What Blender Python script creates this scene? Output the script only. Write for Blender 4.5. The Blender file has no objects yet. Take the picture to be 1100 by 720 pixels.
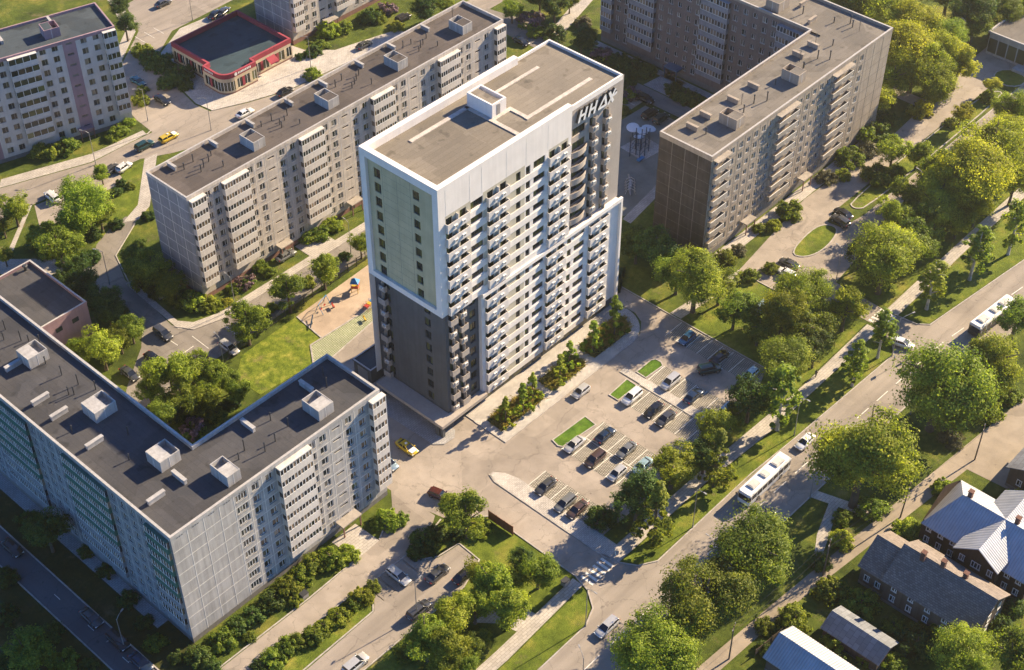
HAZE, SKY, SUN, EXPO = 0.00013, 0.05, 5.0, 1.7
import bpy, math, random
import numpy as np
from mathutils.geometry import tessellate_polygon
from mathutils import Vector

SC = bpy.context.scene
COL = SC.collection
R = math.radians
rng = np.random.default_rng(7)
random.seed(7)

# ------------------------------------------------------------------ camera model (surveyed from the photograph)
CAM_H, FPX, PITCH, YAW = 195.0, 1634.0, R(42.2), R(42.5)
_f = np.array([math.cos(PITCH)*math.cos(YAW), math.cos(PITCH)*math.sin(YAW), -math.sin(PITCH)])
_r = np.array([math.sin(YAW), -math.cos(YAW), 0.0])
_u = np.cross(_r, _f)
def at(px, py, z=0.0):
    d = _f*FPX + _r*(px-550) + _u*(360-py)
    t = (z-CAM_H)/d[2]
    return (float(d[0]*t), float(d[1]*t), z)
def ppm(x, y, z=0.0):
    return FPX/float(np.dot(np.array([x, y, z-CAM_H]), _f))

# ------------------------------------------------------------------ node helpers
MATS = {}
def new_mat(name):
    m = bpy.data.materials.new(name); m.use_nodes = True
    nt = m.node_tree; nt.nodes.clear()
    out = nt.nodes.new('ShaderNodeOutputMaterial')
    MATS[name] = m
    return m, nt, out
def N(nt, t, **kw):
    n = nt.nodes.new(t)
    for k, v in kw.items():
        if k.startswith('i_'):
            key = k[2:].replace('_', ' ')
            n.inputs[int(key) if key.isdigit() else key].default_value = v
        else: setattr(n, k, v)
    return n
def L(nt, a, b): nt.links.new(a, b)
def c4(c): return (c[0], c[1], c[2], 1.0)
def ramp(nt, fac, stops):
    r = N(nt, 'ShaderNodeValToRGB')
    el = r.color_ramp.elements
    while len(el) > 1: el.remove(el[0])
    el[0].position, el[0].color = stops[0][0], c4(stops[0][1])
    for p, c in stops[1:]:
        e = el.new(p); e.color = c4(c)
    L(nt, fac, r.inputs[0])
    return r.outputs[0]
def mixc(nt, fac, a, b, mode='MIX'):
    m = N(nt, 'ShaderNodeMix', data_type='RGBA', blend_type=mode)
    for i, v in ((0, fac), (6, a), (7, b)):
        if isinstance(v, (int, float)): m.inputs[i].default_value = v
        elif isinstance(v, (tuple, list)): m.inputs[i].default_value = c4(v)
        else: L(nt, v, m.inputs[i])
    return m.outputs[2]
def noise(nt, vec, scale, detail=4.0, rough=0.55):
    n = N(nt, 'ShaderNodeTexNoise'); n.inputs['Scale'].default_value = scale
    n.inputs['Detail'].default_value = detail; n.inputs['Roughness'].default_value = rough
    L(nt, vec, n.inputs['Vector'])
    return n.outputs['Fac']
def coords(nt, scale=(1, 1, 1), rot=(0, 0, 0)):
    tc = N(nt, 'ShaderNodeTexCoord'); mp = N(nt, 'ShaderNodeMapping')
    mp.inputs['Scale'].default_value = scale; mp.inputs['Rotation'].default_value = rot
    L(nt, tc.outputs['Object'], mp.inputs['Vector'])
    return mp.outputs['Vector']
def bsdf(nt, out, color, rough=0.8, spec=0.3, metal=0.0, bump=None, bstr=0.3, bdist=0.05):
    b = N(nt, 'ShaderNodeBsdfPrincipled')
    if isinstance(color, (tuple, list)): b.inputs['Base Color'].default_value = c4(color)
    else: L(nt, color, b.inputs['Base Color'])
    if isinstance(rough, (int, float)): b.inputs['Roughness'].default_value = rough
    else: L(nt, rough, b.inputs['Roughness'])
    b.inputs['Specular IOR Level'].default_value = spec
    b.inputs['Metallic'].default_value = metal
    if bump is not None:
        bp = N(nt, 'ShaderNodeBump'); bp.inputs['Strength'].default_value = bstr; bp.inputs['Distance'].default_value = bdist
        L(nt, bump, bp.inputs['Height']); L(nt, bp.outputs[0], b.inputs['Normal'])
    L(nt, b.outputs[0], out.inputs['Surface'])
    return b
def scale_col(c, k): return tuple(min(1.0, v*k) for v in c)

def m_plain(name, c, rough=0.7, var=0.18, sc=1.2, spec=0.3, metal=0.0):
    m, nt, out = new_mat(name); v = coords(nt)
    col = ramp(nt, noise(nt, v, sc, 5), [(0.3, scale_col(c, 1-var)), (0.7, scale_col(c, 1+var))])
    bsdf(nt, out, col, rough, spec, metal); return m
def m_concrete(name, c, streak=0.25, patch=0.12, rough=0.9, tint=None):
    """wall panels: broad patches, vertical rain streaks, fine aggregate"""
    m, nt, out = new_mat(name)
    a = noise(nt, coords(nt, (0.35, 0.35, 0.35)), 1.0, 3)
    s = noise(nt, coords(nt, (1.6, 1.6, 0.07)), 1.0, 5, 0.65)
    g = noise(nt, coords(nt), 9.0, 4, 0.7)
    col = ramp(nt, a, [(0.3, scale_col(c, 1-patch)), (0.7, scale_col(tint or c, 1+patch))])
    col = mixc(nt, 1.0, col, ramp(nt, s, [(0.35, (1-streak,)*3), (0.62, (1.0, 1.0, 1.0))]), 'MULTIPLY')
    col = mixc(nt, 1.0, col, ramp(nt, g, [(0.25, (0.86,)*3), (0.75, (1.1, 1.1, 1.1))]), 'MULTIPLY')
    bsdf(nt, out, col, rough, 0.15, bump=g, bstr=0.15, bdist=0.02); return m
def m_roof(name, c, c2, seam_ang=0.0, seam=0.93):
    """roll-roofing felt: long strips with seams, patches and stains"""
    m, nt, out = new_mat(name)
    a = noise(nt, coords(nt, (0.12, 0.12, 0.12)), 1.0, 6, 0.65)
    f = noise(nt, coords(nt), 5.0, 4, 0.7)
    br = N(nt, 'ShaderNodeTexBrick'); br.inputs['Scale'].default_value = 1.0
    br.inputs['Brick Width'].default_value = 6.5; br.inputs['Row Height'].default_value = 1.0
    br.inputs['Mortar Size'].default_value = 0.035; br.inputs['Mortar Smooth'].default_value = 0.3
    br.inputs['Color1'].default_value = c4(scale_col(c, 0.93)); br.inputs['Color2'].default_value = c4(scale_col(c, 1.07))
    br.inputs['Mortar'].default_value = c4(scale_col(c, 0.72)); br.offset = 0.37
    L(nt, coords(nt, rot=(0, 0, seam_ang)), br.inputs['Vector'])
    col = mixc(nt, ramp(nt, a, [(0.42, (0, 0, 0)), (0.68, (0.75,)*3)]), br.outputs[0], c2)
    pt = N(nt, 'ShaderNodeTexVoronoi', distance='CHEBYCHEV'); pt.inputs['Scale'].default_value = 0.17; L(nt, coords(nt), pt.inputs['Vector'])
    sp = N(nt, 'ShaderNodeSeparateColor'); L(nt, pt.outputs['Color'], sp.inputs[0])
    col = mixc(nt, 1.0, col, ramp(nt, sp.outputs[0], [(0.0, (0.82,)*3), (0.5, (1.0,)*3), (1.0, (1.14,)*3)]), 'MULTIPLY')
    pu = noise(nt, coords(nt, (0.4, 0.4, 0.4)), 1.0, 2); col = mixc(nt, 1.0, col, ramp(nt, pu, [(0.3, (0.7,)*3), (0.38, (1.0,)*3)]), 'MULTIPLY')
    col = mixc(nt, 1.0, col, ramp(nt, f, [(0.25, (0.82,)*3), (0.75, (1.16,)*3)]), 'MULTIPLY')
    bsdf(nt, out, col, 0.92, 0.15, bump=f, bstr=0.2); return m
def m_asphalt(name, c, track=None, crack=True):
    m, nt, out = new_mat(name)
    a = noise(nt, coords(nt, (0.09, 0.09, 1)), 1.0, 5, 0.6)
    b = noise(nt, coords(nt, (0.02, 0.5, 1) if track == 'x' else ((0.5, 0.02, 1) if track == 'y' else (0.3, 0.3, 1))), 1.0, 3)
    f = noise(nt, coords(nt), 7.0, 4, 0.75)
    col = ramp(nt, a, [(0.3, scale_col(c, 0.84)), (0.7, scale_col(c, 1.14))])
    col = mixc(nt, 1.0, col, ramp(nt, b, [(0.35, (0.86,)*3), (0.6, (1.05,)*3)]), 'MULTIPLY')
    col = mixc(nt, 1.0, col, ramp(nt, f, [(0.2, (0.85,)*3), (0.8, (1.14,)*3)]), 'MULTIPLY')
    pt = N(nt, 'ShaderNodeTexVoronoi', distance='CHEBYCHEV'); pt.inputs['Scale'].default_value = 0.11; L(nt, coords(nt), pt.inputs['Vector'])
    sp = N(nt, 'ShaderNodeSeparateColor'); L(nt, pt.outputs['Color'], sp.inputs[0])
    col = mixc(nt, 1.0, col, ramp(nt, sp.outputs[0], [(0.0, (0.84,)*3), (0.25, (0.97,)*3), (0.8, (1.0,)*3), (1.0, (1.07,)*3)]), 'MULTIPLY')
    ol = noise(nt, coords(nt, (0.7, 0.7, 1)), 1.0, 2); col = mixc(nt, 1.0, col, ramp(nt, ol, [(0.24, (0.62,)*3), (0.32, (1.0,)*3)]), 'MULTIPLY')
    if crack:
        vo = N(nt, 'ShaderNodeTexVoronoi', feature='DISTANCE_TO_EDGE'); vo.inputs['Scale'].default_value = 0.16
        w = noise(nt, coords(nt), 0.4, 4)
        va = N(nt, 'ShaderNodeVectorMath', operation='ADD'); L(nt, coords(nt), va.inputs[0])
        vs = N(nt, 'ShaderNodeVectorMath', operation='SCALE'); vs.inputs[3].default_value = 6.0
        cx = N(nt, 'ShaderNodeCombineXYZ'); L(nt, w, cx.inputs[0]); L(nt, a, cx.inputs[1])
        L(nt, cx.outputs[0], vs.inputs[0]); L(nt, vs.outputs[0], va.inputs[1]); L(nt, va.outputs[0], vo.inputs['Vector'])
        col = mixc(nt, 1.0, col, ramp(nt, vo.outputs['Distance'], [(0.0, (0.72,)*3), (0.014, (1, 1, 1))]), 'MULTIPLY')
    bsdf(nt, out, col, 0.9, 0.2, bump=f, bstr=0.15); return m
def m_paving(name, c, bw, bh, mort=0.04, contrast=0.2, ang=0.0, mc=None):
    m, nt, out = new_mat(name)
    br = N(nt, 'ShaderNodeTexBrick'); br.inputs['Scale'].default_value = 1.0
    br.inputs['Brick Width'].default_value = bw; br.inputs['Row Height'].default_value = bh
    br.inputs['Mortar Size'].default_value = mort; br.inputs['Mortar Smooth'].default_value = 0.2
    br.inputs['Color1'].default_value = c4(scale_col(c, 1-contrast)); br.inputs['Color2'].default_value = c4(scale_col(c, 1+contrast))
    br.inputs['Mortar'].default_value = c4(mc or scale_col(c, 0.55))
    L(nt, coords(nt, rot=(0, 0, ang)), br.inputs['Vector'])
    a = noise(nt, coords(nt, (0.25, 0.25, 1)), 1.0, 5)
    col = mixc(nt, 1.0, br.outputs[0], ramp(nt, a, [(0.3, (0.8,)*3), (0.7, (1.1,)*3)]), 'MULTIPLY')
    bsdf(nt, out, col, 0.9, 0.2); return m
def m_grass(name, c1, c2, c3, sc=0.12):
    m, nt, out = new_mat(name)
    a = noise(nt, coords(nt, (sc, sc, sc)), 1.0, 6, 0.62)
    b = noise(nt, coords(nt, (0.9, 0.9, 0.9)), 1.0, 5, 0.7)
    f = noise(nt, coords(nt), 6.0, 4, 0.8)
    col = ramp(nt, a, [(0.3, c1), (0.52, c2), (0.72, c3)])
    col = mixc(nt, 1.0, col, ramp(nt, b, [(0.3, (0.62, 0.66, 0.6)), (0.7, (1.25, 1.2, 1.15))]), 'MULTIPLY')
    col = mixc(nt, 1.0, col, ramp(nt, f, [(0.25, (0.6,)*3), (0.75, (1.35,)*3)]), 'MULTIPLY')
    sb = noise(nt, coords(nt, (0.22, 0.22, 0.22)), 1.0, 7, 0.72)
    col = mixc(nt, ramp(nt, sb, [(0.57, (0, 0, 0)), (0.7, (0.7,)*3)]), col, (0.17, 0.135, 0.07))
    bsdf(nt, out, col, 0.95, 0.1, bump=f, bstr=0.8, bdist=0.15); return m
def m_leaf(name, dark, mid, light, trans=0.35):
    """leaves: every leaf clump its own tint, each tree shifted a little"""
    m, nt, out = new_mat(name)
    g = N(nt, 'ShaderNodeNewGeometry'); oi = N(nt, 'ShaderNodeObjectInfo')
    big = noise(nt, coords(nt, (1.7, 1.7, 1.7)), 1.0, 3)
    ad = N(nt, 'ShaderNodeMath', operation='MULTIPLY_ADD'); ad.inputs[1].default_value = 0.55
    L(nt, g.outputs['Random Per Island'], ad.inputs[0])
    sb = N(nt, 'ShaderNodeMath', operation='MULTIPLY_ADD'); sb.inputs[1].default_value = 1.3; sb.inputs[2].default_value = -0.42
    L(nt, big, sb.inputs[0]); L(nt, sb.outputs[0], ad.inputs[2])
    col = ramp(nt, ad.outputs[0], [(0.1, dark), (0.5, mid), (0.95, light)])
    hs = N(nt, 'ShaderNodeHueSaturation')
    mr = N(nt, 'ShaderNodeMapRange'); mr.inputs[3].default_value = 0.49; mr.inputs[4].default_value = 0.53
    L(nt, oi.outputs['Random'], mr.inputs[0]); L(nt, mr.outputs[0], hs.inputs['Hue'])
    mv = N(nt, 'ShaderNodeMapRange'); mv.inputs[3].default_value = 0.78; mv.inputs[4].default_value = 1.2
    mm = N(nt, 'ShaderNodeMath', operation='FRACT'); m2 = N(nt, 'ShaderNodeMath', operation='MULTIPLY'); m2.inputs[1].default_value = 7.31
    L(nt, oi.outputs['Random'], m2.inputs[0]); L(nt, m2.outputs[0], mm.inputs[0]); L(nt, mm.outputs[0], mv.inputs[0])
    L(nt, mv.outputs[0], hs.inputs['Value']); L(nt, col, hs.inputs['Color'])
    d = N(nt, 'ShaderNodeBsdfPrincipled'); d.inputs['Roughness'].default_value = 0.6; d.inputs['Specular IOR Level'].default_value = 0.2
    t = N(nt, 'ShaderNodeBsdfTranslucent'); mx = N(nt, 'ShaderNodeMixShader'); mx.inputs[0].default_value = trans
    L(nt, hs.outputs[0], d.inputs['Base Color'])
    tc = mixc(nt, 1.0, hs.outputs[0], (1.4, 1.45, 0.7), 'MULTIPLY'); L(nt, tc, t.inputs['Color'])
    L(nt, d.outputs[0], mx.inputs[1]); L(nt, t.outputs[0], mx.inputs[2]); L(nt, mx.outputs[0], out.inputs['Surface'])
    return m
def m_glass(name, dark=(0.012, 0.016, 0.02), curtain=(0.22, 0.2, 0.17), p=0.72):
    """window panes seen from outside: dark rooms, some curtains, sky reflections"""
    m, nt, out = new_mat(name)
    g = N(nt, 'ShaderNodeNewGeometry'); oi = N(nt, 'ShaderNodeObjectInfo')
    a = N(nt, 'ShaderNodeMath', operation='ADD'); L(nt, g.outputs['Random Per Island'], a.inputs[0]); L(nt, oi.outputs['Random'], a.inputs[1])
    fr = N(nt, 'ShaderNodeMath', operation='FRACT'); L(nt, a.outputs[0], fr.inputs[0])
    col = ramp(nt, fr.outputs[0], [(0.0, dark), (p-0.2, scale_col(dark, 2.2)), (p, scale_col(curtain, 0.35)), (1.0, curtain)])
    bsdf(nt, out, col, 0.08, 0.6); return m
def m_paint(name, c, rough=0.25, metal=0.3):
    m, nt, out = new_mat(name)
    f = noise(nt, coords(nt), 3.0, 4)
    b = bsdf(nt, out, ramp(nt, f, [(0.3, scale_col(c, 0.93)), (0.7, scale_col(c, 1.05))]), rough, 0.5, metal)
    b.inputs['Coat Weight'].default_value = 0.6; b.inputs['Coat Roughness'].default_value = 0.06
    return m

# ------------------------------------------------------------------ materials
M = {}
M['grass'] = m_grass('grass_blades', (0.035, 0.052, 0.012), (0.085, 0.115, 0.02), (0.2, 0.19, 0.04))
M['lawn'] = m_grass('cut_lawn', (0.05, 0.11, 0.015), (0.085, 0.165, 0.02), (0.12, 0.2, 0.03), 0.3)
M['meadow'] = m_grass('rough_lawn', (0.085, 0.125, 0.015), (0.15, 0.19, 0.024), (0.25, 0.25, 0.05), 0.45)
M['verge'] = m_grass('verge_grass', (0.06, 0.09, 0.014), (0.125, 0.165, 0.022), (0.25, 0.23, 0.05), 0.16)
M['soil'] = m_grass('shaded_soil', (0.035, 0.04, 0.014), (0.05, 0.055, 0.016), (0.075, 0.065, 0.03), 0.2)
M['asphalt'] = m_asphalt('old_asphalt', (0.3, 0.262, 0.222))
M['road_x'] = m_asphalt('road_asphalt', (0.27, 0.238, 0.203), 'x')
M['road_y'] = m_asphalt('yard_asphalt', (0.215, 0.195, 0.172), 'y')
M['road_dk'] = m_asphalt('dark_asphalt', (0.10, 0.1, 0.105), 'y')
M['walk'] = m_paving('walk_slabs', (0.4, 0.37, 0.33), 1.0, 0.5, 0.03, 0.1)
M['light_pave'] = m_paving('pale_paving', (0.46, 0.43, 0.39), 0.6, 0.3, 0.03, 0.14)
M['cobble'] = m_paving('cobbles', (0.34, 0.33, 0.32), 0.6, 0.4, 0.03, 0.1)
M['bay'] = m_paving('grass_pavers', (0.43, 0.39, 0.34), 0.46, 0.32, 0.085, 0.1, R(45), (0.12, 0.115, 0.09))
M['green_bay'] = m_paving('green_grass_pavers', (0.4, 0.39, 0.3), 0.5, 0.34, 0.07, 0.1, R(45), (0.14, 0.18, 0.06))
M['sand'] = m_asphalt('play_sand', (0.4, 0.315, 0.235), None, False)
M['lane'] = m_asphalt('dusty_lane', (0.3, 0.255, 0.2), None, False)
M['rubber'] = m_asphalt('grey_rubber', (0.2, 0.2, 0.17), None, False)
M['kerb'] = m_plain('kerb_stone', (0.34, 0.315, 0.285), 0.9, 0.25)
M['line'] = m_plain('road_paint', (0.66, 0.64, 0.58), 0.8, 0.2, 3.0)
M['panel'] = m_concrete('concrete_panel', (0.52, 0.47, 0.415))
M['panel2'] = m_concrete('grey_panel', (0.4, 0.39, 0.375))
M['shadepanel'] = m_concrete('shade_tinted_panel', (0.27, 0.275, 0.29))  # cool dim tone of the sides away from the sun, put into the colour
M['endpanel'] = m_concrete('end_panel', (0.35, 0.345, 0.35))
M['brownpanel'] = m_concrete('brown_tile_panel', (0.07, 0.061, 0.055), 0.3, 0.25)
M['tanpanel'] = m_concrete('tan_tile_panel', (0.35, 0.3, 0.245), 0.2)
M['redpanel'] = m_concrete('reddish_tile_panel', (0.195, 0.15, 0.135), 0.22)
M['seam'] = m_plain('panel_seam', (0.56, 0.54, 0.5), 0.9)
M['seam_dk'] = m_plain('panel_seam_tan', (0.155, 0.14, 0.125), 0.9)
M['balc'] = m_concrete('balcony_panel', (0.62, 0.58, 0.53), 0.18)
M['green_balc'] = m_concrete('green_balcony_panel', (0.05, 0.15, 0.115), 0.2)
M['frame'] = m_plain('white_window_frame', (0.72, 0.72, 0.7), 0.5, 0.06)
M['glass'] = m_glass('pane_glass')
M['glass_b'] = m_glass('loggia_glass', (0.015, 0.018, 0.022), (0.3, 0.22, 0.15), 0.55)
M['glass_t'] = m_glass('tower_glass', (0.01, 0.014, 0.014), (0.12, 0.13, 0.05), 0.75)
M['roof_felt'] = m_roof('roof_felt', (0.098, 0.084, 0.076), (0.066, 0.06, 0.059))
M['roof_felt_y'] = m_roof('roof_felt_dark', (0.066, 0.065, 0.068), (0.04, 0.043, 0.05), R(90))
M['roof_tan'] = m_roof('roof_felt_tan', (0.17, 0.155, 0.135), (0.12, 0.112, 0.1))
M['roof_tower'] = m_roof('roof_membrane', (0.195, 0.172, 0.138), (0.155, 0.138, 0.113))
M['roof_dk'] = m_roof('roof_bitumen', (0.058, 0.072, 0.082), (0.04, 0.054, 0.066))
M['roof_shade'] = m_roof('shade_blue_felt', (0.04, 0.066, 0.08), (0.03, 0.052, 0.066))  # blue of the shade over the restaurant roof is mixed into the felt
M['tin'] = m_plain('galvanised_tin', (0.5, 0.49, 0.47), 0.4, 0.12, 2.0, 0.5, 0.5)
M['coping'] = m_plain('coping_tin', (0.37, 0.355, 0.335), 0.5, 0.15, 2.0)
M['white'] = m_concrete('white_render', (0.74, 0.7, 0.65), 0.07, 0.05)
M['whitebalc'] = m_concrete('white_balcony_panel', (0.63, 0.6, 0.565), 0.12, 0.08)
M['beige'] = m_concrete('beige_render', (0.47, 0.435, 0.34), 0.06, 0.05)
M['tgreen'] = m_concrete('green_grey_cladding', (0.46, 0.42, 0.27), 0.1, 0.1)
M['tgrey'] = m_concrete('warm_grey_cladding', (0.37, 0.33, 0.29), 0.08, 0.06)
M['tdark'] = m_concrete('dark_grey_cladding', (0.105, 0.11, 0.112), 0.14, 0.12)
M['tanbalc'] = m_concrete('tan_balcony_panel', (0.34, 0.305, 0.262), 0.2)
M['groove'] = m_plain('cladding_joint', (0.2, 0.21, 0.17), 0.9)
M['groove_l'] = m_plain('cladding_joint_pale', (0.6, 0.58, 0.54), 0.9)
M['ac'] = m_plain('white_enamel', (0.68, 0.68, 0.67), 0.4, 0.05)
M['metal_dk'] = m_plain('dark_steel', (0.04, 0.042, 0.045), 0.5, 0.1, 2.0, 0.5, 0.3)
M['metal'] = m_plain('grey_steel', (0.3, 0.3, 0.3), 0.5, 0.1, 2.0, 0.5, 0.5)
M['pink'] = m_concrete('dusty_pink_render', (0.33, 0.225, 0.25), 0.15, 0.1)
M['mauve'] = m_concrete('mauve_render', (0.27, 0.18, 0.2), 0.12, 0.1)
M['offwhite'] = m_concrete('offwhite_render', (0.55, 0.53, 0.5), 0.15)
M['red'] = m_concrete('red_fascia', (0.3, 0.055, 0.075), 0.1)
M['cream'] = m_concrete('cream_render', (0.55, 0.46, 0.32), 0.12)
M['wood_dk'] = m_concrete('dark_brown_boards', (0.06, 0.04, 0.03), 0.3, 0.25)
M['wood_grey'] = m_concrete('grey_brown_boards', (0.12, 0.095, 0.075), 0.3, 0.25)
M['slotglass'] = m_plain('dark_slot', (0.012, 0.012, 0.014), 0.2)
M['wood_pole'] = m_plain('weathered_wood', (0.13, 0.1, 0.075), 0.9)
M['brick'] = m_paving('red_brick', (0.17, 0.09, 0.068), 0.25, 0.08, 0.012, 0.2)
M['rust'] = m_plain('rusty_gate_steel', (0.2, 0.075, 0.04), 0.7, 0.25)
M['bark'] = m_plain('tree_bark', (0.11, 0.085, 0.06), 0.95, 0.3, 4.0)
M['birchbark'] = m_plain('birch_bark', (0.42, 0.4, 0.37), 0.9, 0.35, 3.0)
M['blue'] = m_plain('blue_play_plastic', (0.04, 0.2, 0.42), 0.4)
M['navy'] = m_plain('dark_blue_steel', (0.02, 0.045, 0.08), 0.5)
M['red_pl'] = m_plain('red_play_plastic', (0.42, 0.06, 0.04), 0.4)
M['yellow_pl'] = m_plain('yellow_play_plastic', (0.55, 0.35, 0.04), 0.4)
M['tyre'] = m_plain('tyre_rubber', (0.015, 0.015, 0.016), 0.85)
M['rim'] = m_plain('alloy_rim', (0.35, 0.35, 0.36), 0.35, 0.05, 2, 0.5, 0.7)
M['car_glass'] = m_plain('car_glass', (0.012, 0.015, 0.02), 0.06, 0.05, 1, 0.7)
M['lamp_red'] = m_plain('tail_lamp', (0.35, 0.02, 0.02), 0.3)
M['lamp_white'] = m_plain('head_lamp', (0.7, 0.7, 0.68), 0.15)
M['skin'] = m_plain('skin_tone', (0.45, 0.28, 0.2), 0.6)
M['bluetrim'] = m_plain('blue_plinth_paint', (0.06, 0.11, 0.17), 0.8)
M['plinth'] = m_plain('plinth_render', (0.22, 0.12, 0.095), 0.9)
M['plinth_g'] = m_plain('grey_plinth', (0.16, 0.155, 0.15), 0.9)

def m_corrugated(name, c, along='x', pitch=0.45):
    m, nt, out = new_mat(name)
    w = N(nt, 'ShaderNodeTexWave', wave_type='BANDS', bands_direction='X'); w.inputs['Scale'].default_value = 0.314/pitch
    w.inputs['Distortion'].default_value = 0.0
    L(nt, coords(nt, rot=(0, 0, 0 if along == 'x' else R(90))), w.inputs['Vector'])
    a = noise(nt, coords(nt, (0.5, 0.5, 0.5)), 1.0, 5)
    col = ramp(nt, a, [(0.3, scale_col(c, 0.85)), (0.7, scale_col(c, 1.1))])
    col = mixc(nt, 1.0, col, ramp(nt, w.outputs['Fac'], [(0.0, (0.8,)*3), (0.35, (1.04,)*3)]), 'MULTIPLY')
    bsdf(nt, out, col, 0.42, 0.5, 0.25, bump=w.outputs['Fac'], bstr=0.7, bdist=0.06); return m
M['tinroof_x'] = m_corrugated('corrugated_sheet', (0.37, 0.385, 0.41), 'x')
M['tinroof_y'] = m_corrugated('corrugated_sheet_cross', (0.37, 0.385, 0.41), 'y')
M['shingle'] = m_paving('shingles', (0.2, 0.17, 0.148), 0.5, 0.28, 0.035, 0.25, R(90))
M['slate'] = m_paving('old_slate_sheets', (0.17, 0.18, 0.195), 1.1, 0.9, 0.03, 0.18)

M['lf_bright'] = m_leaf('leaves_bright', (0.09, 0.125, 0.014), (0.235, 0.275, 0.032), (0.44, 0.45, 0.065), 0.5)
M['lf_mid'] = m_leaf('leaves_mid', (0.062, 0.098, 0.014), (0.165, 0.21, 0.028), (0.34, 0.365, 0.052), 0.47)
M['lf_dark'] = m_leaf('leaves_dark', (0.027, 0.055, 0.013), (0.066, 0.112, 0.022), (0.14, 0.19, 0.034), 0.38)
M['lf_gold'] = m_leaf('leaves_gold', (0.12, 0.145, 0.015), (0.31, 0.325, 0.034), (0.53, 0.52, 0.07), 0.54)
M['lf_lilac'] = m_leaf('lilac_blossom', (0.06, 0.055, 0.045), (0.16, 0.105, 0.135), (0.31, 0.2, 0.26), 0.3)
M['lf_grey'] = m_leaf('leaves_greyish', (0.06, 0.06, 0.035), (0.13, 0.125, 0.07), (0.22, 0.2, 0.13), 0.3)
M['lf_rust'] = m_leaf('bed_grasses', (0.16, 0.11, 0.03), (0.3, 0.21, 0.06), (0.42, 0.33, 0.1), 0.4)
M['lf_hedge'] = m_leaf('hedge_leaves', (0.012, 0.03, 0.012), (0.025, 0.05, 0.02), (0.045, 0.075, 0.03), 0.2)

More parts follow.
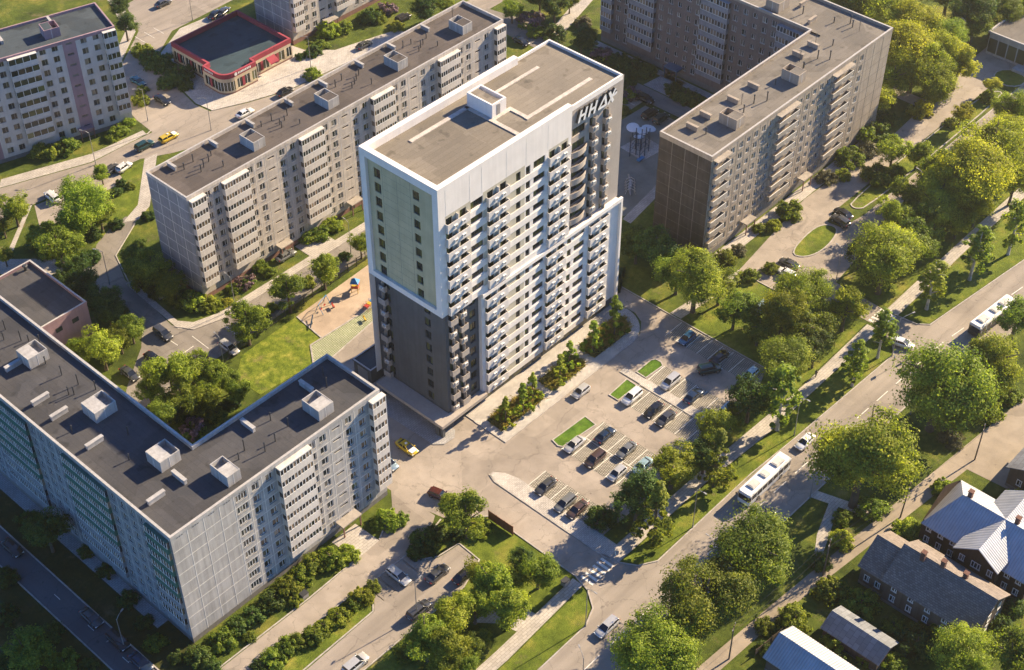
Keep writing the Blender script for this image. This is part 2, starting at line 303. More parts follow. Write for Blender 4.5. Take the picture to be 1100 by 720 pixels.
# ------------------------------------------------------------------ mesh builder
class MB:
    def __init__(s): s.v = []; s.f = []; s.m = []; s.T = None
    def frame(s, o=None, u=(1, 0, 0), n=(0, 1, 0), w=(0, 0, 1)):
        s.T = None if o is None else (np.array(o, float), np.array(u, float), np.array(n, float), np.array(w, float)); return s
    def p(s, q):
        if s.T is None: s.v.append((float(q[0]), float(q[1]), float(q[2])))
        else:
            o, u, n, w = s.T; r = o+u*q[0]+n*q[1]+w*q[2]; s.v.append((float(r[0]), float(r[1]), float(r[2])))
        return len(s.v)-1
    def face(s, pts, m=0):
        s.f.append([s.p(q) for q in pts]); s.m.append(m)
    def box(s, x0, x1, y0, y1, z0, z1, m=0, skip=''):
        i = [s.p(q) for q in ((x0, y0, z0), (x1, y0, z0), (x1, y1, z0), (x0, y1, z0), (x0, y0, z1), (x1, y0, z1), (x1, y1, z1), (x0, y1, z1))]
        for k, a in (('b', (0, 3, 2, 1)), ('t', (4, 5, 6, 7)), ('f', (0, 1, 5, 4)), ('r', (1, 2, 6, 5)), ('k', (2, 3, 7, 6)), ('l', (3, 0, 4, 7))):
            if k not in skip: s.f.append([i[j] for j in a]); s.m.append(m)
    def cyl(s, c, r0, r1, h, n=10, m=0, cap=True, ax='z'):
        def pt(a, r, t):
            x, y = r*math.cos(a), r*math.sin(a)
            return (c[0]+x, c[1]+y, c[2]+t) if ax == 'z' else ((c[0]+x, c[1]+t, c[2]+y) if ax == 'y' else (c[0]+t, c[1]+x, c[2]+y))
        A = [s.p(pt(2*math.pi*k/n, r0, 0)) for k in range(n)]; B = [s.p(pt(2*math.pi*k/n, r1, h)) for k in range(n)]
        for k in range(n): s.f.append([A[k], A[(k+1) % n], B[(k+1) % n], B[k]]); s.m.append(m)
        if cap: s.f.append(B); s.m.append(m); s.f.append(A[::-1]); s.m.append(m)
    def tube(s, pts, rad, n=7, m=0):
        pts = [np.array(p, float) for p in pts]; rings = []
        for i, p in enumerate(pts):
            d = pts[min(i+1, len(pts)-1)]-pts[max(i-1, 0)]; d = d/np.linalg.norm(d)
            a = np.cross(d, (0, 0, 1) if abs(d[2]) < 0.9 else (1, 0, 0)); a /= np.linalg.norm(a); b = np.cross(d, a)
            r = rad[i] if hasattr(rad, '__len__') else rad
            rings.append([s.p(p+a*r*math.cos(2*math.pi*k/n)+b*r*math.sin(2*math.pi*k/n)) for k in range(n)])
        for A, B in zip(rings, rings[1:]):
            for k in range(n): s.f.append([A[k], A[(k+1) % n], B[(k+1) % n], B[k]]); s.m.append(m)
        s.f.append(rings[0][::-1]); s.m.append(m); s.f.append(rings[-1]); s.m.append(m)
    def prism(s, poly, z0, z1, m=0, mt=None, sides=True, bottom=False):
        poly = [tuple(q[:2]) for q in poly]
        A2 = sum(poly[i][0]*poly[(i+1) % len(poly)][1]-poly[(i+1) % len(poly)][0]*poly[i][1] for i in range(len(poly)))
        if A2 < 0: poly = poly[::-1]
        top = [s.p((x, y, z1)) for x, y in poly]
        for t in tessellate_polygon([[Vector((x, y, 0)) for x, y in poly]]):
            a, b, c = (poly[k] for k in t)
            if (b[0]-a[0])*(c[1]-a[1])-(c[0]-a[0])*(b[1]-a[1]) < 0: t = t[::-1]
            s.f.append([top[k] for k in t]); s.m.append(m if mt is None else mt)
        if sides and z1 > z0:
            bot = [s.p((x, y, z0)) for x, y in poly]; n = len(poly)
            for k in range(n): s.f.append([bot[k], bot[(k+1) % n], top[(k+1) % n], top[k]]); s.m.append(m)
    def mesh(s, name, mats):
        me = bpy.data.meshes.new(name); me.from_pydata(s.v, [], s.f)
        for mm in (mats if isinstance(mats, (list, tuple)) else [mats]): me.materials.append(M[mm] if isinstance(mm, str) else mm)
        me.polygons.foreach_set('material_index', np.array(s.m, dtype=np.int32)); me.update(); return me
    def build(s, name, mats, parent=None):
        return link(bpy.data.objects.new(name, s.mesh(name, mats)), parent)
def link(o, parent=None):
    COL.objects.link(o)
    if parent is not None: o.parent = parent
    return o
def tag(o, label, cat, group=None, kind=None):
    if label: o['label'] = label
    if cat: o['category'] = cat
    if group: o['group'] = group
    if kind: o['kind'] = kind
    return o
def thing(name, label, cat, loc=(0, 0, 0), rot=0.0, group=None):
    o = bpy.data.objects.new(name, None); COL.objects.link(o); o.empty_display_size = 0.5
    o.location = loc; o.rotation_euler = (0, 0, rot); return tag(o, label, cat, group)
def copy_tree(o, parent=None):
    c = o.copy(); COL.objects.link(c); c.parent = parent
    for k in ('label', 'group'):
        if parent is None and k in c: del c[k]
    for ch in o.children: copy_tree(ch, c)
    return c
def inst(name, me, parent, loc=(0, 0, 0), rot=0.0):
    o = bpy.data.objects.new(name, me); o.location = loc; o.rotation_euler = (0, 0, rot); return link(o, parent)
def merge_inst(name, items, parent):
    """many copies of small meshes baked into one mesh: items = (mesh, loc, rotz)"""
    V = []; F = []; MI = []; mats = []; off = 0
    for me, loc, rz in items:
        n = len(me.vertices); co = np.empty(n*3); me.vertices.foreach_get('co', co); co = co.reshape(-1, 3)
        c, s_ = math.cos(rz), math.sin(rz)
        V.append(np.stack([co[:, 0]*c-co[:, 1]*s_+loc[0], co[:, 0]*s_+co[:, 1]*c+loc[1], co[:, 2]+loc[2]], 1))
        mi = []
        for mm in me.materials:
            if mm not in mats: mats.append(mm)
            mi.append(mats.index(mm))
        for p in me.polygons: F.append([v+off for v in p.vertices]); MI.append(mi[p.material_index])
        off += n
    me = bpy.data.meshes.new(name); me.from_pydata(np.concatenate(V).tolist(), [], F)
    for mm in mats: me.materials.append(mm)
    me.polygons.foreach_set('material_index', np.array(MI, dtype=np.int32)); me.update()
    o = link(bpy.data.objects.new(name, me), parent); o['kind'] = 'stuff'; return o
def place_repeats(name, items, parent, base=(0, 0, 0), brot=0.0, limit=98):
    """nearest `limit` as individual parts, the rest baked into one part"""
    cb, sb = math.cos(brot), math.sin(brot)
    def dist(l):
        x, y = base[0]+l[0]*cb-l[1]*sb, base[1]+l[0]*sb+l[1]*cb
        return x*x+y*y+(CAM_H-base[2]-l[2])**2
    items = sorted(items, key=lambda t: dist(t[1]))
    for me, loc, rz in items[:limit]: inst(name, me, parent, loc, rz)
    if len(items) > limit: merge_inst(name, items[limit:], parent)
# ================================================================== THE SETTING (world metres; X runs along the avenue, Y away from it)
def arc(cx, cy, r, a0, a1, n=6):
    return [(cx+r*math.cos(R(a0+(a1-a0)*k/n)), cy+r*math.sin(R(a0+(a1-a0)*k/n))) for k in range(n+1)]
def soft(poly, n=2):
    for _ in range(n):
        q = []
        for a, b in zip(poly, poly[1:]+poly[:1]): q += [(a[0]*.75+b[0]*.25, a[1]*.75+b[1]*.25), (a[0]*.25+b[0]*.75, a[1]*.25+b[1]*.75)]
        poly = q
    return poly
def ground(name, poly, z, mat):
    mb = MB(); mb.prism(poly, z, z, 0, sides=False)
    return tag(mb.build(name, mat), None, None, kind='structure')
def kerbs(name, lines, w=0.22, h=0.13, mat='kerb'):
    mb = MB()
    for ln in lines:
        pts = [np.array(p, float) for p in ln]; closed = np.linalg.norm(pts[0]-pts[-1]) < 1e-6
        Lp = []; Rp = []
        for i, p in enumerate(pts):
            a = pts[i-1] if i > 0 else (pts[-2] if closed else p); b = pts[i+1] if i < len(pts)-1 else (pts[1] if closed else p)
            d0 = p-a; d1 = b-p
            d0 = d0/np.linalg.norm(d0) if np.linalg.norm(d0) > 0 else d1/np.linalg.norm(d1)
            d1 = d1/np.linalg.norm(d1) if np.linalg.norm(d1) > 0 else d0
            n0 = np.array((-d0[1], d0[0])); n1 = np.array((-d1[1], d1[0])); n = n0+n1; n /= np.linalg.norm(n); k = 1/max(0.5, float(n@n0))
            Lp.append(p+n*w/2*k); Rp.append(p-n*w/2*k)
        for i in range(len(pts)-1):
            a, b, c, d = Rp[i], Rp[i+1], Lp[i+1], Lp[i]
            mb.face([(*a, h), (*b, h), (*c, h), (*d, h)]); mb.face([(*a, 0), (*b, 0), (*b, h), (*a, h)]); mb.face([(*c, 0), (*d, 0), (*d, h), (*c, h)])
        if not closed:
            for i in (0, -1): mb.face([(*Rp[i], 0), (*Lp[i], 0), (*Lp[i], h), (*Rp[i], h)])
    return tag(mb.build(name, mat), None, None, kind='structure')
def rect(x0, x1, y0, y1): return [(x0, y0), (x1, y0), (x1, y1), (x0, y1)]

ground('ground', rect(-60, 560, -30, 520), 0.0, 'grass')
Z1, Z2, Z3, Z4 = 0.02, 0.034, 0.048, 0.062

# --- avenue
UP = [(40, 90.3), (116, 90.6), (119.5, 92.0), (121.7, 95), (122.4, 98)]
UP2 = [(128.9, 98), (129.4, 95), (131, 92.2), (134, 90.4), (160, 90.5), (172, 89.8), (203, 88.6), (205.6, 90.5), (206.8, 94)]
UP3 = [(213, 94), (213.4, 90), (215, 88), (245, 84.3), (300, 78.5), (420, 66)]
LOW = [(420, 55), (300, 67.5), (248, 73.5), (238, 75.2), (232, 74.6), (218, 75.8), (212, 79.3), (164, 79.9), (120, 80.6), (40, 81)]
ground('road', UP+UP2+UP3+LOW, Z1, 'road_x')
# --- driveway and car park
ground('parking_lot', [(122.4, 98.0), (122.6, 117), (117, 122.6), (116.2, 126), (115.2, 134.4), (115.2, 165), (131, 165), (131, 137.2), (137.2, 137.2), (137.2, 127.3),
       (137.3, 126.9), (172, 126.9), (175.5, 127.6), (178.2, 129.5), (179.4, 132), (179.4, 137.4), (183.4, 140.2), (183.4, 104), (176, 101), (160, 100), (132, 100.5), (128.8, 98.0)], Z1-.006, 'asphalt')
ground('pavement', [(128.8, 96.6), (132.1, 96.6), (132.1, 119.5), (131.4, 122), (130.3, 123.6), (129.2, 123.6), (128.8, 122)], 0.13, 'light_pave')
for n_, x0, x1, y0, y1 in (('a', 132.2, 136.6, 101, 117.2), ('b', 142.3, 147.25, 101.5, 119.0), ('c', 147.4, 152.5, 101.5, 117.6), ('d', 158.7, 164.4, 101.5, 118.7), ('e', 166.3, 171.4, 101.5, 118.6), ('f', 178.2, 183.2, 103.5, 123.8)):
    ground('parking_bays', rect(x0, x1, y0, y1), Z2, 'bay')
mb = MB()
for x0, x1, y0, y1, st in ((132.2, 136.6, 102.5, 117.3, 117.2), (142.3, 147.25, 102.5, 119.1, 118.6), (147.4, 152.5, 102.5, 117.7, 117.3), (158.7, 164.4, 102.5, 118.8, 118.6), (166.3, 171.4, 102.5, 118.7, 118.4), (178.2, 183.2, 104, 124, 123.6)):
    y = st
    while y > y0: mb.box(x0, x1, y-0.06, y+0.06, Z3-0.001, Z3); y -= 2.48
for x, y0, y1 in ((147.32, 102.5, 117.6),): mb.box(x-0.06, x+0.06, y0, y1, Z3-0.001, Z3)
# avenue lane line, crossings
x = 60.0
while x < 300:
    yc = np.interp(x, [40, 120, 164, 212, 248, 300], [85.3, 85.4, 85.0, 83.6, 79, 73]); y2 = np.interp(x+3.6, [40, 120, 164, 212, 248, 300], [85.3, 85.4, 85.0, 83.6, 79, 73])
    mb.face([(x, yc-.07, Z2), (x+3.6, y2-.07, Z2), (x+3.6, y2+.07, Z2), (x, yc+.07, Z2)]); x += 6.2
for k in range(6): mb.box(122.9+k*1.0, 123.4+k*1.0, 95.0, 97.6, Z2-.001, Z2)
for k in range(5): mb.box(208.1+k*1.0, 208.65+k*1.0, 94.0, 97.5, Z2+.013, Z2+.014)
for yy in (183.5, 186.0): pass
for k in range(5): mb.box(98+k*2.6, 98.12+k*2.6, 117.6, 122.2, Z2-.001, Z2)
for k in range(3): mb.box(63.2, 65.0, 132.5+k*5.6, 132.6+k*5.6, Z2-.001, Z2)
for k in range(3): mb.box(63.1, 63.2, 138+k*9, 139.6+k*9, Z2-.001, Z2)
for a, b in (((115.5, 187.6), (112, 187.4)), ((114.2, 181.0), (109.8, 181.4)), ((117, 185), (117.1, 190)), ((113.6, 190), (113.4, 195)), ((123, 182.8), (123.2, 187.5)), ((126, 182.8), (126.2, 187.5)), ((129, 182.8), (129.2, 187.5))):
    d = np.array(b)-np.array(a); d /= np.linalg.norm(d); n = np.array((-d[1], d[0]))*.06; a = np.array(a); b = np.array(b)
    mb.face([(*(a-n), Z3), (*(b-n), Z3), (*(b+n), Z3), (*(a+n), Z3)])
for k in range(3): mb.box(232.5+k*2.7, 232.62+k*2.7, 177.5, 182.3, Z3-.001, Z3)
for a in (176.2, 179, 181.8): mb.box(a, a+.12, 282, 286, Z3-.001, Z3)
tag(mb.build('road_markings', 'line'), None, None, kind='structure')
# islands, walk between the bays, tower forecourt
ISL = [rect(158.4, 163.9, 119.2, 121.2), rect(166.3, 171.2, 119.0, 120.8)+[], [(142.6, 118.9), (150.6, 118.0), (151, 120.6), (142.9, 121.0)]]
ISL = [[(142.5, 119.6), (142.9, 118.8), (151.0, 118.0), (151.3, 120.8), (142.9, 121.2)], [(158.5, 119.0), (163.8, 118.9), (163.9, 121.4), (158.5, 121.1)], [(166.5, 119.0), (171.2, 118.7), (171.8, 119.6), (171.7, 120.8), (170.9, 121.3), (166.6, 121.3)]]
for pl in ISL: ground('lawn', pl, 0.10, 'lawn')
kerbs('kerb', [p+[p[0]] for p in ISL], 0.22, 0.16, 'kerb')
ground('path', rect(164.5, 166.2, 102.5, 123.6), 0.13, 'light_pave')
FC = [(136.9, 134.8), (136.9, 127.1), (172, 127.1)]+arc(172, 134.1, 7.0, -90, 0, 8)+[(179.0, 136.0), (178.4, 137.0), (136.9, 137.0)]
ground('pavement', FC, 0.14, 'light_pave')
ground('pavement', [(127.8, 136), (129.2, 134.6), (131.6, 134.4), (133, 135.6), (134.5, 156), (129.5, 156), (127.4, 148)], 0.13, 'cobble')
# --- avenue footway and side paths
ground('path', [(40, 96), (60, 95.6), (103, 95.3), (121.9, 96.2), (121.9, 98.3), (103, 97.7), (60, 97.6), (40, 98)], Z2, 'walk')
ground('path', [(128.9, 94.9), (153, 95.0), (170, 94.0), (207, 94.4), (207, 97.0), (185, 96.4), (153, 97.4), (132, 97.6), (128.9, 97.6)], Z3, 'walk')
ground('path', [(213, 94.0), (247, 94.6), (300, 94.4), (420, 92), (420, 95), (300, 97), (247, 97), (213, 96.6)], Z2, 'walk')
ground('path', [(108, 97.6), (112.5, 97.6), (112.2, 101.2), (108.6, 104.0), (104.5, 104.2), (107.2, 101)], Z1, 'walk')
ground('path', [(60, 76.8), (120, 72.9), (138.5, 71.5), (190.9, 66.6), (260, 60), (330, 52), (330, 48.8), (260, 56.8), (186.6, 63.4), (141.4, 68.8), (120, 70.2), (60, 74)], Z1, 'lane')
ground('path', [(186, 66.8), (204, 65.3), (203, 56), (197, 52), (187, 55), (186.4, 63)], Z2, 'lane')
ground('path', [(162.6, 79.85), (164.6, 79.85), (168.4, 66.9), (166.2, 67.1)], Z1-.008, 'walk')
ground('path', [(150, 70.9), (152, 70.7), (157.5, 72.7), (165.2, 75.6), (164.8, 77.2), (156.5, 74.4)], Z1-.004, 'walk')
# --- yard of the foreground L block
ground('road', [(65.6, 122.6), (90, 122.4), (106, 121.9), (110, 121.7), (114.4, 123.0), (116.3, 124.2), (116.0, 134.6), (112.5, 130.6), (106, 127.2), (90, 126.6), (65.6, 126.8), (65.6,122.6)], Z1, 'asphalt')
ground('road', [(50, 110.4), (89, 110.5), (108.5, 110.2), (114.2, 112.2), (114.6, 116.8), (110.2, 117.4), (108, 119), (107.4, 122.4), (97.8, 122.4), (97.4, 119.2), (95.5, 117.2), (80, 116.8), (50, 117)], Z2, 'road_x')
ground('path', [(100.8, 126.9), (106.2, 127.2), (106.0, 132.8), (100.6, 132.8)], Z3, 'walk')
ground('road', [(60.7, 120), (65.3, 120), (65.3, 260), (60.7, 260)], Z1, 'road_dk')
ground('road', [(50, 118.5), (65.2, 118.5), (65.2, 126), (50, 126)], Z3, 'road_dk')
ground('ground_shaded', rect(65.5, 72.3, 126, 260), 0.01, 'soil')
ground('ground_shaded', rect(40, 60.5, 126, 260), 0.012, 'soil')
ground('path', [(70.2, 140), (72.3, 140), (72.3, 200), (70.2, 200)], Z1, 'cobble')
# --- inner court between the blocks
ground('road', [(108.6, 194.6), (112.6, 199.6), (113.0, 216), (117.6, 222.5), (121.5, 226.4), (127, 229.0), (131.2, 229.6), (132.6, 227.2), (128, 224.4), (122, 220.8), (118.6, 213), (116.4, 195.4), (118.4, 191.2), (124, 189.6), (236, 189.4), (236, 183.4),
       (160, 183.4), (122.5, 182.0), (112, 181.4), (109.6, 179), (104.5, 174.4), (96, 174.4), (96, 184), (101, 188.5)], Z1, 'road_y')
ground('road', [(112.8, 217), (117.5, 223), (112, 230), (104, 238.5), (96, 244), (93, 241.5), (102, 234), (108, 226)], Z2, 'walk')
ground('path', [(116.6, 193.6), (118.8, 191.4), (124.3, 189.8), (200, 189.6), (200, 191.4), (124.6, 191.6), (119.8, 193.0), (118.0, 195.6), (119.4, 212), (117.9, 212)], Z3, 'walk')
ground('path', [(148.4, 190), (155.4, 190), (155.2, 196), (148.4, 196)], Z4, 'walk')
ground('path', [(119.5, 203), (125, 203), (125, 206), (119.6, 206)], Z1, 'walk')
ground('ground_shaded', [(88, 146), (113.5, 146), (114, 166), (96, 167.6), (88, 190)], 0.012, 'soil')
ground('lawn', [(115.4, 168.2), (127.4, 167.2), (130.6, 171.4), (133.4, 171.6), (134.2, 179.6), (120, 178.9), (115.4, 175)], 0.05, 'meadow')
ground('playground', [(133.5, 171.5), (147, 170.9), (147, 167), (150, 167), (158, 170), (158, 181), (134.4, 179.6)], 0.045, 'sand')
ground('pavement', [(127.6, 167.2), (130.4, 171.3), (147, 170.8), (147, 168.2), (129.6, 165.9)], 0.06, 'green_bay')
ground('pavement', [(129.0, 155), (134, 155), (134, 161), (158, 161), (158, 170), (147, 168.0), (129.4, 165.6)], 0.04, 'asphalt')
kerbs('kerb', [[(127.4, 167.0), (130.6, 171.4), (147, 170.9)], [(129.6, 165.7), (147, 168.1)], [(133.4, 171.4), (134.3, 179.5)]], 0.3, 0.16)
# --- behind the long slab: street, restaurant yard, cross street
ground('road', [(20, 247), (60, 246), (119, 247.6), (146, 243.9), (152, 240.6), (170, 233.4), (200, 231.4), (262, 231.4), (262, 238), (222, 238.2), (205, 239.0), (186, 240.4), (176, 243.6), (168, 247.2), (167.4, 252), (169.5, 262), (174.5, 275), (184, 281.5), (214, 282.5),
       (240, 300), (260, 330), (240, 340), (214, 312), (196, 302), (184, 300), (178.5, 287.5), (165, 277), (157.5, 268), (154.6, 257), (154, 250.2), (146, 250.6), (138, 250.6), (119, 257.4), (60, 258), (20, 258)], Z1, 'road_x')
ground('pavement', [(168.6, 246.9), (176.4, 243.8), (186, 240.7), (205, 239.2), (222, 238.4), (222, 241.2), (205, 245.5), (200, 251), (199, 256), (178.5, 256), (178.5, 271.2), (175, 271.2), (169.9, 262), (167.8, 252)], 0.11, 'light_pave')
ground('pavement', [(173, 271.5), (196, 271), (199, 280), (186, 281), (176, 275.5)], Z2, 'walk')
ground('path', [(119, 257.6), (138, 250.9), (152.6, 250.6), (153, 252.4), (140, 253.4), (121, 260)], Z2, 'walk')
ground('path', [(157.2, 268.4), (164.8, 277.4), (178, 288), (183.4, 300.6), (190, 320), (187, 320), (181, 301.5), (176, 289.6), (163, 279), (155.2, 269.6)], Z2, 'walk')
ground('path', [(129.6, 228.4), (132.4, 226.8), (136.8, 228.8), (149.8, 243), (146.6, 243.4), (135.4, 231.0)], Z2, 'walk')
ground('lawn', [(119.5, 226), (134.6, 226), (146.2, 243.0), (140.4, 243.0), (136, 239), (127, 230)], 0.015, 'verge')
ground('road', [(127.5, 240.4), (138.5, 239.6), (139.6, 243.6), (128, 246.8)], Z2, 'asphalt')
ground('path', [at(a, b)[:2] for a, b in ((30, 221), (35, 219), (11, 277), (4, 280))], Z1, 'walk')
ground('road', [at(a, b)[:2] for a, b in ((37, 221), (68, 209), (73, 238), (44, 250))], Z1-.004, 'asphalt')
kerbs('kerb', [[(140, 253.4), (152.8, 250.5), (154.2, 251)], [(168.4, 247.2), (176.4, 243.8), (186, 240.7), (205, 239.2), (222, 238.4)], [(112.7, 199.6), (113.0, 216), (117.6, 222.6)], [(116.6, 194.6), (118.5, 191.3), (124, 189.7), (200, 189.5)], [(118.7, 212), (122, 220.6), (131, 226.2)]])
# --- far court: street along the reddish wing, grey playground
ground('road', [(238.2, 152), (243, 152), (243, 208), (247.4, 216), (244, 232), (238.2, 232)], Z2, 'road_y')
ground('road', [(230.8, 177.0), (238.3, 177.0), (238.3, 182.6), (230.8, 182.6)], Z1, 'asphalt')
ground('playground', [(201.5, 153), (236.5, 152.4), (236.8, 175.6), (216, 176.4), (201, 172)], Z1, 'rubber')
ground('path', [(219.5, 162.5), (226.5, 161.8), (227.2, 168.6), (220.2, 169.4)], Z2, 'light_pave')
ground('path', [(200.6, 150.4), (216, 152.8), (224, 158), (223, 159.6), (215, 154.9), (200.6, 152.6)], Z2, 'walk')
ground('path', [(243.3, 173.8), (250.6, 174.6), (250.6, 180.6), (243.3, 181.4)], Z2, 'cobble')
ground('path', [(248.9, 146), (250.9, 146), (250.9, 202), (248.9, 202)], Z2, 'walk')
ground('path', [(243.2, 208), (247.4, 210), (265.2, 215.2), (300, 226), (300, 229.5), (264, 218.8), (246.8, 213.4)], Z3, 'walk')
# --- right-hand court: parallel lanes, planted strips
ground('road', [(203.4, 108.6), (207.2, 108.4), (207.8, 98), (207.6, 90.2), (212.6, 90.2), (212.9, 98), (213.4, 108.4), (222, 109.4), (238, 112.4), (310, 111.6), (330, 111.4), (330, 115.6), (298, 116.4), (236, 116.2), (229, 117.4), (228.6, 120.6), (232, 121.6), (297, 121.4), (316, 116.4),
       (316, 130.8), (303, 130.6), (284.4, 127.2), (282.2, 129), (282, 142), (278.6, 142), (278.4, 128.4), (264, 127.4), (232, 128.6), (214, 126.2), (203.4, 124.8)], Z2, 'asphalt')
ground('path', [(200.6, 128.7), (264, 128.7), (264, 131.6), (200.6, 131.6)], Z1, 'walk')
ground('path', [(184, 124.4), (203.5, 122.6), (203.5, 125), (184, 127)], Z1, 'walk')
ISR = [[(214.6, 120.4), (215.6, 117.2), (220.6, 115.8), (228.2, 117.2), (228, 120.4), (224, 121.6)], [(236, 118.9), (238.6, 117.0), (296, 117.2), (297, 119.2), (292, 121.0), (237.5, 121.1)], arc(303.5, 119.8, 3.6, 0, 340, 12)]
ISR = [soft(ISR[0]), soft(ISR[1], 2), ISR[2]]
for pl in ISR: ground('lawn', pl, 0.10, 'verge')
kerbs('kerb', [p+[p[0]] for p in ISR], 0.26, 0.15)
ground('lawn', [(134.5, 90.8), (172, 90.0), (203, 88.9), (206.6, 94.2), (170, 93.8), (153, 94.8), (130, 94.7), (131.4, 92.4)], 0.03, 'verge')
ground('lawn', [(215.2, 88.3), (245, 84.6), (300, 78.8), (420, 66.4), (420, 91.6), (300, 94), (213.2, 93.8)], 0.03, 'verge')
ground('lawn', [(60, 90.6), (116, 90.9), (119.4, 92.4), (121.6, 95.9), (103, 95.1), (60, 95.3)], 0.03, 'verge')
ground('lawn', [(183.7, 104), (183.7, 122), (203, 121.8), (203, 108), (207, 97.3), (185, 96.7), (153, 97.7), (153, 99.9), (177, 101.0)], 0.025, 'verge')
ground('lawn', [(214, 97), (247, 97.3), (300, 97.3), (420, 95.4), (420, 110), (310, 111.2), (238, 112), (222, 109.1), (213.6, 108)], 0.025, 'verge')
ground('lawn', [(114.8, 118.2), (122.3, 117.0), (122.3, 98.6), (112.8, 98.4), (113, 101.5), (108.6, 104.4), (60, 104), (60, 110), (108.5, 109.9), (114.6, 112)], 0.025, 'verge')
ground('lawn', [(110.6, 118), (114.9, 118.2), (122.3, 117.4), (116.6, 122.6), (110.4, 121.4)], 0.03, 'verge')
ground('lawn', [(60, 117.2), (95.2, 117.4), (97.1, 119.4), (97.5, 122), (60, 122.3)], 0.025, 'verge')
kerbs('kerb', [UP, UP2, UP3, [(128.7, 97), (128.7, 122), (129.3, 123.7), (130.3, 123.7)], [(122.5, 98), (122.7, 117), (117.1, 122.7)], [(183.6, 104), (183.6, 140)], [(136.9, 134.6), (136.9, 127.0), (172, 127.0)]+arc(172, 134.1, 7.1, -90, 0, 8), [(164.4, 103), (164.4, 118.8)], [(166.3, 103), (166.3, 118.8)],
     LOW, [(70, 116.95), (95.4, 117.35), (97.2, 119.3), (97.6, 122.2)], [(107.6, 122.2), (108.2, 119.1), (110.3, 117.6), (114.7, 117.0), (114.4, 112.1), (108.6, 110.1), (89, 110.3), (60, 110.2)], [(65.4, 126), (65.4, 200)], [(60.6, 126), (60.6, 200)], [(203.2, 108.6), (203.2, 122.4)], [(236, 116.0), (298, 116.2)],
     [(100, 121.8), (106, 121.7), (110, 121.5), (116.4, 122.9)], [(70, 122.4), (96, 122.3)], [(70, 127.0), (90, 126.8), (100.6, 127.1)], [(106.3, 127.3), (112.5, 130.8)]])
# ================================================================== BUILDINGS
def win_mesh(w, h, panes=2, d=0.16, frame='frame', glass='glass', sill=True, fw=0.07):
    mb = MB(); y0, y1 = d-0.06, d
    mb.box(-w/2, w/2, y0, y1, 0, fw, 0); mb.box(-w/2, w/2, y0, y1, h-fw, h, 0)
    e = [-w/2+(w)*k/panes for k in range(panes+1)]
    if panes == 2: e[1] = -w/2+w*0.58
    for i, x in enumerate(e):
        a = x if i == 0 else x-fw/2; a = a-fw if i == panes else a
        mb.box(a, a+fw, y0, y1, fw, h-fw, 0, 'tb')
    for k in range(panes): mb.face([(e[k]+.02, d-.025, fw*.5), (e[k+1]-.02, d-.025, fw*.5), (e[k+1]-.02, d-.025, h-fw*.5), (e[k]+.02, d-.025, h-fw*.5)], 1)
    if sill: mb.box(-w/2-.04, w/2+.04, -.09, d-.06, -.05, 0.0, 2)
    return mb.mesh('window', [frame, glass, 'coping'])
def loggia_mesh(w, d=1.1, h=2.5, par=1.1, body='balc', panes=6, glazed=True, side=True, glass='glass_b', rail=True):
    """balcony seen from its facade line (y = 0 on the wall, -d in front)"""
    mb = MB(); t = 0.09
    mb.box(-w/2, w/2, -d, 0, -0.12, 0.04, 0)
    mb.box(-w/2, w/2, -d, -d+t, 0.04, par, 0, 'b')
    for s in (-1, 1): mb.box(s*w/2-(t if s > 0 else 0), s*w/2+(0 if s > 0 else t), -d+t, 0, 0.04, par, 0, 'b')
    if glazed:
        mb.box(-w/2, w/2, -d, 0, h-0.16, h-0.06, 0); fw = 0.09
        mb.box(-w/2, w/2, -d, -d+.05, par, par+.07, 1)
        e = np.linspace(-w/2, w/2, panes+1)
        for i, x in enumerate(e):
            a = min(max(x-fw/2, -w/2), w/2-fw); mb.box(a, a+fw, -d, -d+.06, par+.07, h-.16, 1, 'tb')
        for k in range(panes): mb.face([(e[k], -d+.05, par), (e[k+1], -d+.05, par), (e[k+1], -d+.05, h-.16), (e[k], -d+.05, h-.16)], 2)
        for s in (-1, 1):
            x = s*(w/2-.02); q = [(x, -d+.05, par), (x, 0, par), (x, 0, h-.16), (x, -d+.05, h-.16)]; mb.face(q if s > 0 else q[::-1], 2)
    elif rail: mb.box(-w/2, w/2, -d-.02, -d+.05, par+.0, par+.08, 1)
    return mb.mesh('balcony', [body, 'frame', glass])

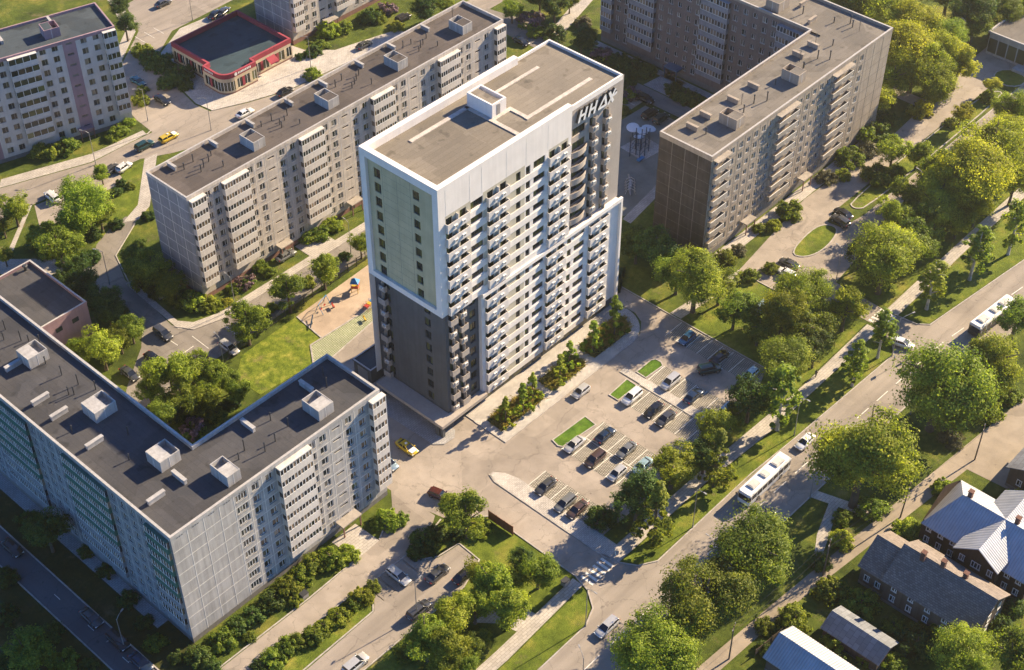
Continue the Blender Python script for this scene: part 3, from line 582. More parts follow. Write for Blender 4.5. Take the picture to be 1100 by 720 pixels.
def facade(mb, o, rz, cols, z0, nf, pitch, top, kinds, wall=0, seam=1, recess=0.16, seams=True, vseam=True, wins=None, sw=0.09, hs=None):
    """wall plane with real openings. cols: (u0, u1, kind); kinds[kind] = (mesh, w, h, sill)"""
    u = np.array((math.cos(rz), math.sin(rz), 0)); n = np.array((-math.sin(rz), math.cos(rz), 0))
    hs = sw if hs is None else hs
    mb.frame(o, u, n)
    for (a, b, k) in cols:
        K = kinds.get(k)
        if K is None: mb.face([(a, 0, z0), (b, 0, z0), (b, 0, top), (a, 0, top)], wall); continue
        me, w, h, sill = K; c = (a+b)/2; x0, x1 = c-w/2, c+w/2; zp = z0
        for i in range(nf):
            s = z0+i*pitch+sill; t = s+h
            mb.face([(a, 0, zp), (b, 0, zp), (b, 0, s), (a, 0, s)], wall)
            mb.face([(a, 0, s), (x0, 0, s), (x0, 0, t), (a, 0, t)], wall); mb.face([(x1, 0, s), (b, 0, s), (b, 0, t), (x1, 0, t)], wall)
            r = recess
            mb.face([(x0, 0, s), (x0, r, s), (x0, r, t), (x0, 0, t)], wall); mb.face([(x1, r, s), (x1, 0, s), (x1, 0, t), (x1, r, t)], wall)
            mb.face([(x0, 0, s), (x1, 0, s), (x1, r, s), (x0, r, s)], wall); mb.face([(x0, r, t), (x1, r, t), (x1, 0, t), (x0, 0, t)], wall)
            if wins is not None: q = np.array(o, float)+u*c; wins.append((me, (q[0], q[1], q[2]+s), rz))
            zp = t
        mb.face([(a, 0, zp), (b, 0, zp), (b, 0, top), (a, 0, top)], wall)
    if seams:
        U0, U1 = cols[0][0], cols[-1][1]
        us = sorted({round(c[0], 3) for c in cols[1:]}) if vseam else []
        zs = [z0+i*pitch for i in range(1, nf)]
        for x in us: mb.box(x-sw/2, x+sw/2, -.018, 0, z0, top, seam, 'k')
        for z in zs:
            for (a, b, k) in cols: mb.box(a+sw/2, b-sw/2, -.014, 0, z-.15-hs/2, z-.15+hs/2, seam, 'k')
    mb.frame()
def roof_deck(mb, poly, z, par, t=0.3, mdeck=0, mpar=1, mcap=2):
    """flat roof with a real parapet round it"""
    n = len(poly); P = [np.array(p, float) for p in poly]; I = []
    for i in range(n):
        d0 = P[i]-P[i-1]; d1 = P[(i+1) % n]-P[i]; d0 /= np.linalg.norm(d0); d1 /= np.linalg.norm(d1)
        n0 = np.array((-d0[1], d0[0])); n1 = np.array((-d1[1], d1[0])); m = n0+n1; m /= np.linalg.norm(m); I.append(P[i]+m*t/float(m@n0))
    mb.prism([tuple(p) for p in I], z, z, mdeck, sides=False)
    for i in range(n):
        a, b, c, d = P[i], P[(i+1) % n], I[(i+1) % n], I[i]
        mb.face([(*a, z+par), (*b, z+par), (*c, z+par), (*d, z+par)], mcap)
        mb.face([(*d, z+par), (*c, z+par), (*c, z), (*d, z)], mpar)
        mb.face([(*a, z), (*b, z), (*b, z+par), (*a, z+par)], mpar)
def lift_house(parent, x0, x1, y0, y1, z, h, body='panel2', open_side=True, deck='roof_felt'):
    mb = MB(); w = 0.14
    mb.box(x0, x1, y0, y0+w, z, z+h, 0); mb.box(x0, x1, y1-w, y1, z, z+h, 0); mb.box(x0, x0+w, y0+w, y1-w, z, z+h, 0); mb.box(x1-w, x1, y0+w, y1-w, z, z+h, 0)
    ys = y0+(y1-y0)*.62 if y1-y0 >= x1-x0 else y1; xs = x0+(x1-x0)*.62 if ys == y1 else x1
    mb.face([(x0+w, y0+w, z+h-.04), (xs-w, y0+w, z+h-.04), (xs-w, ys-w, z+h-.04), (x0+w, ys-w, z+h-.04)], 1)
    mb.box(min(xs, x1-.2)-w if xs < x1 else x0+w, x1-w, (ys-w if ys < y1 else y0+w), y1-w, z+h-1.3, z+h-1.25, 1)
    if ys < y1: mb.box(x0+w, x1-w, ys-w, ys-w+.05, z+h-1.3, z+h-.045, 0)
    else: mb.box(xs-w, xs-w+.05, y0+w, y1-w, z+h-1.3, z+h-.045, 0)
    xm = x0+(x1-x0)*0.45; mb.box(x0-.02, x0, y0+(y1-y0)*.5-.05, y0+(y1-y0)*.5+.05, z, z+h, 2)
    mb.box(xm-.05, xm+.05, y0-.02, y0, z, z+h, 2)
    return mb.build('lift_housing', [body, deck, 'seam'], parent)
def vent(parent, x, y, z, l=3.0, t=0.55, h=1.15, along='y', body='panel2'):
    mb = MB(); a, b = (l/2, t/2) if along == 'x' else (t/2, l/2)
    mb.box(x-a, x+a, y-b, y+b, z, z+h*.8, 0); mb.box(x-a-.08, x+a+.08, y-b-.08, y+b+.08, z+h*.8, z+h, 0)
    return mb.build('roof_vent', [body], parent)
def vpipe(parent, x, y, z, h=1.2, r=0.1):
    mb = MB(); h *= 1.35; mb.cyl((x, y, z), r, r, h, 7); mb.cyl((x, y, z+h), r*1.9, r*1.2, .14, 7)
    return mb.build('vent_pipe', 'metal_dk', parent)
def mast(parent, x, y, z, h=2.6):
    mb = MB(); mb.cyl((x, y, z), .05, .04, h, 5)
    for k in range(4): mb.box(x-.45, x+.45, y-.02, y+.02, z+h-.2-.25*k, z+h-.16-.25*k)
    return mb.build('antenna', 'metal_dk', parent)
def canopy(parent, x0, x1, y0, y1, z, mat='tanbalc'):
    mb = MB(); y0 = y1+(y0-y1)*.7; mb.box(x0, x1, y0, y1, z, z+.22, 0)
    for x in (x0+.15, x1-.35):
        mb.box(x, x+.2, y0+.1, y0+.3, 0, z, 1)
    return mb.build('entrance_canopy', [mat, 'plinth'], parent)

# ---- 9-storey panel slab behind the tower ---------------------------------------------------------------
WM = {'W': (win_mesh(1.3, 1.4), 1.3, 1.4, 0.85), 'S': (win_mesh(1.6, 0.4, 1, frame='slotglass', glass='slotglass', sill=False, d=.3), 1.6, .4, 1.55), 'N': (win_mesh(0.95, 1.4), .95, 1.4, .85), 'Q': (win_mesh(2.1, 1.4, 4), 2.1, 1.4, .85), 'V': (win_mesh(1.15, 1.15, 2, sill=False), 1.15, 1.15, 1.0)}
def series_cols(b0, end, period, first, slot_k='S', bw=6.0):
    pass
def slab_block():
    X0, X1, Y0, Y1 = 125.3, 211.5, 196.4, 208.4
    root = thing('apartment_block', 'long pale nine storey panel block with brown felt roof behind the white tower', 'apartment block', (X0, Y0, 0)); W, D = X1-X0, Y1-Y0
    z0, pitch, top = 1.1, 2.58, 24.9; mb = MB(); wins = []; bal = []
    cols = [(0, 0.35, 'P'), (0.35, 3.8, 'P')]; x = 3.8
    def seq(x): return [(x, x+2.15, 'W'), (x+2.15, x+4.3, 'W')]
    cols += [(3.8, 5.75, 'W'), (5.75, 7.95, 'W')]
    for k in range(4):
        b = 8.05+19.3*k
        cols += [(b-.1, b+6.0, 'P'), (b+6.0, b+8.0, 'W'), (b+8.0, b+10.7, 'W'), (b+10.7, b+13.7, 'S'), (b+13.7, b+16.3, 'W'), (b+16.3, b+19.2, 'W')]
        bal.append((b+3.0, 6.0))
    e = 8.05+19.3*4
    cols = [c for c in cols if c[1] < W-2.9]; lastx = cols[-1][1]; cols += [(lastx, W-2.9, 'P'), (W-2.9, W, 'P')]
    bal += [(2.05, 3.4), (W-1.5, 2.8)]
    facade(mb, (0, 0, 0), 0, cols, z0, 9, pitch, top, WM, 0, 1, wins=wins)
    mb.frame((0, 0, 0)); mb.face([(0, -.0, 0), (W, 0, 0), (W, 0, z0), (0, 0, z0)], 3); mb.frame()
    facade(mb, (0, D, 0), R(-90), [(k*D/4, (k+1)*D/4, 'P') for k in range(4)], z0, 9, pitch, top, {}, 2, 1, sw=.12)
    facade(mb, (W, D, 0), R(180), cols, z0, 9, pitch, top, {}, 0, 1, seams=False)
    facade(mb, (W, 0, 0), R(90), [(k*D/4, (k+1)*D/4, 'P') for k in range(4)], z0, 9, pitch, top, {}, 2, 1)
    mb.box(0, W, 0.001, D, 0, z0-.001, 3, 'tbf')
    # eaves band with small attic vents
    for k in range(int(W/1.35)): mb.box(.5+k*1.35, .75+k*1.35, -.015, 0, top-.45, top-.33, 4, 'k')
    mb.build('wall', ['panel', 'seam', 'shadepanel', 'plinth', 'metal_dk'], root)
    rf = MB(); roof_deck(rf, [(-.06, -.06), (W+.06, -.06), (W+.06, D+.06), (-.06, D+.06)], top-.5, 0.75, .34)
    r = rf.build('roof', ['roof_felt', 'panel', 'coping'], root); zr = top-.5
    for k in range(4):
        x = 19.3*k+18.6; lift_house(r, x, x+2.9, 2.7, 6.9, zr, 2.1)
        for dx in (-14, -3.9): vent(r, x+dx, 10.2, zr, 2.4, .4, .95, 'y')
        for dx, dy in ((-8, 6.5), (-9.5, 6.1), (-10.6, 5.0), (-7, 3.6), (-12.5, 8.2), (-10, 8.6), (-6.5, 7.6)): vpipe(r, x+dx+rng.uniform(-.4, .4), dy+rng.uniform(-.3, .3), zr, rng.uniform(.7, 1.3))
    for q in (33, 60, 80): mast(r, q, 9.2, zr)
    place_repeats('window', wins, root, (X0, Y0, 0))
    for w_, d_ in ((6.0, 1.0), (3.4, 1.0), (2.8, 1.0)):
        me = loggia_mesh(w_, d_, 2.5, 1.2, panes=max(4, int(w_/.62)))
        for (c, ww) in bal:
            if ww != w_: continue
            for i in range(1, 9): inst('balcony', me, root, (c, 0, z0+i*pitch-.1))
    cm = loggia_mesh(6.0, 1.05, .3, .25, glazed=False, rail=False)
    for (c, ww) in bal: b = MB(); b.box(c-ww/2-.02, c+ww/2+.02, -1.06, 0, z0+9*pitch-.2, z0+9*pitch-.02); b.build('balcony_roof', 'balc', root)
    for k in range(4):
        b = 8.05+19.3*k+12.2; canopy(root, b-1.6, b+1.6, -2.6, 0, 2.7)
        d = MB(); d.box(b-.6, b+.6, -.05, 0, .2, 2.3); d.build('door', 'metal_dk', root)
slab_block()

# ---- foreground L-shaped block ---------------------------------------------------------------------------
def l_block():
    X0, Y0 = 72.3, 133.5; A, D = 41.9, 12.3; Bx, Ly = 14.0, 88.0       # short wing along X, long wing along Y
    root = thing('apartment_block', 'L-shaped nine storey block with dark felt roof and green balconies', 'apartment block', (X0, Y0, 0))
    z0, pitch, top = 1.1, 2.58, 24.9; mb = MB(); wins = []
    cols = [(0, 3, 'P'), (3, 6, 'P'), (6, 9, 'P'), (9, 11.7, 'P'), (11.7, 14.5, 'Q'), (14.5, 17.2, 'W'), (17.2, 19.95, 'W'), (19.95, 26.5, 'P'), (26.5, 28.1, 'W'), (28.1, 31.0, 'W'), (31.0, 33.7, 'S'), (33.7, 36.3, 'W'), (36.3, 39.4, 'W'), (39.4, A, 'P')]
    facade(mb, (0, 0, 0), 0, cols, z0, 9, pitch, top, WM, 0, 1, wins=wins, sw=.13)
    # long shaded side: u runs from the far end to the near corner
    c2 = []; y = 0.0; loggias = []
    def add(len_, k): nonlocal y; c2.append((y, y+len_, k)); y += len_
    add(0.5, 'P'); loggias.append((y, y+5.4)); add(5.4, 'P')
    while y < Ly-14:
        for _ in range(4): add(2.4, 'N')
        loggias.append((y, y+11.2)); add(11.2, 'P')
    while y < Ly-2.5: add(2.4, 'N')
    add(Ly-y, 'P')
    cl = [(Ly-b, Ly-a, k) for a, b, k in c2][::-1]
    facade(mb, (0, Ly, 0), R(-90), cl, z0, 9, pitch, top, WM, 2, 1, wins=wins)
    # hidden sides
    facade(mb, (A, 0, 0), R(90), [(k*D/4, (k+1)*D/4, 'P') for k in range(4)], z0, 9, pitch, top, {}, 0, 1)
    inner = [(0, 4, 'P')]+[(4+2.6*k, 6.6+2.6*k, 'W' if k % 4 != 2 else 'S') for k in range(9)]; inner += [(inner[-1][1], A-Bx, 'P')]
    facade(mb, (A, D, 0), R(180), inner, z0, 9, pitch, top, WM, 0, 1, wins=wins)
    in2 = [(0, 3, 'P')]+[(3+2.7*k, 5.7+2.7*k, 'W') for k in range(26)]; in2 += [(in2[-1][1], Ly-D, 'P')]
    facade(mb, (Bx, D, 0), R(90), in2, z0, 9, pitch, top, WM, 0, 1, wins=wins)
    facade(mb, (Bx, Ly, 0), R(180), [(0, Bx, 'P')], z0, 9, pitch, top, {}, 0, 1)
    for q0, q1 in (((0, 0), (A, 0)), ((A, 0), (A, D)), ((A, D), (Bx, D)), ((Bx, D), (Bx, Ly)), ((Bx, Ly), (0, Ly)), ((0, Ly), (0, 0))): mb.face([(*q0, 0), (*q1, 0), (*q1, z0), (*q0, z0)], 3)
    for k in range(10):
        for j in range(3): mb.box(1.0+k*2.95+j*.45, 1.25+k*2.95+j*.45, -.03, -.018, top-.75, top-.62, 4, 'k')
    mb.build('wall', ['panel2', 'seam', 'shadepanel', 'plinth_g', 'metal_dk'], root)
    rf = MB(); zr = top-.4; roof_deck(rf, [(-.06, -.06), (A+.06, -.06), (A+.06, D+.06), (Bx+.06, D+.06), (Bx+.06, Ly+.06), (-.06, Ly+.06)], zr, 0.7, .42)
    r = rf.build('roof', ['roof_felt_y', 'panel2', 'coping'], root)
    for x0, x1, y0, y1 in ((7.2, 10.9, 45.6, 49), (7.1, 11.1, 27.5, 31.1), (7.5, 11.2, 9.2+2.4, 13.0+2.2), (12.4, 14.9, 1.8, 5.9), (31.0, 34.1, 2.1, 6.1)):
        lift_house(r, x0, x1, y0, y1, zr, 2.2, deck='panel2')
    for x, y, al in ((4.1, 38.2, 'x'), (4.2, 33.3, 'x'), (4.2, 24, 'x'), (3.6, 7.9, 'x'), (8.5, 8.6, 'y'), (34.6, 9.2, 'y'), (22.6, 9.4, 'y'), (5.7, 48.1, 'x'), (4.5, 55, 'x'), (4.2, 62, 'x')): vent(r, x, y, zr, 3.0, .5, 1.0, al)
    for x, y in ((10.4, 37), (9.9, 40.8), (11.6, 34), (8.6, 35.6), (8.0, 36.2), (9.7, 45), (11, 51.7), (10.2, 52.7), (12, 50), (5, 51), (8.4, 55), (10, 57), (3.5, 29), (9, 22), (5.8, 17.5), (17.2, 5.2), (19, 6), (21, 3.5), (26, 8), (27, 5), (37, 7), (23.5, 4), (38.5, 9.5), (6, 59), (9, 62)): vpipe(r, x, y, zr, rng.uniform(.9, 1.7), .09)
    place_repeats('window', wins, root, (X0, Y0, 0))
    bm = {w_: loggia_mesh(w_, 1.0, 2.5, 1.2, panes=int(w_/.62)) for w_ in (6.5, 2.9)}
    gm = {(w_, b): loggia_mesh(w_, .55, 2.52, .95, b, int(w_/.55), True) for w_ in (2.7, 2.8) for b in ('green_balc', 'shadepanel')}
    def corrugated_disc(): pass
    for c, w_ in ((23.25, 6.5), (40.9, 2.9)):
        for i in range(1, 9): inst('balcony', bm[w_], root, (c, 0, z0+i*pitch-.1))
        b = MB(); b.box(c-w_/2-.02, c+w_/2+.02, -1.06, 0, z0+9*pitch-.2, z0+9*pitch-.02); b.build('balcony_roof', 'balc', root)
    items = []
    for a, b in loggias:
        n = 2 if b-a < 6 else 4; w_ = (b-a)/n; key = 2.7 if n == 2 else 2.8
        for i in range(1, 9):
            for k in range(n): items.append((gm[(key, 'green_balc' if i > 3 else 'shadepanel')], (0, a+(k+.5)*w_, z0+i*pitch-.12), R(-90)))
    place_repeats('loggia', items, root, (X0, Y0, 0), 0, 98)
    canopy(root, 30.2, 34.4, -2.6, 0, 2.6); d = MB(); d.box(31.7, 33, -.05, 0, .2, 2.3); d.build('door', 'metal_dk', root)
l_block()

# ---- pink hall beside the L block ------------------------------------------------------------------------
def pink_hall():
    root = thing('low_hall', 'low dusty pink flat-roofed hall against the L-shaped block', 'hall', (87, 201.6, 0)); mb = MB(); W, D, h = 16.5, 18, 10.6
    mb.box(0, W, 0, D, 0, h-.5, 0, 'tb')
    mb.build('wall', ['mauve'], root)
    rf = MB(); roof_deck(rf, [(-.05, -.05), (W+.05, -.05), (W+.05, D+.05), (-.05, D+.05)], h-.5, .6, .35); r = rf.build('roof', ['roof_felt_y', 'mauve', 'coping'], root)
    vpipe(r, 14.5, 16.6, h-.5, .8, .3)
    mb = MB()
    for k in range(4): mb.box(2+k*3.6, 3.4+k*3.6, -.04, 0, 7.6, 8.6)
    mb.build('clerestory_window', ['glass'], root)
pink_hall()

# ---- right L-shaped block (brown end, sunlit front, reddish rear wing) -----------------------------------
def right_block():
    X0, Y0 = 200.4, 132.0; A, D = 63.8, 12.6; Bx = 12.6; Ly = 69.3
    root = thing('apartment_block', 'L-shaped nine storey block with brown tiled end wall and tan roof', 'apartment block', (X0, Y0, 0))
    z0, pitch, top = 1.3, 2.6, 25.6; mb = MB(); wins = []
    cols = [(0, .5, 'P'), (.5, 2.9, 'W'), (2.9, 5.3, 'W'), (5.3, 8.4, 'W'), (8.4, 10.9, 'W'), (10.9, 13.3, 'V'), (13.3, 15.9, 'W'), (15.9, 18.4, 'W'), (18.4, 21.3, 'W'), (21.3, 24.9, 'W'), (24.9, 28.5, 'W'), (28.5, 31.1, 'W'), (31.1, 33.7, 'W'), (33.7, 36.2, 'V'), (36.2, 38.7, 'W'), (38.7, 41.1, 'W'), (41.1, 44.5, 'W'), (44.5, 48.0, 'W'), (48.0, 50.9, 'W'), (50.9, 53.8, 'W'), (53.8, 57, 'P'), (57, 60.4, 'P'), (60.4, A, 'P')]
    facade(mb, (0, 0, 0), 0, cols, z0, 9, pitch, top, WM, 0, 1, wins=wins)
    facade(mb, (0, D, 0), R(-90), [(k*D/4, (k+1)*D/4, 'P') for k in range(4)], z0, 9, pitch, top-.9, {}, 2, 4, sw=.14, hs=.05)
    mb.box(-.03, 0, -.01, D+.01, top-.9, top+.1, 0)
    # reddish inner side of the rear wing, facing -X
    rc = []; y = 0.0; bal = []
    def add(l, k): nonlocal y; rc.append((y, y+l, k)); y += l
    add(3.6, 'P'); bal.append((1.9, 3.2)); add(2.6, 'W'); add(2.2, 'W'); bal.append((y+3.8, 7.4)); add(7.6, 'P')
    for _ in range(2):
        add(2.7, 'W'); add(2.5, 'W'); add(2.6, 'V'); add(2.5, 'W'); add(2.4, 'W'); bal.append((y+3.8, 7.4)); add(7.6, 'P')
    add(2.7, 'W'); add(Ly-D-y, 'P')
    facade(mb, (A-Bx, Ly, 0), R(-90), rc, z0, 9, pitch, top, WM, 3, 4, wins=wins)
    ic = [(2.6*k, 2.6*k+2.6, 'W') for k in range(19)]; ic += [(ic[-1][1], A-Bx, 'P')]
    facade(mb, (A-Bx, D, 0), R(180), ic, z0, 9, pitch, top, WM, 3, 4, wins=wins)
    facade(mb, (A, 0, 0), R(90), [(3.3*k, 3.3*k+3.3, 'P') for k in range(21)], z0, 9, pitch, top, {}, 0, 1)
    facade(mb, (A, Ly, 0), R(180), [(0, Bx, 'P')], z0, 9, pitch, top, {}, 3, 4)
    q = [(0, 0), (A, 0), (A, Ly), (A-Bx, Ly), (A-Bx, D), (0, D)]
    for a, b in zip(q, q[1:]+q[:1]): mb.face([(*a, 0), (*b, 0), (*b, z0), (*a, z0)], 5)
    mb.build('wall', ['tanpanel', 'seam_dk', 'brownpanel', 'redpanel', 'seam_dk', 'plinth_g'], root)
    rf = MB(); zr = top-.35; roof_deck(rf, [(x+sx, y+sy) for (x, y), sx, sy in zip(q, (-.06, .06, .06, -.06, -.06, -.06), (-.06, -.06, .06, .06, .06, .06))], zr, .65, .4)
    r = rf.build('roof', ['roof_tan', 'tanpanel', 'coping'], root)
    for x0, x1, y0, y1 in ((10.9, 13.6, 2.4, 6.6), (32.3, 35, 2.6, 6.8), (51.6+1.4, 57, 22.0, 25.4), (53, 57, 45, 49)): lift_house(r, x0, x1, y0, y1, zr, 2.3, 'tanpanel', deck='roof_tan')
    for x, y, al in ((5.5, 9.0, 'y'), (10.6, 9.6, 'y'), (18.6, 8.8, 'y'), (25.5, 8.8, 'y'), (41.4, 8.9, 'y'), (46.6, 8.7, 'y'), (55, 14.6, 'x'), (59.6, 20, 'x'), (58, 34, 'x'), (60, 41, 'x')): vent(r, x, y, zr, 2.6, .45, 1.1, al, 'tanpanel')
    for x, y in ((17, 5), (21, 5.4), (23.5, 4), (29.5, 6.2), (37.5, 5), (38.8, 5.6), (43.5, 5.4), (45, 3.4), (50, 6), (59, 7), (60, 8.2), (58, 11), (56.5, 18), (60.5, 27), (57, 30), (58, 38), (6, 6)): vpipe(r, x, y, zr, rng.uniform(.9, 1.6), .12)
    for x, y in ((19, 7), (40, 7.5), (48, 9), (58.5, 5)): mast(r, x, y, zr)
    place_repeats('window', wins, root, (X0, Y0, 0))
    fb = {w_: loggia_mesh(w_, .95, 2.5, 1.0, 'tanbalc', 6, False) for w_ in (4.7, 7.0)}
    items = []
    for c, w_ in ((2.9, 4.7), (24.9, 7.0), (44.55, 7.0)):
        for i in range(1, 9): items.append((fb[w_], (c, 0, z0+i*pitch-.1), 0.0))
        b = MB(); b.box(c-w_/2-.02, c+w_/2+.02, -1.2, 0, z0+9*pitch-.1, z0+9*pitch+.02); b.build('balcony_roof', 'tanbalc', root)
    rb = {w_: loggia_mesh(w_, 1.0, 2.5, 1.05, 'shadepanel', max(4, int(w_/.8)), True) for w_ in (3.2, 7.4)}
    for c, w_ in bal:
        for i in range(1, 9): items.append((rb[w_], (A-Bx, Ly-c, z0+i*pitch-.1), R(-90)))
    place_repeats('balcony', items, root, (X0, Y0, 0))
    for b in (35.0, 14.6): canopy(root, b-1.7, b+1.7, -2.4, 0, 2.7)
    m2 = MB(); m2.box(A-Bx-2.6, A-Bx, 44.3, 48.2, 2.7, 2.95); m2.box(A-Bx-2.5, A-Bx-2.3, 44.4, 44.6, 0, 2.7); m2.box(A-Bx-2.5, A-Bx-2.3, 47.9, 48.1, 0, 2.7); m2.build('entrance_canopy', 'bluetrim', root)
right_block()

# ---- pinkish block at the upper left (turned off the grid) -----------------------------------------------
def pink_block():
    ang = R(-15.8); W, D = 46.0, 11.8; fx, fy = 153.6, 256.6
    ox, oy = fx-W*math.cos(ang), fy-W*math.sin(ang)
    root = thing('apartment_block', 'off-white nine storey block with mauve stair strips and blue-grey roof', 'apartment block', (ox, oy, 0), ang)
    z0, pitch, top = 1.0, 2.62, 24.6; mb = MB(); wins = []; cols = []; x = W; bal = []
    def add(l, k): nonlocal x; cols.append((x-l, x, k)); x -= l
    add(3.1, 'P'); bal.append((x+1.55, 2.9)); add(2.7, 'V2'); add(2.7, 'V2'); add(.4, 'P'); add(2.9, 'M'); add(.4, 'P'); add(2.6, 'V2'); add(2.7, 'V2'); bal.append((x-3.2, 6.2)); add(6.4, 'P'); add(2.5, 'V2'); add(2.6, 'V2'); add(.4, 'P'); add(2.9, 'M')
    add(2.6, 'V2'); add(2.6, 'V2'); bal.append((x-3.0, 5.8)); add(x, 'P')
    cols = cols[::-1]; K = {'V2': (win_mesh(1.35, 1.45, 2, frame='metal', sill=False), 1.35, 1.45, .8), 'M': (win_mesh(1.5, .5, 1, frame='metal', sill=False), 1.5, .5, 1.5)}
    ca = [c for c in cols if c[2] != 'M']
    for seg in cols: facade(mb, (0, 0, 0), 0, [seg], z0, 9, pitch, top-.7, K, 1 if seg[2] == 'M' else 0, 0, wins=wins, seams=False)
    mb.face([(0, -.001, top-.7), (W, -.001, top-.7), (W, -.001, top+.1), (0, -.001, top+.1)], 1)
    mb.face([(0, 0, 0), (W, 0, 0), (W, 0, z0), (0, 0, z0)], 2)
    mb.box(0, W, .002, D, 0, top-.4, 0, 'tbf')
    mb.build('wall', ['offwhite', 'pink', 'plinth_g'], root)
    rf = MB(); roof_deck(rf, [(-.05, -.05), (W+.05, -.05), (W+.05, D+.05), (-.05, D+.05)], top-.5, .6, .32); r = rf.build('roof', ['roof_dk', 'pink', 'pink'], root)
    for xx in (W-14.2, W-33): lift_house(r, xx, xx+3.4, 3.2, 6.6, top-.5, 2.2, 'pink', deck='roof_dk')
    vent(r, W-22.5, 7.5, top-.5, 2.4, .5, .9, 'y'); vent(r, W-11, 10, top-.5, 2.2, .4, .8, 'y')
    place_repeats('window', wins, root, (ox, oy, 0), ang)
    items = []
    for c, w_ in bal:
        me = loggia_mesh(w_, 1.0, 2.5, .95, 'offwhite', max(3, int(w_/1.3)), True, glass='glass_t')
        for i in range(1, 9): items.append((me, (c, 0, z0+i*pitch-.1), 0.0))
    place_repeats('balcony', items, root, (ox, oy, 0), ang)
    canopy(root, W-12.6, W-9.2, -2.2, 0, 2.6, 'mauve')
pink_block()

# ---- grey block behind the restaurant ---------------------------------------------------------------------
def north_block():
    X0, Y0 = 199.8, 254.6; W, D = 62, 13.5
    root = thing('apartment_block', 'grey panel block whose end wall meets the corner of the red restaurant', 'apartment block', (X0, Y0, 0)); z0, pitch, top = 1.2, 2.6, 25; mb = MB(); wins = []; cols = [(0, .4, 'P'), (.4, 3.6, 'P')]; bal = [(2.0, 3.1)]; x = 3.6
    while x < W-13:
        for _ in range(2): cols.append((x, x+2.5, 'W')); x += 2.5
        cols.append((x, x+2.6, 'S')); x += 2.6
        cols.append((x, x+2.5, 'W')); x += 2.5
        cols.append((x, x+6.2, 'P')); bal.append((x+3.1, 6.0)); x += 6.2
    cols.append((x, W, 'P'))
    facade(mb, (0, 0, 0), 0, cols, z0, 9, pitch, top, WM, 0, 1, wins=wins)
    facade(mb, (0, D, 0), R(-90), [(k*D/4, (k+1)*D/4, 'P') for k in range(4)], z0, 9, pitch, top, {}, 2, 1, sw=.12)
    mb.box(.001, W, .002, D-.001, z0, top-.4, 0, 'tbfl'); mb.box(0, W, 0, D, 0, z0, 3, 'tb')
    mb.build('wall', ['panel', 'seam', 'shadepanel', 'plinth'], root)
    rf = MB(); roof_deck(rf, [(-.05, -.05), (W+.05, -.05), (W+.05, D+.05), (-.05, D+.05)], top-.4, .6, .32); r = rf.build('roof', ['roof_felt', 'panel', 'coping'], root)
    for xx in (14, 34): lift_house(r, xx, xx+3, 4, 8, top-.4, 2.1)
    place_repeats('window', wins, root, (X0, Y0, 0)); items = []
    for c, w_ in bal:
        me = loggia_mesh(w_, 1.0, 2.5, 1.2, panes=max(4, int(w_/.62)))
        for i in range(1, 9): items.append((me, (c, 0, z0+i*pitch-.1), 0.0))
    place_repeats('balcony', items, root, (X0, Y0, 0))
    canopy(root, 9.4, 13, -3.2, 0, 2.7)
north_block()

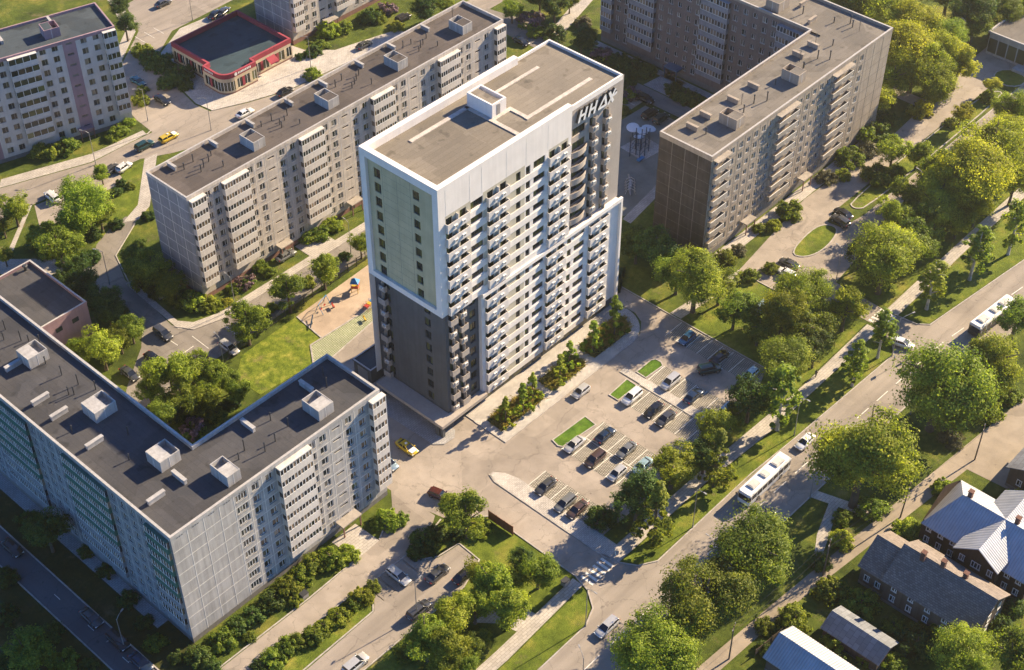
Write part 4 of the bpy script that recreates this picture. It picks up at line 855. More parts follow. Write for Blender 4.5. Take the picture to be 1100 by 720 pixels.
# ---- red restaurant ----------------------------------------------------------------------------------------
def restaurant():
    root = thing('restaurant', 'single storey restaurant with red fascia, rounded corner and dark flat roof', 'restaurant', (175.6, 250, 0)); h = 5.4; mb = MB()
    poly = [(0, 20), (0, 6.6), (-1.6, 6.4), (-1.6, 1.6)]+[(-1.6+3.0*(1-math.cos(R(90*k/6))), 1.6-2.9*math.sin(R(90*k/6))) for k in range(1, 7)]+[(8.0, -1.3), (8.2, .4), (20.2, .4), (20.2, 20)]
    mb.prism(poly, 0, .5, 1, sides=True); n = len(poly)
    # wall piers with glazing between
    pane = []
    for i in range(n):
        a = np.array(poly[i]); b = np.array(poly[(i+1) % n]); l = np.linalg.norm(b-a); d = (b-a)/l; nn = np.array((d[1], -d[0])); ang = math.atan2(d[1], d[0])
        mb.frame((a[0], a[1], 0), (d[0], d[1], 0), (-d[0]*0-nn[0], -nn[1], 0))
        k = max(1, int(round(l/2.4))); s = l/k
        if l < 1.0: mb.box(0, l, 0, .2, .5, 4.2, 0); pane.append((a, d, nn, .0, l, 1.0, 3.3)) if l > .4 else None
        else:
            mb.box(0, l, 0, .2, .5, 1.0, 0); mb.box(0, l, 0, .2, 3.4, 4.2, 0)
            for j in range(k):
                mb.box(j*s, j*s+.7, -.06, .2, 1.0, 3.4, 2 if j % 2 else 0); pane.append((a, d, nn, j*s+.7, (j+1)*s, 1.0, 3.4))
        mb.frame()
    mb.build('wall', ['cream', 'plinth', 'red'], root)
    for a, d, nn, u0, u1, z0_, z1_ in pane:
        g = MB(); g.frame((a[0], a[1], 0), (d[0], d[1], 0), (-nn[0], -nn[1], 0))
        y = .1 if u1-u0 > .9 else -.02
        g.face([(u0, y, z0_), (u1, y, z0_), (u1, y, z1_), (u0, y, z1_)], 0); c = (u0+u1)/2; g.box(c-.05, c+.05, y-.03, y, z0_, z1_, 1); g.build('shop_window', ['glass_t', 'frame'], root)
    rf = MB(); q = poly[::-1] if False else poly
    # counter-clockwise order for the deck
    A2 = sum(q[i][0]*q[(i+1) % n][1]-q[(i+1) % n][0]*q[i][1] for i in range(n)); q = q if A2 > 0 else q[::-1]
    roof_deck(rf, q, 4.2, 1.2, .5); rf.build('roof', ['roof_shade', 'red', 'red'], root)
    sg = MB()
    sg.frame((8.2, .4, 0), (1, 0, 0), (0, 1, 0))
    x = 1.0
    sg.frame((1.6, -1.34, 4.5), (1, 0, 0), (0, -1, 0))
    sg.cyl((.3, 0, .35), .42, .42, .06, 14, 0, True, 'y'); x = 1.0
    for w in (.32, .2, .34, .3, .22, .34, .3, .26, .34): sg.box(x, x+w, 0, .05, .12, .6, 0); x += w+.14
    sg.frame((-1.64, 6.0, 4.5), (0, -1, 0), (-1, 0, 0)); x = .4
    for w in (.3, .34, .22, .3, .34, .28, .3): sg.box(x, x+w, 0, .05, .12, .6, 0); x += w+.16
    sg.build('fascia_sign', ['ac'], root)
    aw = MB(); aw.face([(12.2, .39, 3.6), (14.8, .39, 3.6), (14.8, -1.3, 2.7), (12.2, -1.3, 2.7)]); aw.face([(12.2, -1.3, 2.7), (14.8, -1.3, 2.7), (14.8, -1.3, 2.45), (12.2, -1.3, 2.45)]); aw.build('awning', 'red', root)
restaurant()

# ---- low glazed pavilion at the upper right ----------------------------------------------------------------
def pavilion():
    root = thing('pavilion', 'low glazed pavilion with mossy tan flat roof beyond the round planted island', 'pavilion', (309.6, 112, 0)); W, D, h = 28, 17.6, 6.0; mb = MB()
    mb.box(0, W, 0, D, 0, .6, 0, 'tb'); mb.box(0, W, 0, D, 4.3, h-.4, 0, 'tb')
    for k in range(8): mb.box(-.02, .25, k*D/7-.1 if k else 0, k*D/7+.15 if k < 7 else D, .6, 4.3, 0)
    mb.box(.3, W, .3, D-.3, .6, 4.3, 0, 'tbl'); mb.build('wall', ['panel2', 'plinth'], root)
    for k in range(7): g = MB(); g.face([(.12, (k+1)*D/7-.1, .6), (.12, k*D/7+.15, .6), (.12, k*D/7+.15, 4.3), (.12, (k+1)*D/7-.1, 4.3)]); g.build('glass_wall', 'glass_t', root)
    rf = MB(); roof_deck(rf, [(-.4, -.4), (W, -.4), (W, D+.4), (-.4, D+.4)], h-.4, .5, .4); rf.build('roof', ['roof_tan', 'panel2', 'coping'], root)
    st = MB(); st.box(-3.2, -.4, 0, 9, 0, .8); st.build('terrace', 'panel2', root)
pavilion()

# ---- wooden houses -----------------------------------------------------------------------------------------
def gable(mb, x0, x1, y0, y1, ze, zr, along='y', m0=0, m1=1, ov=.5, t=.16, mg=2, hip0=0.0, hip1=0.0):
    """gabled roof with real thickness; m0/m1 are the two slopes, mg the gable wall"""
    if along == 'y':
        xm = (x0+x1)/2; P = lambda u, v, z: (v, u, z); a0, a1, b0, b1, bm = y0, y1, x0, x1, xm
    else:
        ym = (y0+y1)/2; P = lambda u, v, z: (u, v, z); a0, a1, b0, b1, bm = x0, x1, y0, y1, ym
    s = (zr-ze)/(bm-b0); oz = ov*s
    flip = along == 'y'
    def F(pts, m): mb.face(pts[::-1] if flip else pts, m)
    for sgn, bb, m in ((-1, b0, m0), (1, b1, m1)):
        be = bb+sgn*ov; A = [P(a0-ov*(hip0 == 0), be, ze-oz), P(a1+ov*(hip1 == 0), be, ze-oz), P(a1+ov*(hip1 == 0)-hip1, bm, zr), P(a0-ov*(hip0 == 0)+hip0, bm, zr)]
        F(A if sgn < 0 else A[::-1], m); B = [(x, y, z-t) for x, y, z in A]; F(B[::-1] if sgn < 0 else B, m)
        for i in range(4): F([B[i], B[(i+1) % 4], A[(i+1) % 4], A[i]] if sgn < 0 else [A[i], A[(i+1) % 4], B[(i+1) % 4], B[i]], m)
    for aa, hp, sg in ((a0, hip0, 1), (a1, hip1, -1)):
        if hp: F([P(aa, b0-ov, ze-oz), P(aa, b1+ov, ze-oz), P(aa+sg*hp, bm, zr)] if sg < 0 else [P(aa, b1+ov, ze-oz), P(aa, b0-ov, ze-oz), P(aa+sg*hp, bm, zr)], m0)
def house_walls(root, x0, x1, y0, y1, ze, zr, along, mat, winrows, base=.6, name='wall'):
    mb = MB(); mb.box(x0, x1, y0, y1, base, ze, 0, 'tb'); mb.box(x0-.04, x1+.04, y0-.04, y1+.04, 0, base, 1)
    if along == 'y':
        xm = (x0+x1)/2
        for y in (y0, y1): mb.face([(x0, y, ze), (x1, y, ze), (xm, y, zr-.1)] if y == y0 else [(x1, y, ze), (x0, y, ze), (xm, y, zr-.1)], 0)
    elif along == 'x':
        ym = (y0+y1)/2
        for x in (x0, x1): mb.face([(x, y1, ze), (x, y0, ze), (x, ym, zr-.1)] if x == x0 else [(x, y0, ze), (x, y1, ze), (x, ym, zr-.1)], 0)
    w = mb.build(name, [mat, 'plinth_g'], root)
    return w
HW = win_mesh(1.0, 1.35, 2, d=.06, sill=True, fw=.12); HW2 = win_mesh(1.7, 1.35, 3, d=.06, sill=True, fw=.12)
def hwin(root, x, y, z, rz, me=None): inst('window', me or HW, root, (x+math.sin(rz)*.07*1.0, y-math.cos(rz)*.07, z), rz)
def chimney(root, x, y, z, h=1.6, w=.7):
    mb = MB(); mb.box(x-w/2, x+w/2, y-w/2, y+w/2, z, z+h, 0); mb.box(x-w/2-.08, x+w/2+.08, y-w/2-.08, y+w/2+.08, z+h, z+h+.18, 0); return mb.build('chimney', 'brick', root)
def house_shingle():
    root = thing('wooden_house', 'brown two storey wooden house with shingled gable roof and two brick chimneys', 'house', (151.9, 43.6, 0)); W, D = 10.2, 15.6
    house_walls(root, 0, W, 0, D, 5.4, 9.0, 'y', 'wood_grey', 2); house_walls(root, .6, W-.8, D+.01, D+4.6, 4.6, 7.6, 'y', 'wood_grey', 2, name='annex_wall')
    rf = MB(); gable(rf, 0, W, 0, D, 5.4, 9.0, 'y', 0, 0); r = rf.build('roof', ['shingle'], root)
    r2 = MB(); gable(r2, .6, W-.8, D+.51, D+4.6, 4.6, 7.6, 'y', 0, 0, .5); r2.build('annex_roof', ['shingle'], root)
    chimney(r, 5.2, 9.2, 8.2, 2.0); chimney(r, 4.6, 12.4, 8.0, 2.2); chimney(r, 5.9, 5.6, 8.0, 1.6)
    for k in range(5): hwin(root, 0, 1.8+k*3.0, 3.6, R(-90)); hwin(root, 0, 1.8+k*3.0, 1.2, R(-90))
    for k in range(3): hwin(root, 1.8+k*3.2, 0, 3.6, 0); hwin(root, 1.8+k*3.2, 0, 1.2, 0)
    hwin(root, 5.1, 0, 6.3, 0)
    for k in range(2): hwin(root, .6, D+1.3+k*2, 1.4, R(-90))
    d = MB(); d.box(W, W+.06, 6, 7.1, .6, 2.7); d.build('door', 'wood_dk', root)
house_shingle()
def house_metal():
    root = thing('wooden_house', 'dark brown wooden house with pale corrugated metal roof of crossing gables', 'house', (166.2, 42.2, 0)); W, D = 11.6, 19.0
    house_walls(root, 0, W, 0, D, 5.8, 9.4, 'y', 'wood_dk', 2)
    rf = MB(); gable(rf, 0, W, 0, D, 5.8, 9.4, 'y', 0, 0, .6, hip1=3.2)
    y0, y1 = 4.6, 11.6; gable(rf, -2.2, W+2.0, y0, y1, 6.9, 9.35, 'x', 1, 1, .5, .14)
    r = rf.build('roof', ['tinroof_y', 'tinroof_x'], root)
    house_walls(root, -1.7, -.01, y0, y1, 6.9, 9.2, 'x', 'wood_dk', 1, .6, 'bay_wall')
    chimney(r, 6.4, 14.8, 8.4, 2.0, .7); chimney(r, 6.6, 6.4, 8.6, 1.7)
    for y in (13.2, 15.4, 17.6): hwin(root, 0, y, 3.9, R(-90)); hwin(root, 0, y, 1.3, R(-90))
    for y in (5.6, 8.1, 10.6): hwin(root, -1.7, y, 3.9, R(-90), HW2 if y == 8.1 else HW); hwin(root, -1.7, y, 1.3, R(-90))
    for y in (1.4, 3.4): hwin(root, 0, y, 3.9, R(-90)); hwin(root, 0, y, 1.3, R(-90))
    for x in (2, 5.8, 9.6): hwin(root, x, 0, 3.9, 0); hwin(root, x, 0, 1.3, 0)
    d = MB(); d.box(-1.76, -1.7, 6.4, 7.4, .6, 2.7); d.build('door', 'rust', root)
house_metal()
def house_east():
    root = thing('wooden_house', 'grey boarded wooden house with red door, beside the paved yard', 'house', (187.6, 41.4, 0)); W, D = 12.5, 15.4
    house_walls(root, 0, W, 0, D, 4.8, 8.4, 'x', 'wood_grey', 1); rf = MB(); gable(rf, 0, W, 0, D, 4.8, 8.4, 'x', 0, 0, .6); r = rf.build('roof', ['slate'], root); chimney(r, 7, 9, 7.2, 2)
    d = MB(); d.box(-.06, 0, 10.2, 11.3, .6, 2.8); d.build('door', 'red', root)
    for y in (2, 4.6, 7.2, 13.2): hwin(root, 0, y, 1.4, R(-90))
    for x in (2.2, 6, 9.8): hwin(root, x, D, 1.4, R(180))
    s = MB(); s.box(-1.6, -.06, 9.8, 11.7, 0, .3); s.box(-1.1, -.06, 9.8, 11.7, .3, .58); s.build('door_step', 'panel2', root)
house_east()
def shed_grey():
    root = thing('shed', 'long low shed with grey slate sheet roof, beside the shingled house', 'shed', (139.4, 52.2, 0)); W, D = 5.0, 9.8
    house_walls(root, 0, W, 0, D, 2.7, 4.0, 'y', 'wood_grey', 1, .3); rf = MB(); gable(rf, 0, W, 0, D, 2.7, 4.0, 'y', 0, 0, .4); rf.build('roof', ['slate'], root)
    d = MB(); d.box(1.4, 3.6, -.06, 0, .2, 2.4); d.build('door', 'wood_dk', root)
shed_grey()
def barn_metal():
    root = thing('barn', 'barn with blue-shaded corrugated metal gable roof at the avenue side of the gardens', 'barn', (128.4, 50.2, 0)); W, D = 7.0, 14.8
    house_walls(root, 0, W, 0, D, 3.5, 5.5, 'y', 'wood_grey', 1, .3); rf = MB(); gable(rf, 0, W, 0, D, 3.5, 5.5, 'y', 0, 0, .5); rf.build('roof', ['tinroof_y'], root)
    d = MB(); d.box(2, 5, D, D+.06, .2, 2.8); d.build('door', 'wood_dk', root)
barn_metal()
# ---- the white tower ---------------------------------------------------------------------------------------
def tower():
    OX, OY = 131.6, 136.3
    root = thing('residential_tower', 'white seventeen storey tower with dark lower corner and rooftop letter sign, tallest building', 'tower', (OX, OY, 0))
    W, D = 46.5, 17.7
    ZA, ZB, ZT, ZR = 3.4, 27.2, 53.6, 51.9        # canopy line, split line, white parapet top, right parapet top
    P1, P2 = 2.9, 2.9
    XS = 32.0                                     # where the tall white part ends
    xd = 1.3                                      # lower dark part set back from the frame
    yd = 0.75                                     # dark / right planes behind the white plane
    wins = []; mb = MB()
    # materials: 0 white 1 beige 2 green 3 warm grey 4 dark 5 groove 6 pale groove
    w14 = win_mesh(1.45, 1.75, 2, frame='metal_dk', glass='glass_t', sill=False, d=.22); w11 = win_mesh(1.1, 1.75, 2, frame='metal_dk', glass='glass_t', sill=False, d=.22)
    w24 = win_mesh(2.9, 1.6, 3, frame='metal_dk', glass='glass_t', sill=False, d=.26); wl = win_mesh(3.4, 1.7, 4, frame='metal_dk', glass='glass_t', sill=False, d=.26)
    wn = win_mesh(1.5, 1.9, 3, frame='metal_dk', glass='glass_t', sill=False, d=.22)
    K = {'a': (w14, 1.45, 1.75, .7), 'd': (w11, 1.1, 1.75, .7), 'e': (w24, 2.9, 1.6, .95), 'g': (wl, 3.4, 1.7, .8), 'n': (wn, 1.5, 1.9, .6)}
    def col(o, rz, a, b, k, z0, nf, top, wall): facade(mb, o, rz, [(a, b, k)], z0, nf, 2.9, top, K, wall, 5, recess=.22, seams=False, wins=wins)
    # --- front: columns in local x
    def front_upper():
        z0 = ZB; nf = 7; top = 47.6
        segs = [(0, 1.5, 'P', 0), (1.5, 3.2, 'a', 1), (3.2, 4.6, 'P', 1), (4.6, 6.5, 'a', 1), (6.5, 7.3, 'P', 1), (7.3, 10.2, 'e', 0), (10.2, 11.0, 'P', 1), (11.0, 12.8, 'a', 1), (12.8, 14.1, 'P', 1), (14.1, 15.9, 'a', 1), (15.9, 17.9, 'P', 1), (17.9, 19.5, 'd', 1), (19.5, 20.3, 'P', 1), (20.3, 21.9, 'd', 0), (21.9, 22.4, 'P', 0), (22.4, 25.4, 'e', 0), (25.4, 26.2, 'P', 0), (26.2, 28.0, 'a', 1), (28.0, 29.2, 'P', 1), (29.2, 31.2, 'a', 1), (31.2, XS, 'P', 0)]
        for a, b, k, m in segs: col((0, 0, 0), 0, a, b, k, z0, nf, top, m)
        mb.face([(0, 0, top), (XS, 0, top), (XS, 0, ZT), (0, 0, ZT)], 0)
        for x in (1.7, 7.2, 10.0, 15.8, 20.6, 26.0): mb.box(x-.03, x+.03, -.012, 0, top, ZT-.8, 6, 'k')
        # white spandrel bands running across the beige bays
        for i in range(nf):
            zz = z0+i*P1
            for a, b in ((6.4, 11.0), (15.9, 26.2)): mb.box(a, b, -.10, 0, zz-.55, zz+.72, 0, 'k')
            if i == 0: mb.box(1.5, 6.6, -.05, 0, zz-.3, zz+.4, 0, 'k')
    front_upper()
    # underside and return of the white part
    mb.box(0, XS, 0, .74, ZB-.02, ZB, 0, 'fk'); mb.face([(XS, 0, 26.6), (XS, .8, 26.6), (XS, .8, ZT), (XS, 0, ZT)], 0)
    # --- front right upper, warm grey
    o = (0, yd, 0)
    for a, b, k in ((XS, 33.0, 'P'), (33.0, 36.6, 'g'), (36.6, 37.5, 'P'), (37.5, 39.3, 'n'), (39.3, 41.0, 'P'), (41.0, 42.9, 'n'), (42.9, W, 'P')):
        col(o, 0, a, b, k, 25.0, 8, ZR+.6 if False else 51.4, 3)
    mb.box(XS, W, yd-.02, yd, 51.4, ZR+.7, 3, 'k')
    # --- lower right, white
    z0 = ZA-.4; nf = 8; top = 26.4
    segs = [(9.4, 10.2, 'P', 0), (10.2, 12.0, 'a', 1), (12.0, 13.9, 'P', 1), (13.9, 15.7, 'a', 1), (15.7, 17.9, 'P', 1), (17.9, 19.5, 'd', 1), (19.5, 20.3, 'P', 1), (20.3, 21.9, 'd', 0), (21.9, 22.4, 'P', 0), (22.4, 25.4, 'e', 0), (25.4, 25.9, 'P', 0), (25.9, 27.7, 'a', 1), (27.7, 29.1, 'P', 1), (29.1, 30.9, 'a', 1), (30.9, 31.5, 'P', 0), (31.5, 33.1, 'd', 0), (33.1, 33.6, 'P', 0), (33.6, 36.6, 'e', 0), (36.6, 37.6, 'P', 0), (37.6, 39.4, 'a', 1), (39.4, 41.2, 'P', 1), (41.2, 43.0, 'a', 1), (43.0, W, 'P', 0)]
    for a, b, k, m in segs: col((0, 0, 0), 0, a, b, k, z0, nf, top, m)
    for i in range(nf):
        zz = z0+i*P2
        for a, b in ((15.7, 25.6), (31.0, 37.2)): mb.box(a, b, -.10, 0, zz-.55, zz+.75, 0, 'k')
    mb.face([(9.4, 0, top), (W, 0, top), (W, .8, top), (9.4, .8, top)], 0); mb.face([(9.4, .8, ZA-.4), (9.4, 0, ZA-.4), (9.4, 0, top), (9.4, .8, top)], 0)
    mb.box(9.4, XS, .76, .8, top-.1, ZB, 4, 'k')
    mb.box(9.38, W+.25, -.5, -.003, top-.55, top+.22, 0); mb.box(W-.25, W+.25, -.5, -.003, ZA-.4, top-.553, 0)
    # --- lower left, dark
    o = (0, yd, 0)
    for a, b, k in ((xd, 1.9, 'P'), (1.9, 3.8, 'a'), (3.8, 4.3, 'P'), (4.3, 6.3, 'a'), (6.3, 6.8, 'P'), (6.8, 9.1, 'a'), (9.1, 9.4, 'P')): col(o, 0, a, b, k, ZA+.3, 8, ZB, 4)
    # --- left end: green-grey panel framed in white, dark below
    fr = 1.25; rec = .55; yb = D
    lo = (xd, D, 0)                                # dark face, u runs from back to front
    for a, b, k in ((0, 1.6, 'P'), (1.6, 4.2, 'n'), (4.2, 11.8, 'P'), (11.8, 13.7, 'a'), (13.7, D-yd, 'P')): col(lo, R(-90), a, b, k, ZA+.2, 8, ZB, 4)
    up = (rec, D-fr, 0)
    z1 = ZB+1.1
    for a, b, k in ((0, 1.0, 'P'), (1.0, 3.2, 'n'), (3.2, 10.0, 'P'), (10.0, 12.0, 'a'), (12.0, D-2*fr, 'P')): col(up, R(-90), a, b, k, z1-.6, 8, ZT-1.3, 2)
    mb.frame(up, (0, -1, 0), (1, 0, 0))
    for u in (3.3, 6.6, 9.7): mb.box(u-.03, u+.03, -.012, 0, z1, ZT-1.5, 5, 'k')
    for z in np.arange(z1+1.4, ZT-2, 1.45): mb.box(3.35, 9.65, -.010, 0, z-.02, z+.02, 5, 'k')
    mb.frame()
    # white frame
    mb.box(0, rec+.05, 0, fr, ZB, ZT, 0, 'f'); mb.box(0, rec+.05, D-fr, D, ZB, ZT, 0); mb.box(0, rec+.05, fr, D-fr, ZB, ZB+1.1, 0, 'fk'); mb.box(0, rec+.05, fr, D-fr, ZT-1.5, ZT, 0, 'fk')
    mb.box(0, xd, fr, D-.01, ZB-.02, ZB-.001, 0, 't')
    # --- other sides
    mb.face([(W, 0, 0), (W, D, 0), (W, D, 26.4), (W, 0, 26.4)], 0); mb.face([(W-.3, yd, 26.4), (W-.3, D, 26.4), (W-.3, D, ZR+.7), (W-.3, yd, ZR+.7)], 3); mb.box(W-.3, W, 0, D, 26.39, 26.4, 0, 'bflrk')
    back = [(0, 2, 'P')]+[(2+2.9*k, 4.9+2.9*k, 'a') for k in range(15)]+[(45.5, W, 'P')]
    for a, b, k in back: col((W, D, 0), R(180), a, b, k, ZA+.2, 16, 51.0, 1 if 0 else 0)
    mb.face([(0, D, 51), (XS+4.9, D, 51), (XS+4.9, D, ZT), (0, D, ZT)][::-1], 0); mb.face([(XS+4.9, D, 51), (W, D, 51), (W, D, ZR+.7), (XS+4.9, D, ZR+.7)][::-1], 3)
    # ground floor: dark glazed plinth behind piers
    mb.box(1.6, 9.4, 1.1, D, 0, ZA, 4, 'tb'); mb.box(9.4, W-.02, .7, D-.02, 0, ZA, 4, 'tb')
    mb.build('wall', ['white', 'beige', 'tgreen', 'tgrey', 'tdark', 'groove', 'groove_l'], root)
    for k in range(6): gl = MB(); gl.face([(1.58, D-1.2-k*2.6, .3), (1.58, D-3.4-k*2.6, .3), (1.58, D-3.4-k*2.6, 2.5), (1.58, D-1.2-k*2.6, 2.5)]); gl.build('plinth_window', 'glass_t', root)
    for k in range(13): gl = MB(); gl.face([(10.2+k*2.7, .68, .4), (12.4+k*2.7, .68, .4), (12.4+k*2.7, .68, 2.3), (10.2+k*2.7, .68, 2.3)]); gl.build('plinth_window', 'glass_t', root)
    # canopy round the dark corner
    c = MB(); c.box(-1.9, xd, -.9, 15.9, 2.75, 3.45, 0); c.box(xd, 9.7, -.9, yd, 2.75, 3.45, 0); c.box(-1.5, -.9, -.5, .1, 0, 2.75, 1); c.box(-1.5, -.9, 14.4, 15.0, 0, 2.75, 1); c.box(-1.6, 2.2, .4, 1.2, 0, 2.75, 1); c.build('canopy', ['tgrey', 'tdark'], root)
    # deck, parapets and roof strips
    rf = MB(); zd = 52.15
    rf.face([(.9, 1.0, zd), (XS, 1.0, zd), (XS, D-.9, zd), (.9, D-.9, zd)], 0); rf.face([(XS, yd, zd), (W-.3, yd, zd), (W-.3, D-.01, zd), (XS, D-.01, zd)], 0)
    rf.box(-.006, XS, -.006, 1.0, ZT-.3, ZT+.006, 1, 'b'); rf.box(rec+.06, XS, .01, .995, zd-.5, ZT-.3, 1, 'btf'); rf.box(-.006, 1.0, 1.0, D-1, ZT-.3, ZT+.006, 1, 'bfk'); rf.box(rec+.06, .995, .995, D-1, zd-.5, ZT-.3, 1, 'btfkl'); rf.box(-.006, XS+4.9, D-1.0, D+.006, ZT-.3, ZT+.006, 1, 'b'); rf.box(rec+.06, XS+4.88, D-.995, D-.01, zd-.5, ZT-.3, 1, 'btk')
    rf.box(XS, W-.3, yd-.03, yd+.3, zd-.5, ZR+.75, 1, 'b'); rf.box(W-.6, W-.27, yd+.3, D-.3, zd-.5, ZR+.75, 1, 'bfk'); rf.box(XS+4.9, W-.27, D-.3, D+.02, zd-.5, ZR+.75, 1, 'bl')
    r = rf.build('roof', ['roof_tower', 'white'], root)
    st = MB()
    def strip(x0, x1, y0, y1): st.box(x0-OX, x1-OX, y0-OY, y1-OY, zd, zd+.16, 0, 'b')
    strip(139.4, 153.0, 149.8, 150.6); strip(156.6, 170.2, 149.4, 150.1); strip(152.4, 153.2, 138.6, 150.7); strip(156.9, 173.6, 140.3, 141.1); strip(153.2, 157.8, 144.2, 145.0); strip(157.0, 157.8, 141.1, 144.2); strip(134.8, 152.3, 137.3, 138.6)
    st.build('roof_strip', 'panel', r)
    b = MB(); x0, x1, y0, y1 = 153.2-OX, 156.6-OX, 144.8-OY, 150.6-OY; h = 2.7; w = .3
    b.box(x0, x1, y0, y0+w, zd, zd+h, 0); b.box(x0, x1, y1-w, y1, zd, zd+h, 0); b.box(x0, x0+w, y0+w, y1-w, zd, zd+h, 0); b.box(x1-w, x1, y0+w, y1-w, zd, zd+h, 0)
    b.face([(x0+w, y0+w, zd+h-.25), (x1-w-.75, y0+w, zd+h-.25), (x1-w-.75, y1-w, zd+h-.25), (x0+w, y1-w, zd+h-.25)], 1); b.face([(x1-w-.75, y0+w, zd+h-1.4), (x1-w, y0+w, zd+h-1.4), (x1-w, y1-w, zd+h-1.4), (x1-w-.75, y1-w, zd+h-1.4)], 1); b.face([(x1-w-.75, y0+w, zd+h-1.4), (x1-w-.75, y1-w, zd+h-1.4), (x1-w-.75, y1-w, zd+h-.25), (x1-w-.75, y0+w, zd+h-.25)], 0); b.box(x0+1.0, x0+1.9, y0-.03, y0, zd+.3, zd+2.3, 2); lh = b.build('lift_housing', ['white', 'roof_tower', 'metal'], r)
    place_repeats('window', wins, root, (OX, OY, 0))
    # --- balconies: plain white fronts with little white air-conditioner boxes
    def balc(w, body, d=.62, par=1.62, ac=2, curve=False, dark=False):
        m = MB(); t = .1
        if curve:
            n = 10; f = [(-w/2+w*k/n, -d*math.sin(math.pi*min(1, .12+.88*k/n))**.7 if k < n else 0.0) for k in range(n+1)]
            for (xa, ya), (xb, yb_) in zip(f, f[1:]):
                m.face([(xa, ya, -.2), (xb, yb_, -.2), (xb, yb_, 1.0), (xa, ya, 1.0)], 0); m.face([(xa, ya, 1.0), (xb, yb_, 1.0), (xb, min(0, yb_+.12), 1.0), (xa, min(0, ya+.12), 1.0)], 0); m.face([(xa, 0, .02), (xa, ya, .02), (xb, yb_, .02), (xb, 0, .02)], 0); m.face([(xa, 0, -.2), (xb, 0, -.2), (xb, yb_, -.2), (xa, ya, -.2)], 0)
        else:
            m.box(-w/2, w/2, -d, 0, -.15, .03, 0); m.box(-w/2, w/2, -d, -d+t, .03, par, 0, 'b')
            for s in (-1, 1): m.box(s*w/2-(t if s > 0 else 0), s*w/2+(0 if s > 0 else t), -d+t, 0, .03, par, 0, 'b')
            m.box(-.05, .05, -d+.12, -.02, .03, 2.55, 0); 
        for k in range(ac):
            x = (-w*.18+w*.36*k if ac > 1 else 0)+.1; m.box(x-.36, x+.36, -d-.24, -d, .5, .95, 1); m.box(x-.24, x+.24, -d-.25, -d-.24, .56, .89, 2)
        return m.mesh('balcony', [body, 'ac', 'metal'])
    bw = balc(5.1, 'whitebalc'); bw2 = balc(5.4, 'whitebalc'); bs = balc(1.5, 'whitebalc', .9, 1.15, 1); bdk = balc(1.75, 'tgrey', .8, 1.15, 0); bac = balc(1.5, 'tgrey', .6, 1.1, 1); bc = balc(5.0, 'tgrey', .95, 1.0, 0, True); bsm = balc(1.6, 'tgrey', .85, 1.1, 1)
    items = []
    for i in range(7):
        z = ZB+i*P1
        items += [(bw, (4.0, 0, z), 0.0), (bw, (13.5, 0, z), 0.0), (bw2, (28.7, 0, z), 0.0)]
    for i in range(8):
        z = ZA-.4+i*P2
        items += [(bw2, (12.9, 0, z), 0.0), (bw, (28.3, 0, z), 0.0), (bw2, (40.3, 0, z), 0.0)]
        zd_ = ZA+.3+i*P2
        items += [(bdk if i % 2 else bac, (2.85, yd, zd_), 0.0), (bac if i % 2 else bdk, (5.3, yd, zd_), 0.0)]
        items.append((bac if i % 3 else bdk, (xd, D-2.2, ZA+.2+i*P2), R(-90)))
    for i in range(8):
        z = 25.0+i*P1
        if i < 8:
            items += [(bsm, (38.4, yd, z), 0.0), (bsm, (41.95, yd, z), 0.0)]
            if i < 7: items.append((bc, (34.7, yd, z+.1), 0.0))
    # baked into real objects: the nearest hundred as parts, the rest as one
    place_repeats('balcony', items, root, (OX, OY, 0))
    # --- letter sign, slanted white strokes standing off the wall
    s = MB(); s.frame((33.75, yd-.6, 48.95), (1, 0, 0), (0, 1, 0), (.3, 0, 1))
    def bar(xa, za, xb, zb_, w=.52, dy=0.0):
        dx, dz = xb-xa, zb_-za; l = math.hypot(dx, dz); nx, nz = -dz/l*w/2, dx/l*w/2
        q = [(xa+nx, za+nz), (xa-nx, za-nz), (xb-nx, zb_-nz), (xb+nx, zb_+nz)]
        A = sum(q[i][0]*q[(i+1) % 4][1]-q[(i+1) % 4][0]*q[i][1] for i in range(4)); q = q if A > 0 else q[::-1]
        s.face([(x, dy, z) for x, z in q], 0); s.face([(x, .5, z) for x, z in q[::-1]], 1)
        for i in range(4): a, b = q[i], q[(i+1) % 4]; s.face([(a[0], .5, a[1]), (b[0], .5, b[1]), (b[0], dy, b[1]), (a[0], dy, a[1])], 1)
    h = 2.35
    for x in (.25, 2.85): bar(x, 0, x, h); bar(x+1.4, 0, x+1.4, h); bar(x+.2, h*.5, x+1.2, h*.5, .48, .004)
    bar(5.3, .24, 7.5, .24, .46, .004); bar(5.35, .1, 6.5, h, .5); bar(7.45, .1, 6.35, h, .5, .002)
    bar(7.55, h, 9.3, 0, .55); bar(7.95, 0, 9.2, h, .5, .003); bar(8.9, h*.5, 9.9, h*.62, .5, .005)
    s.frame(); s.build('sign_letters', ['ac', 'metal_dk'], root)
tower()

# garage and wall beside the tower
def garage():
    root = thing('garage', 'low dark grey flat-roofed garage tucked against the back corner of the tower', 'garage', (131.2, 155.2, 0)); mb = MB(); mb.box(0, 8, 0, 4.6, 0, 3.2, 0, 't'); mb.build('wall', 'tdark', root)
    rf = MB(); roof_deck(rf, [(-.2, -.1), (8.1, -.1), (8.1, 4.8), (-.2, 4.8)], 3.2, .3, .3); rf.build('roof', ['roof_dk', 'tdark', 'coping'], root)
    d = MB(); d.box(-.05, 0, 1, 3.6, .1, 2.6); d.build('door', 'metal', root)
garage()

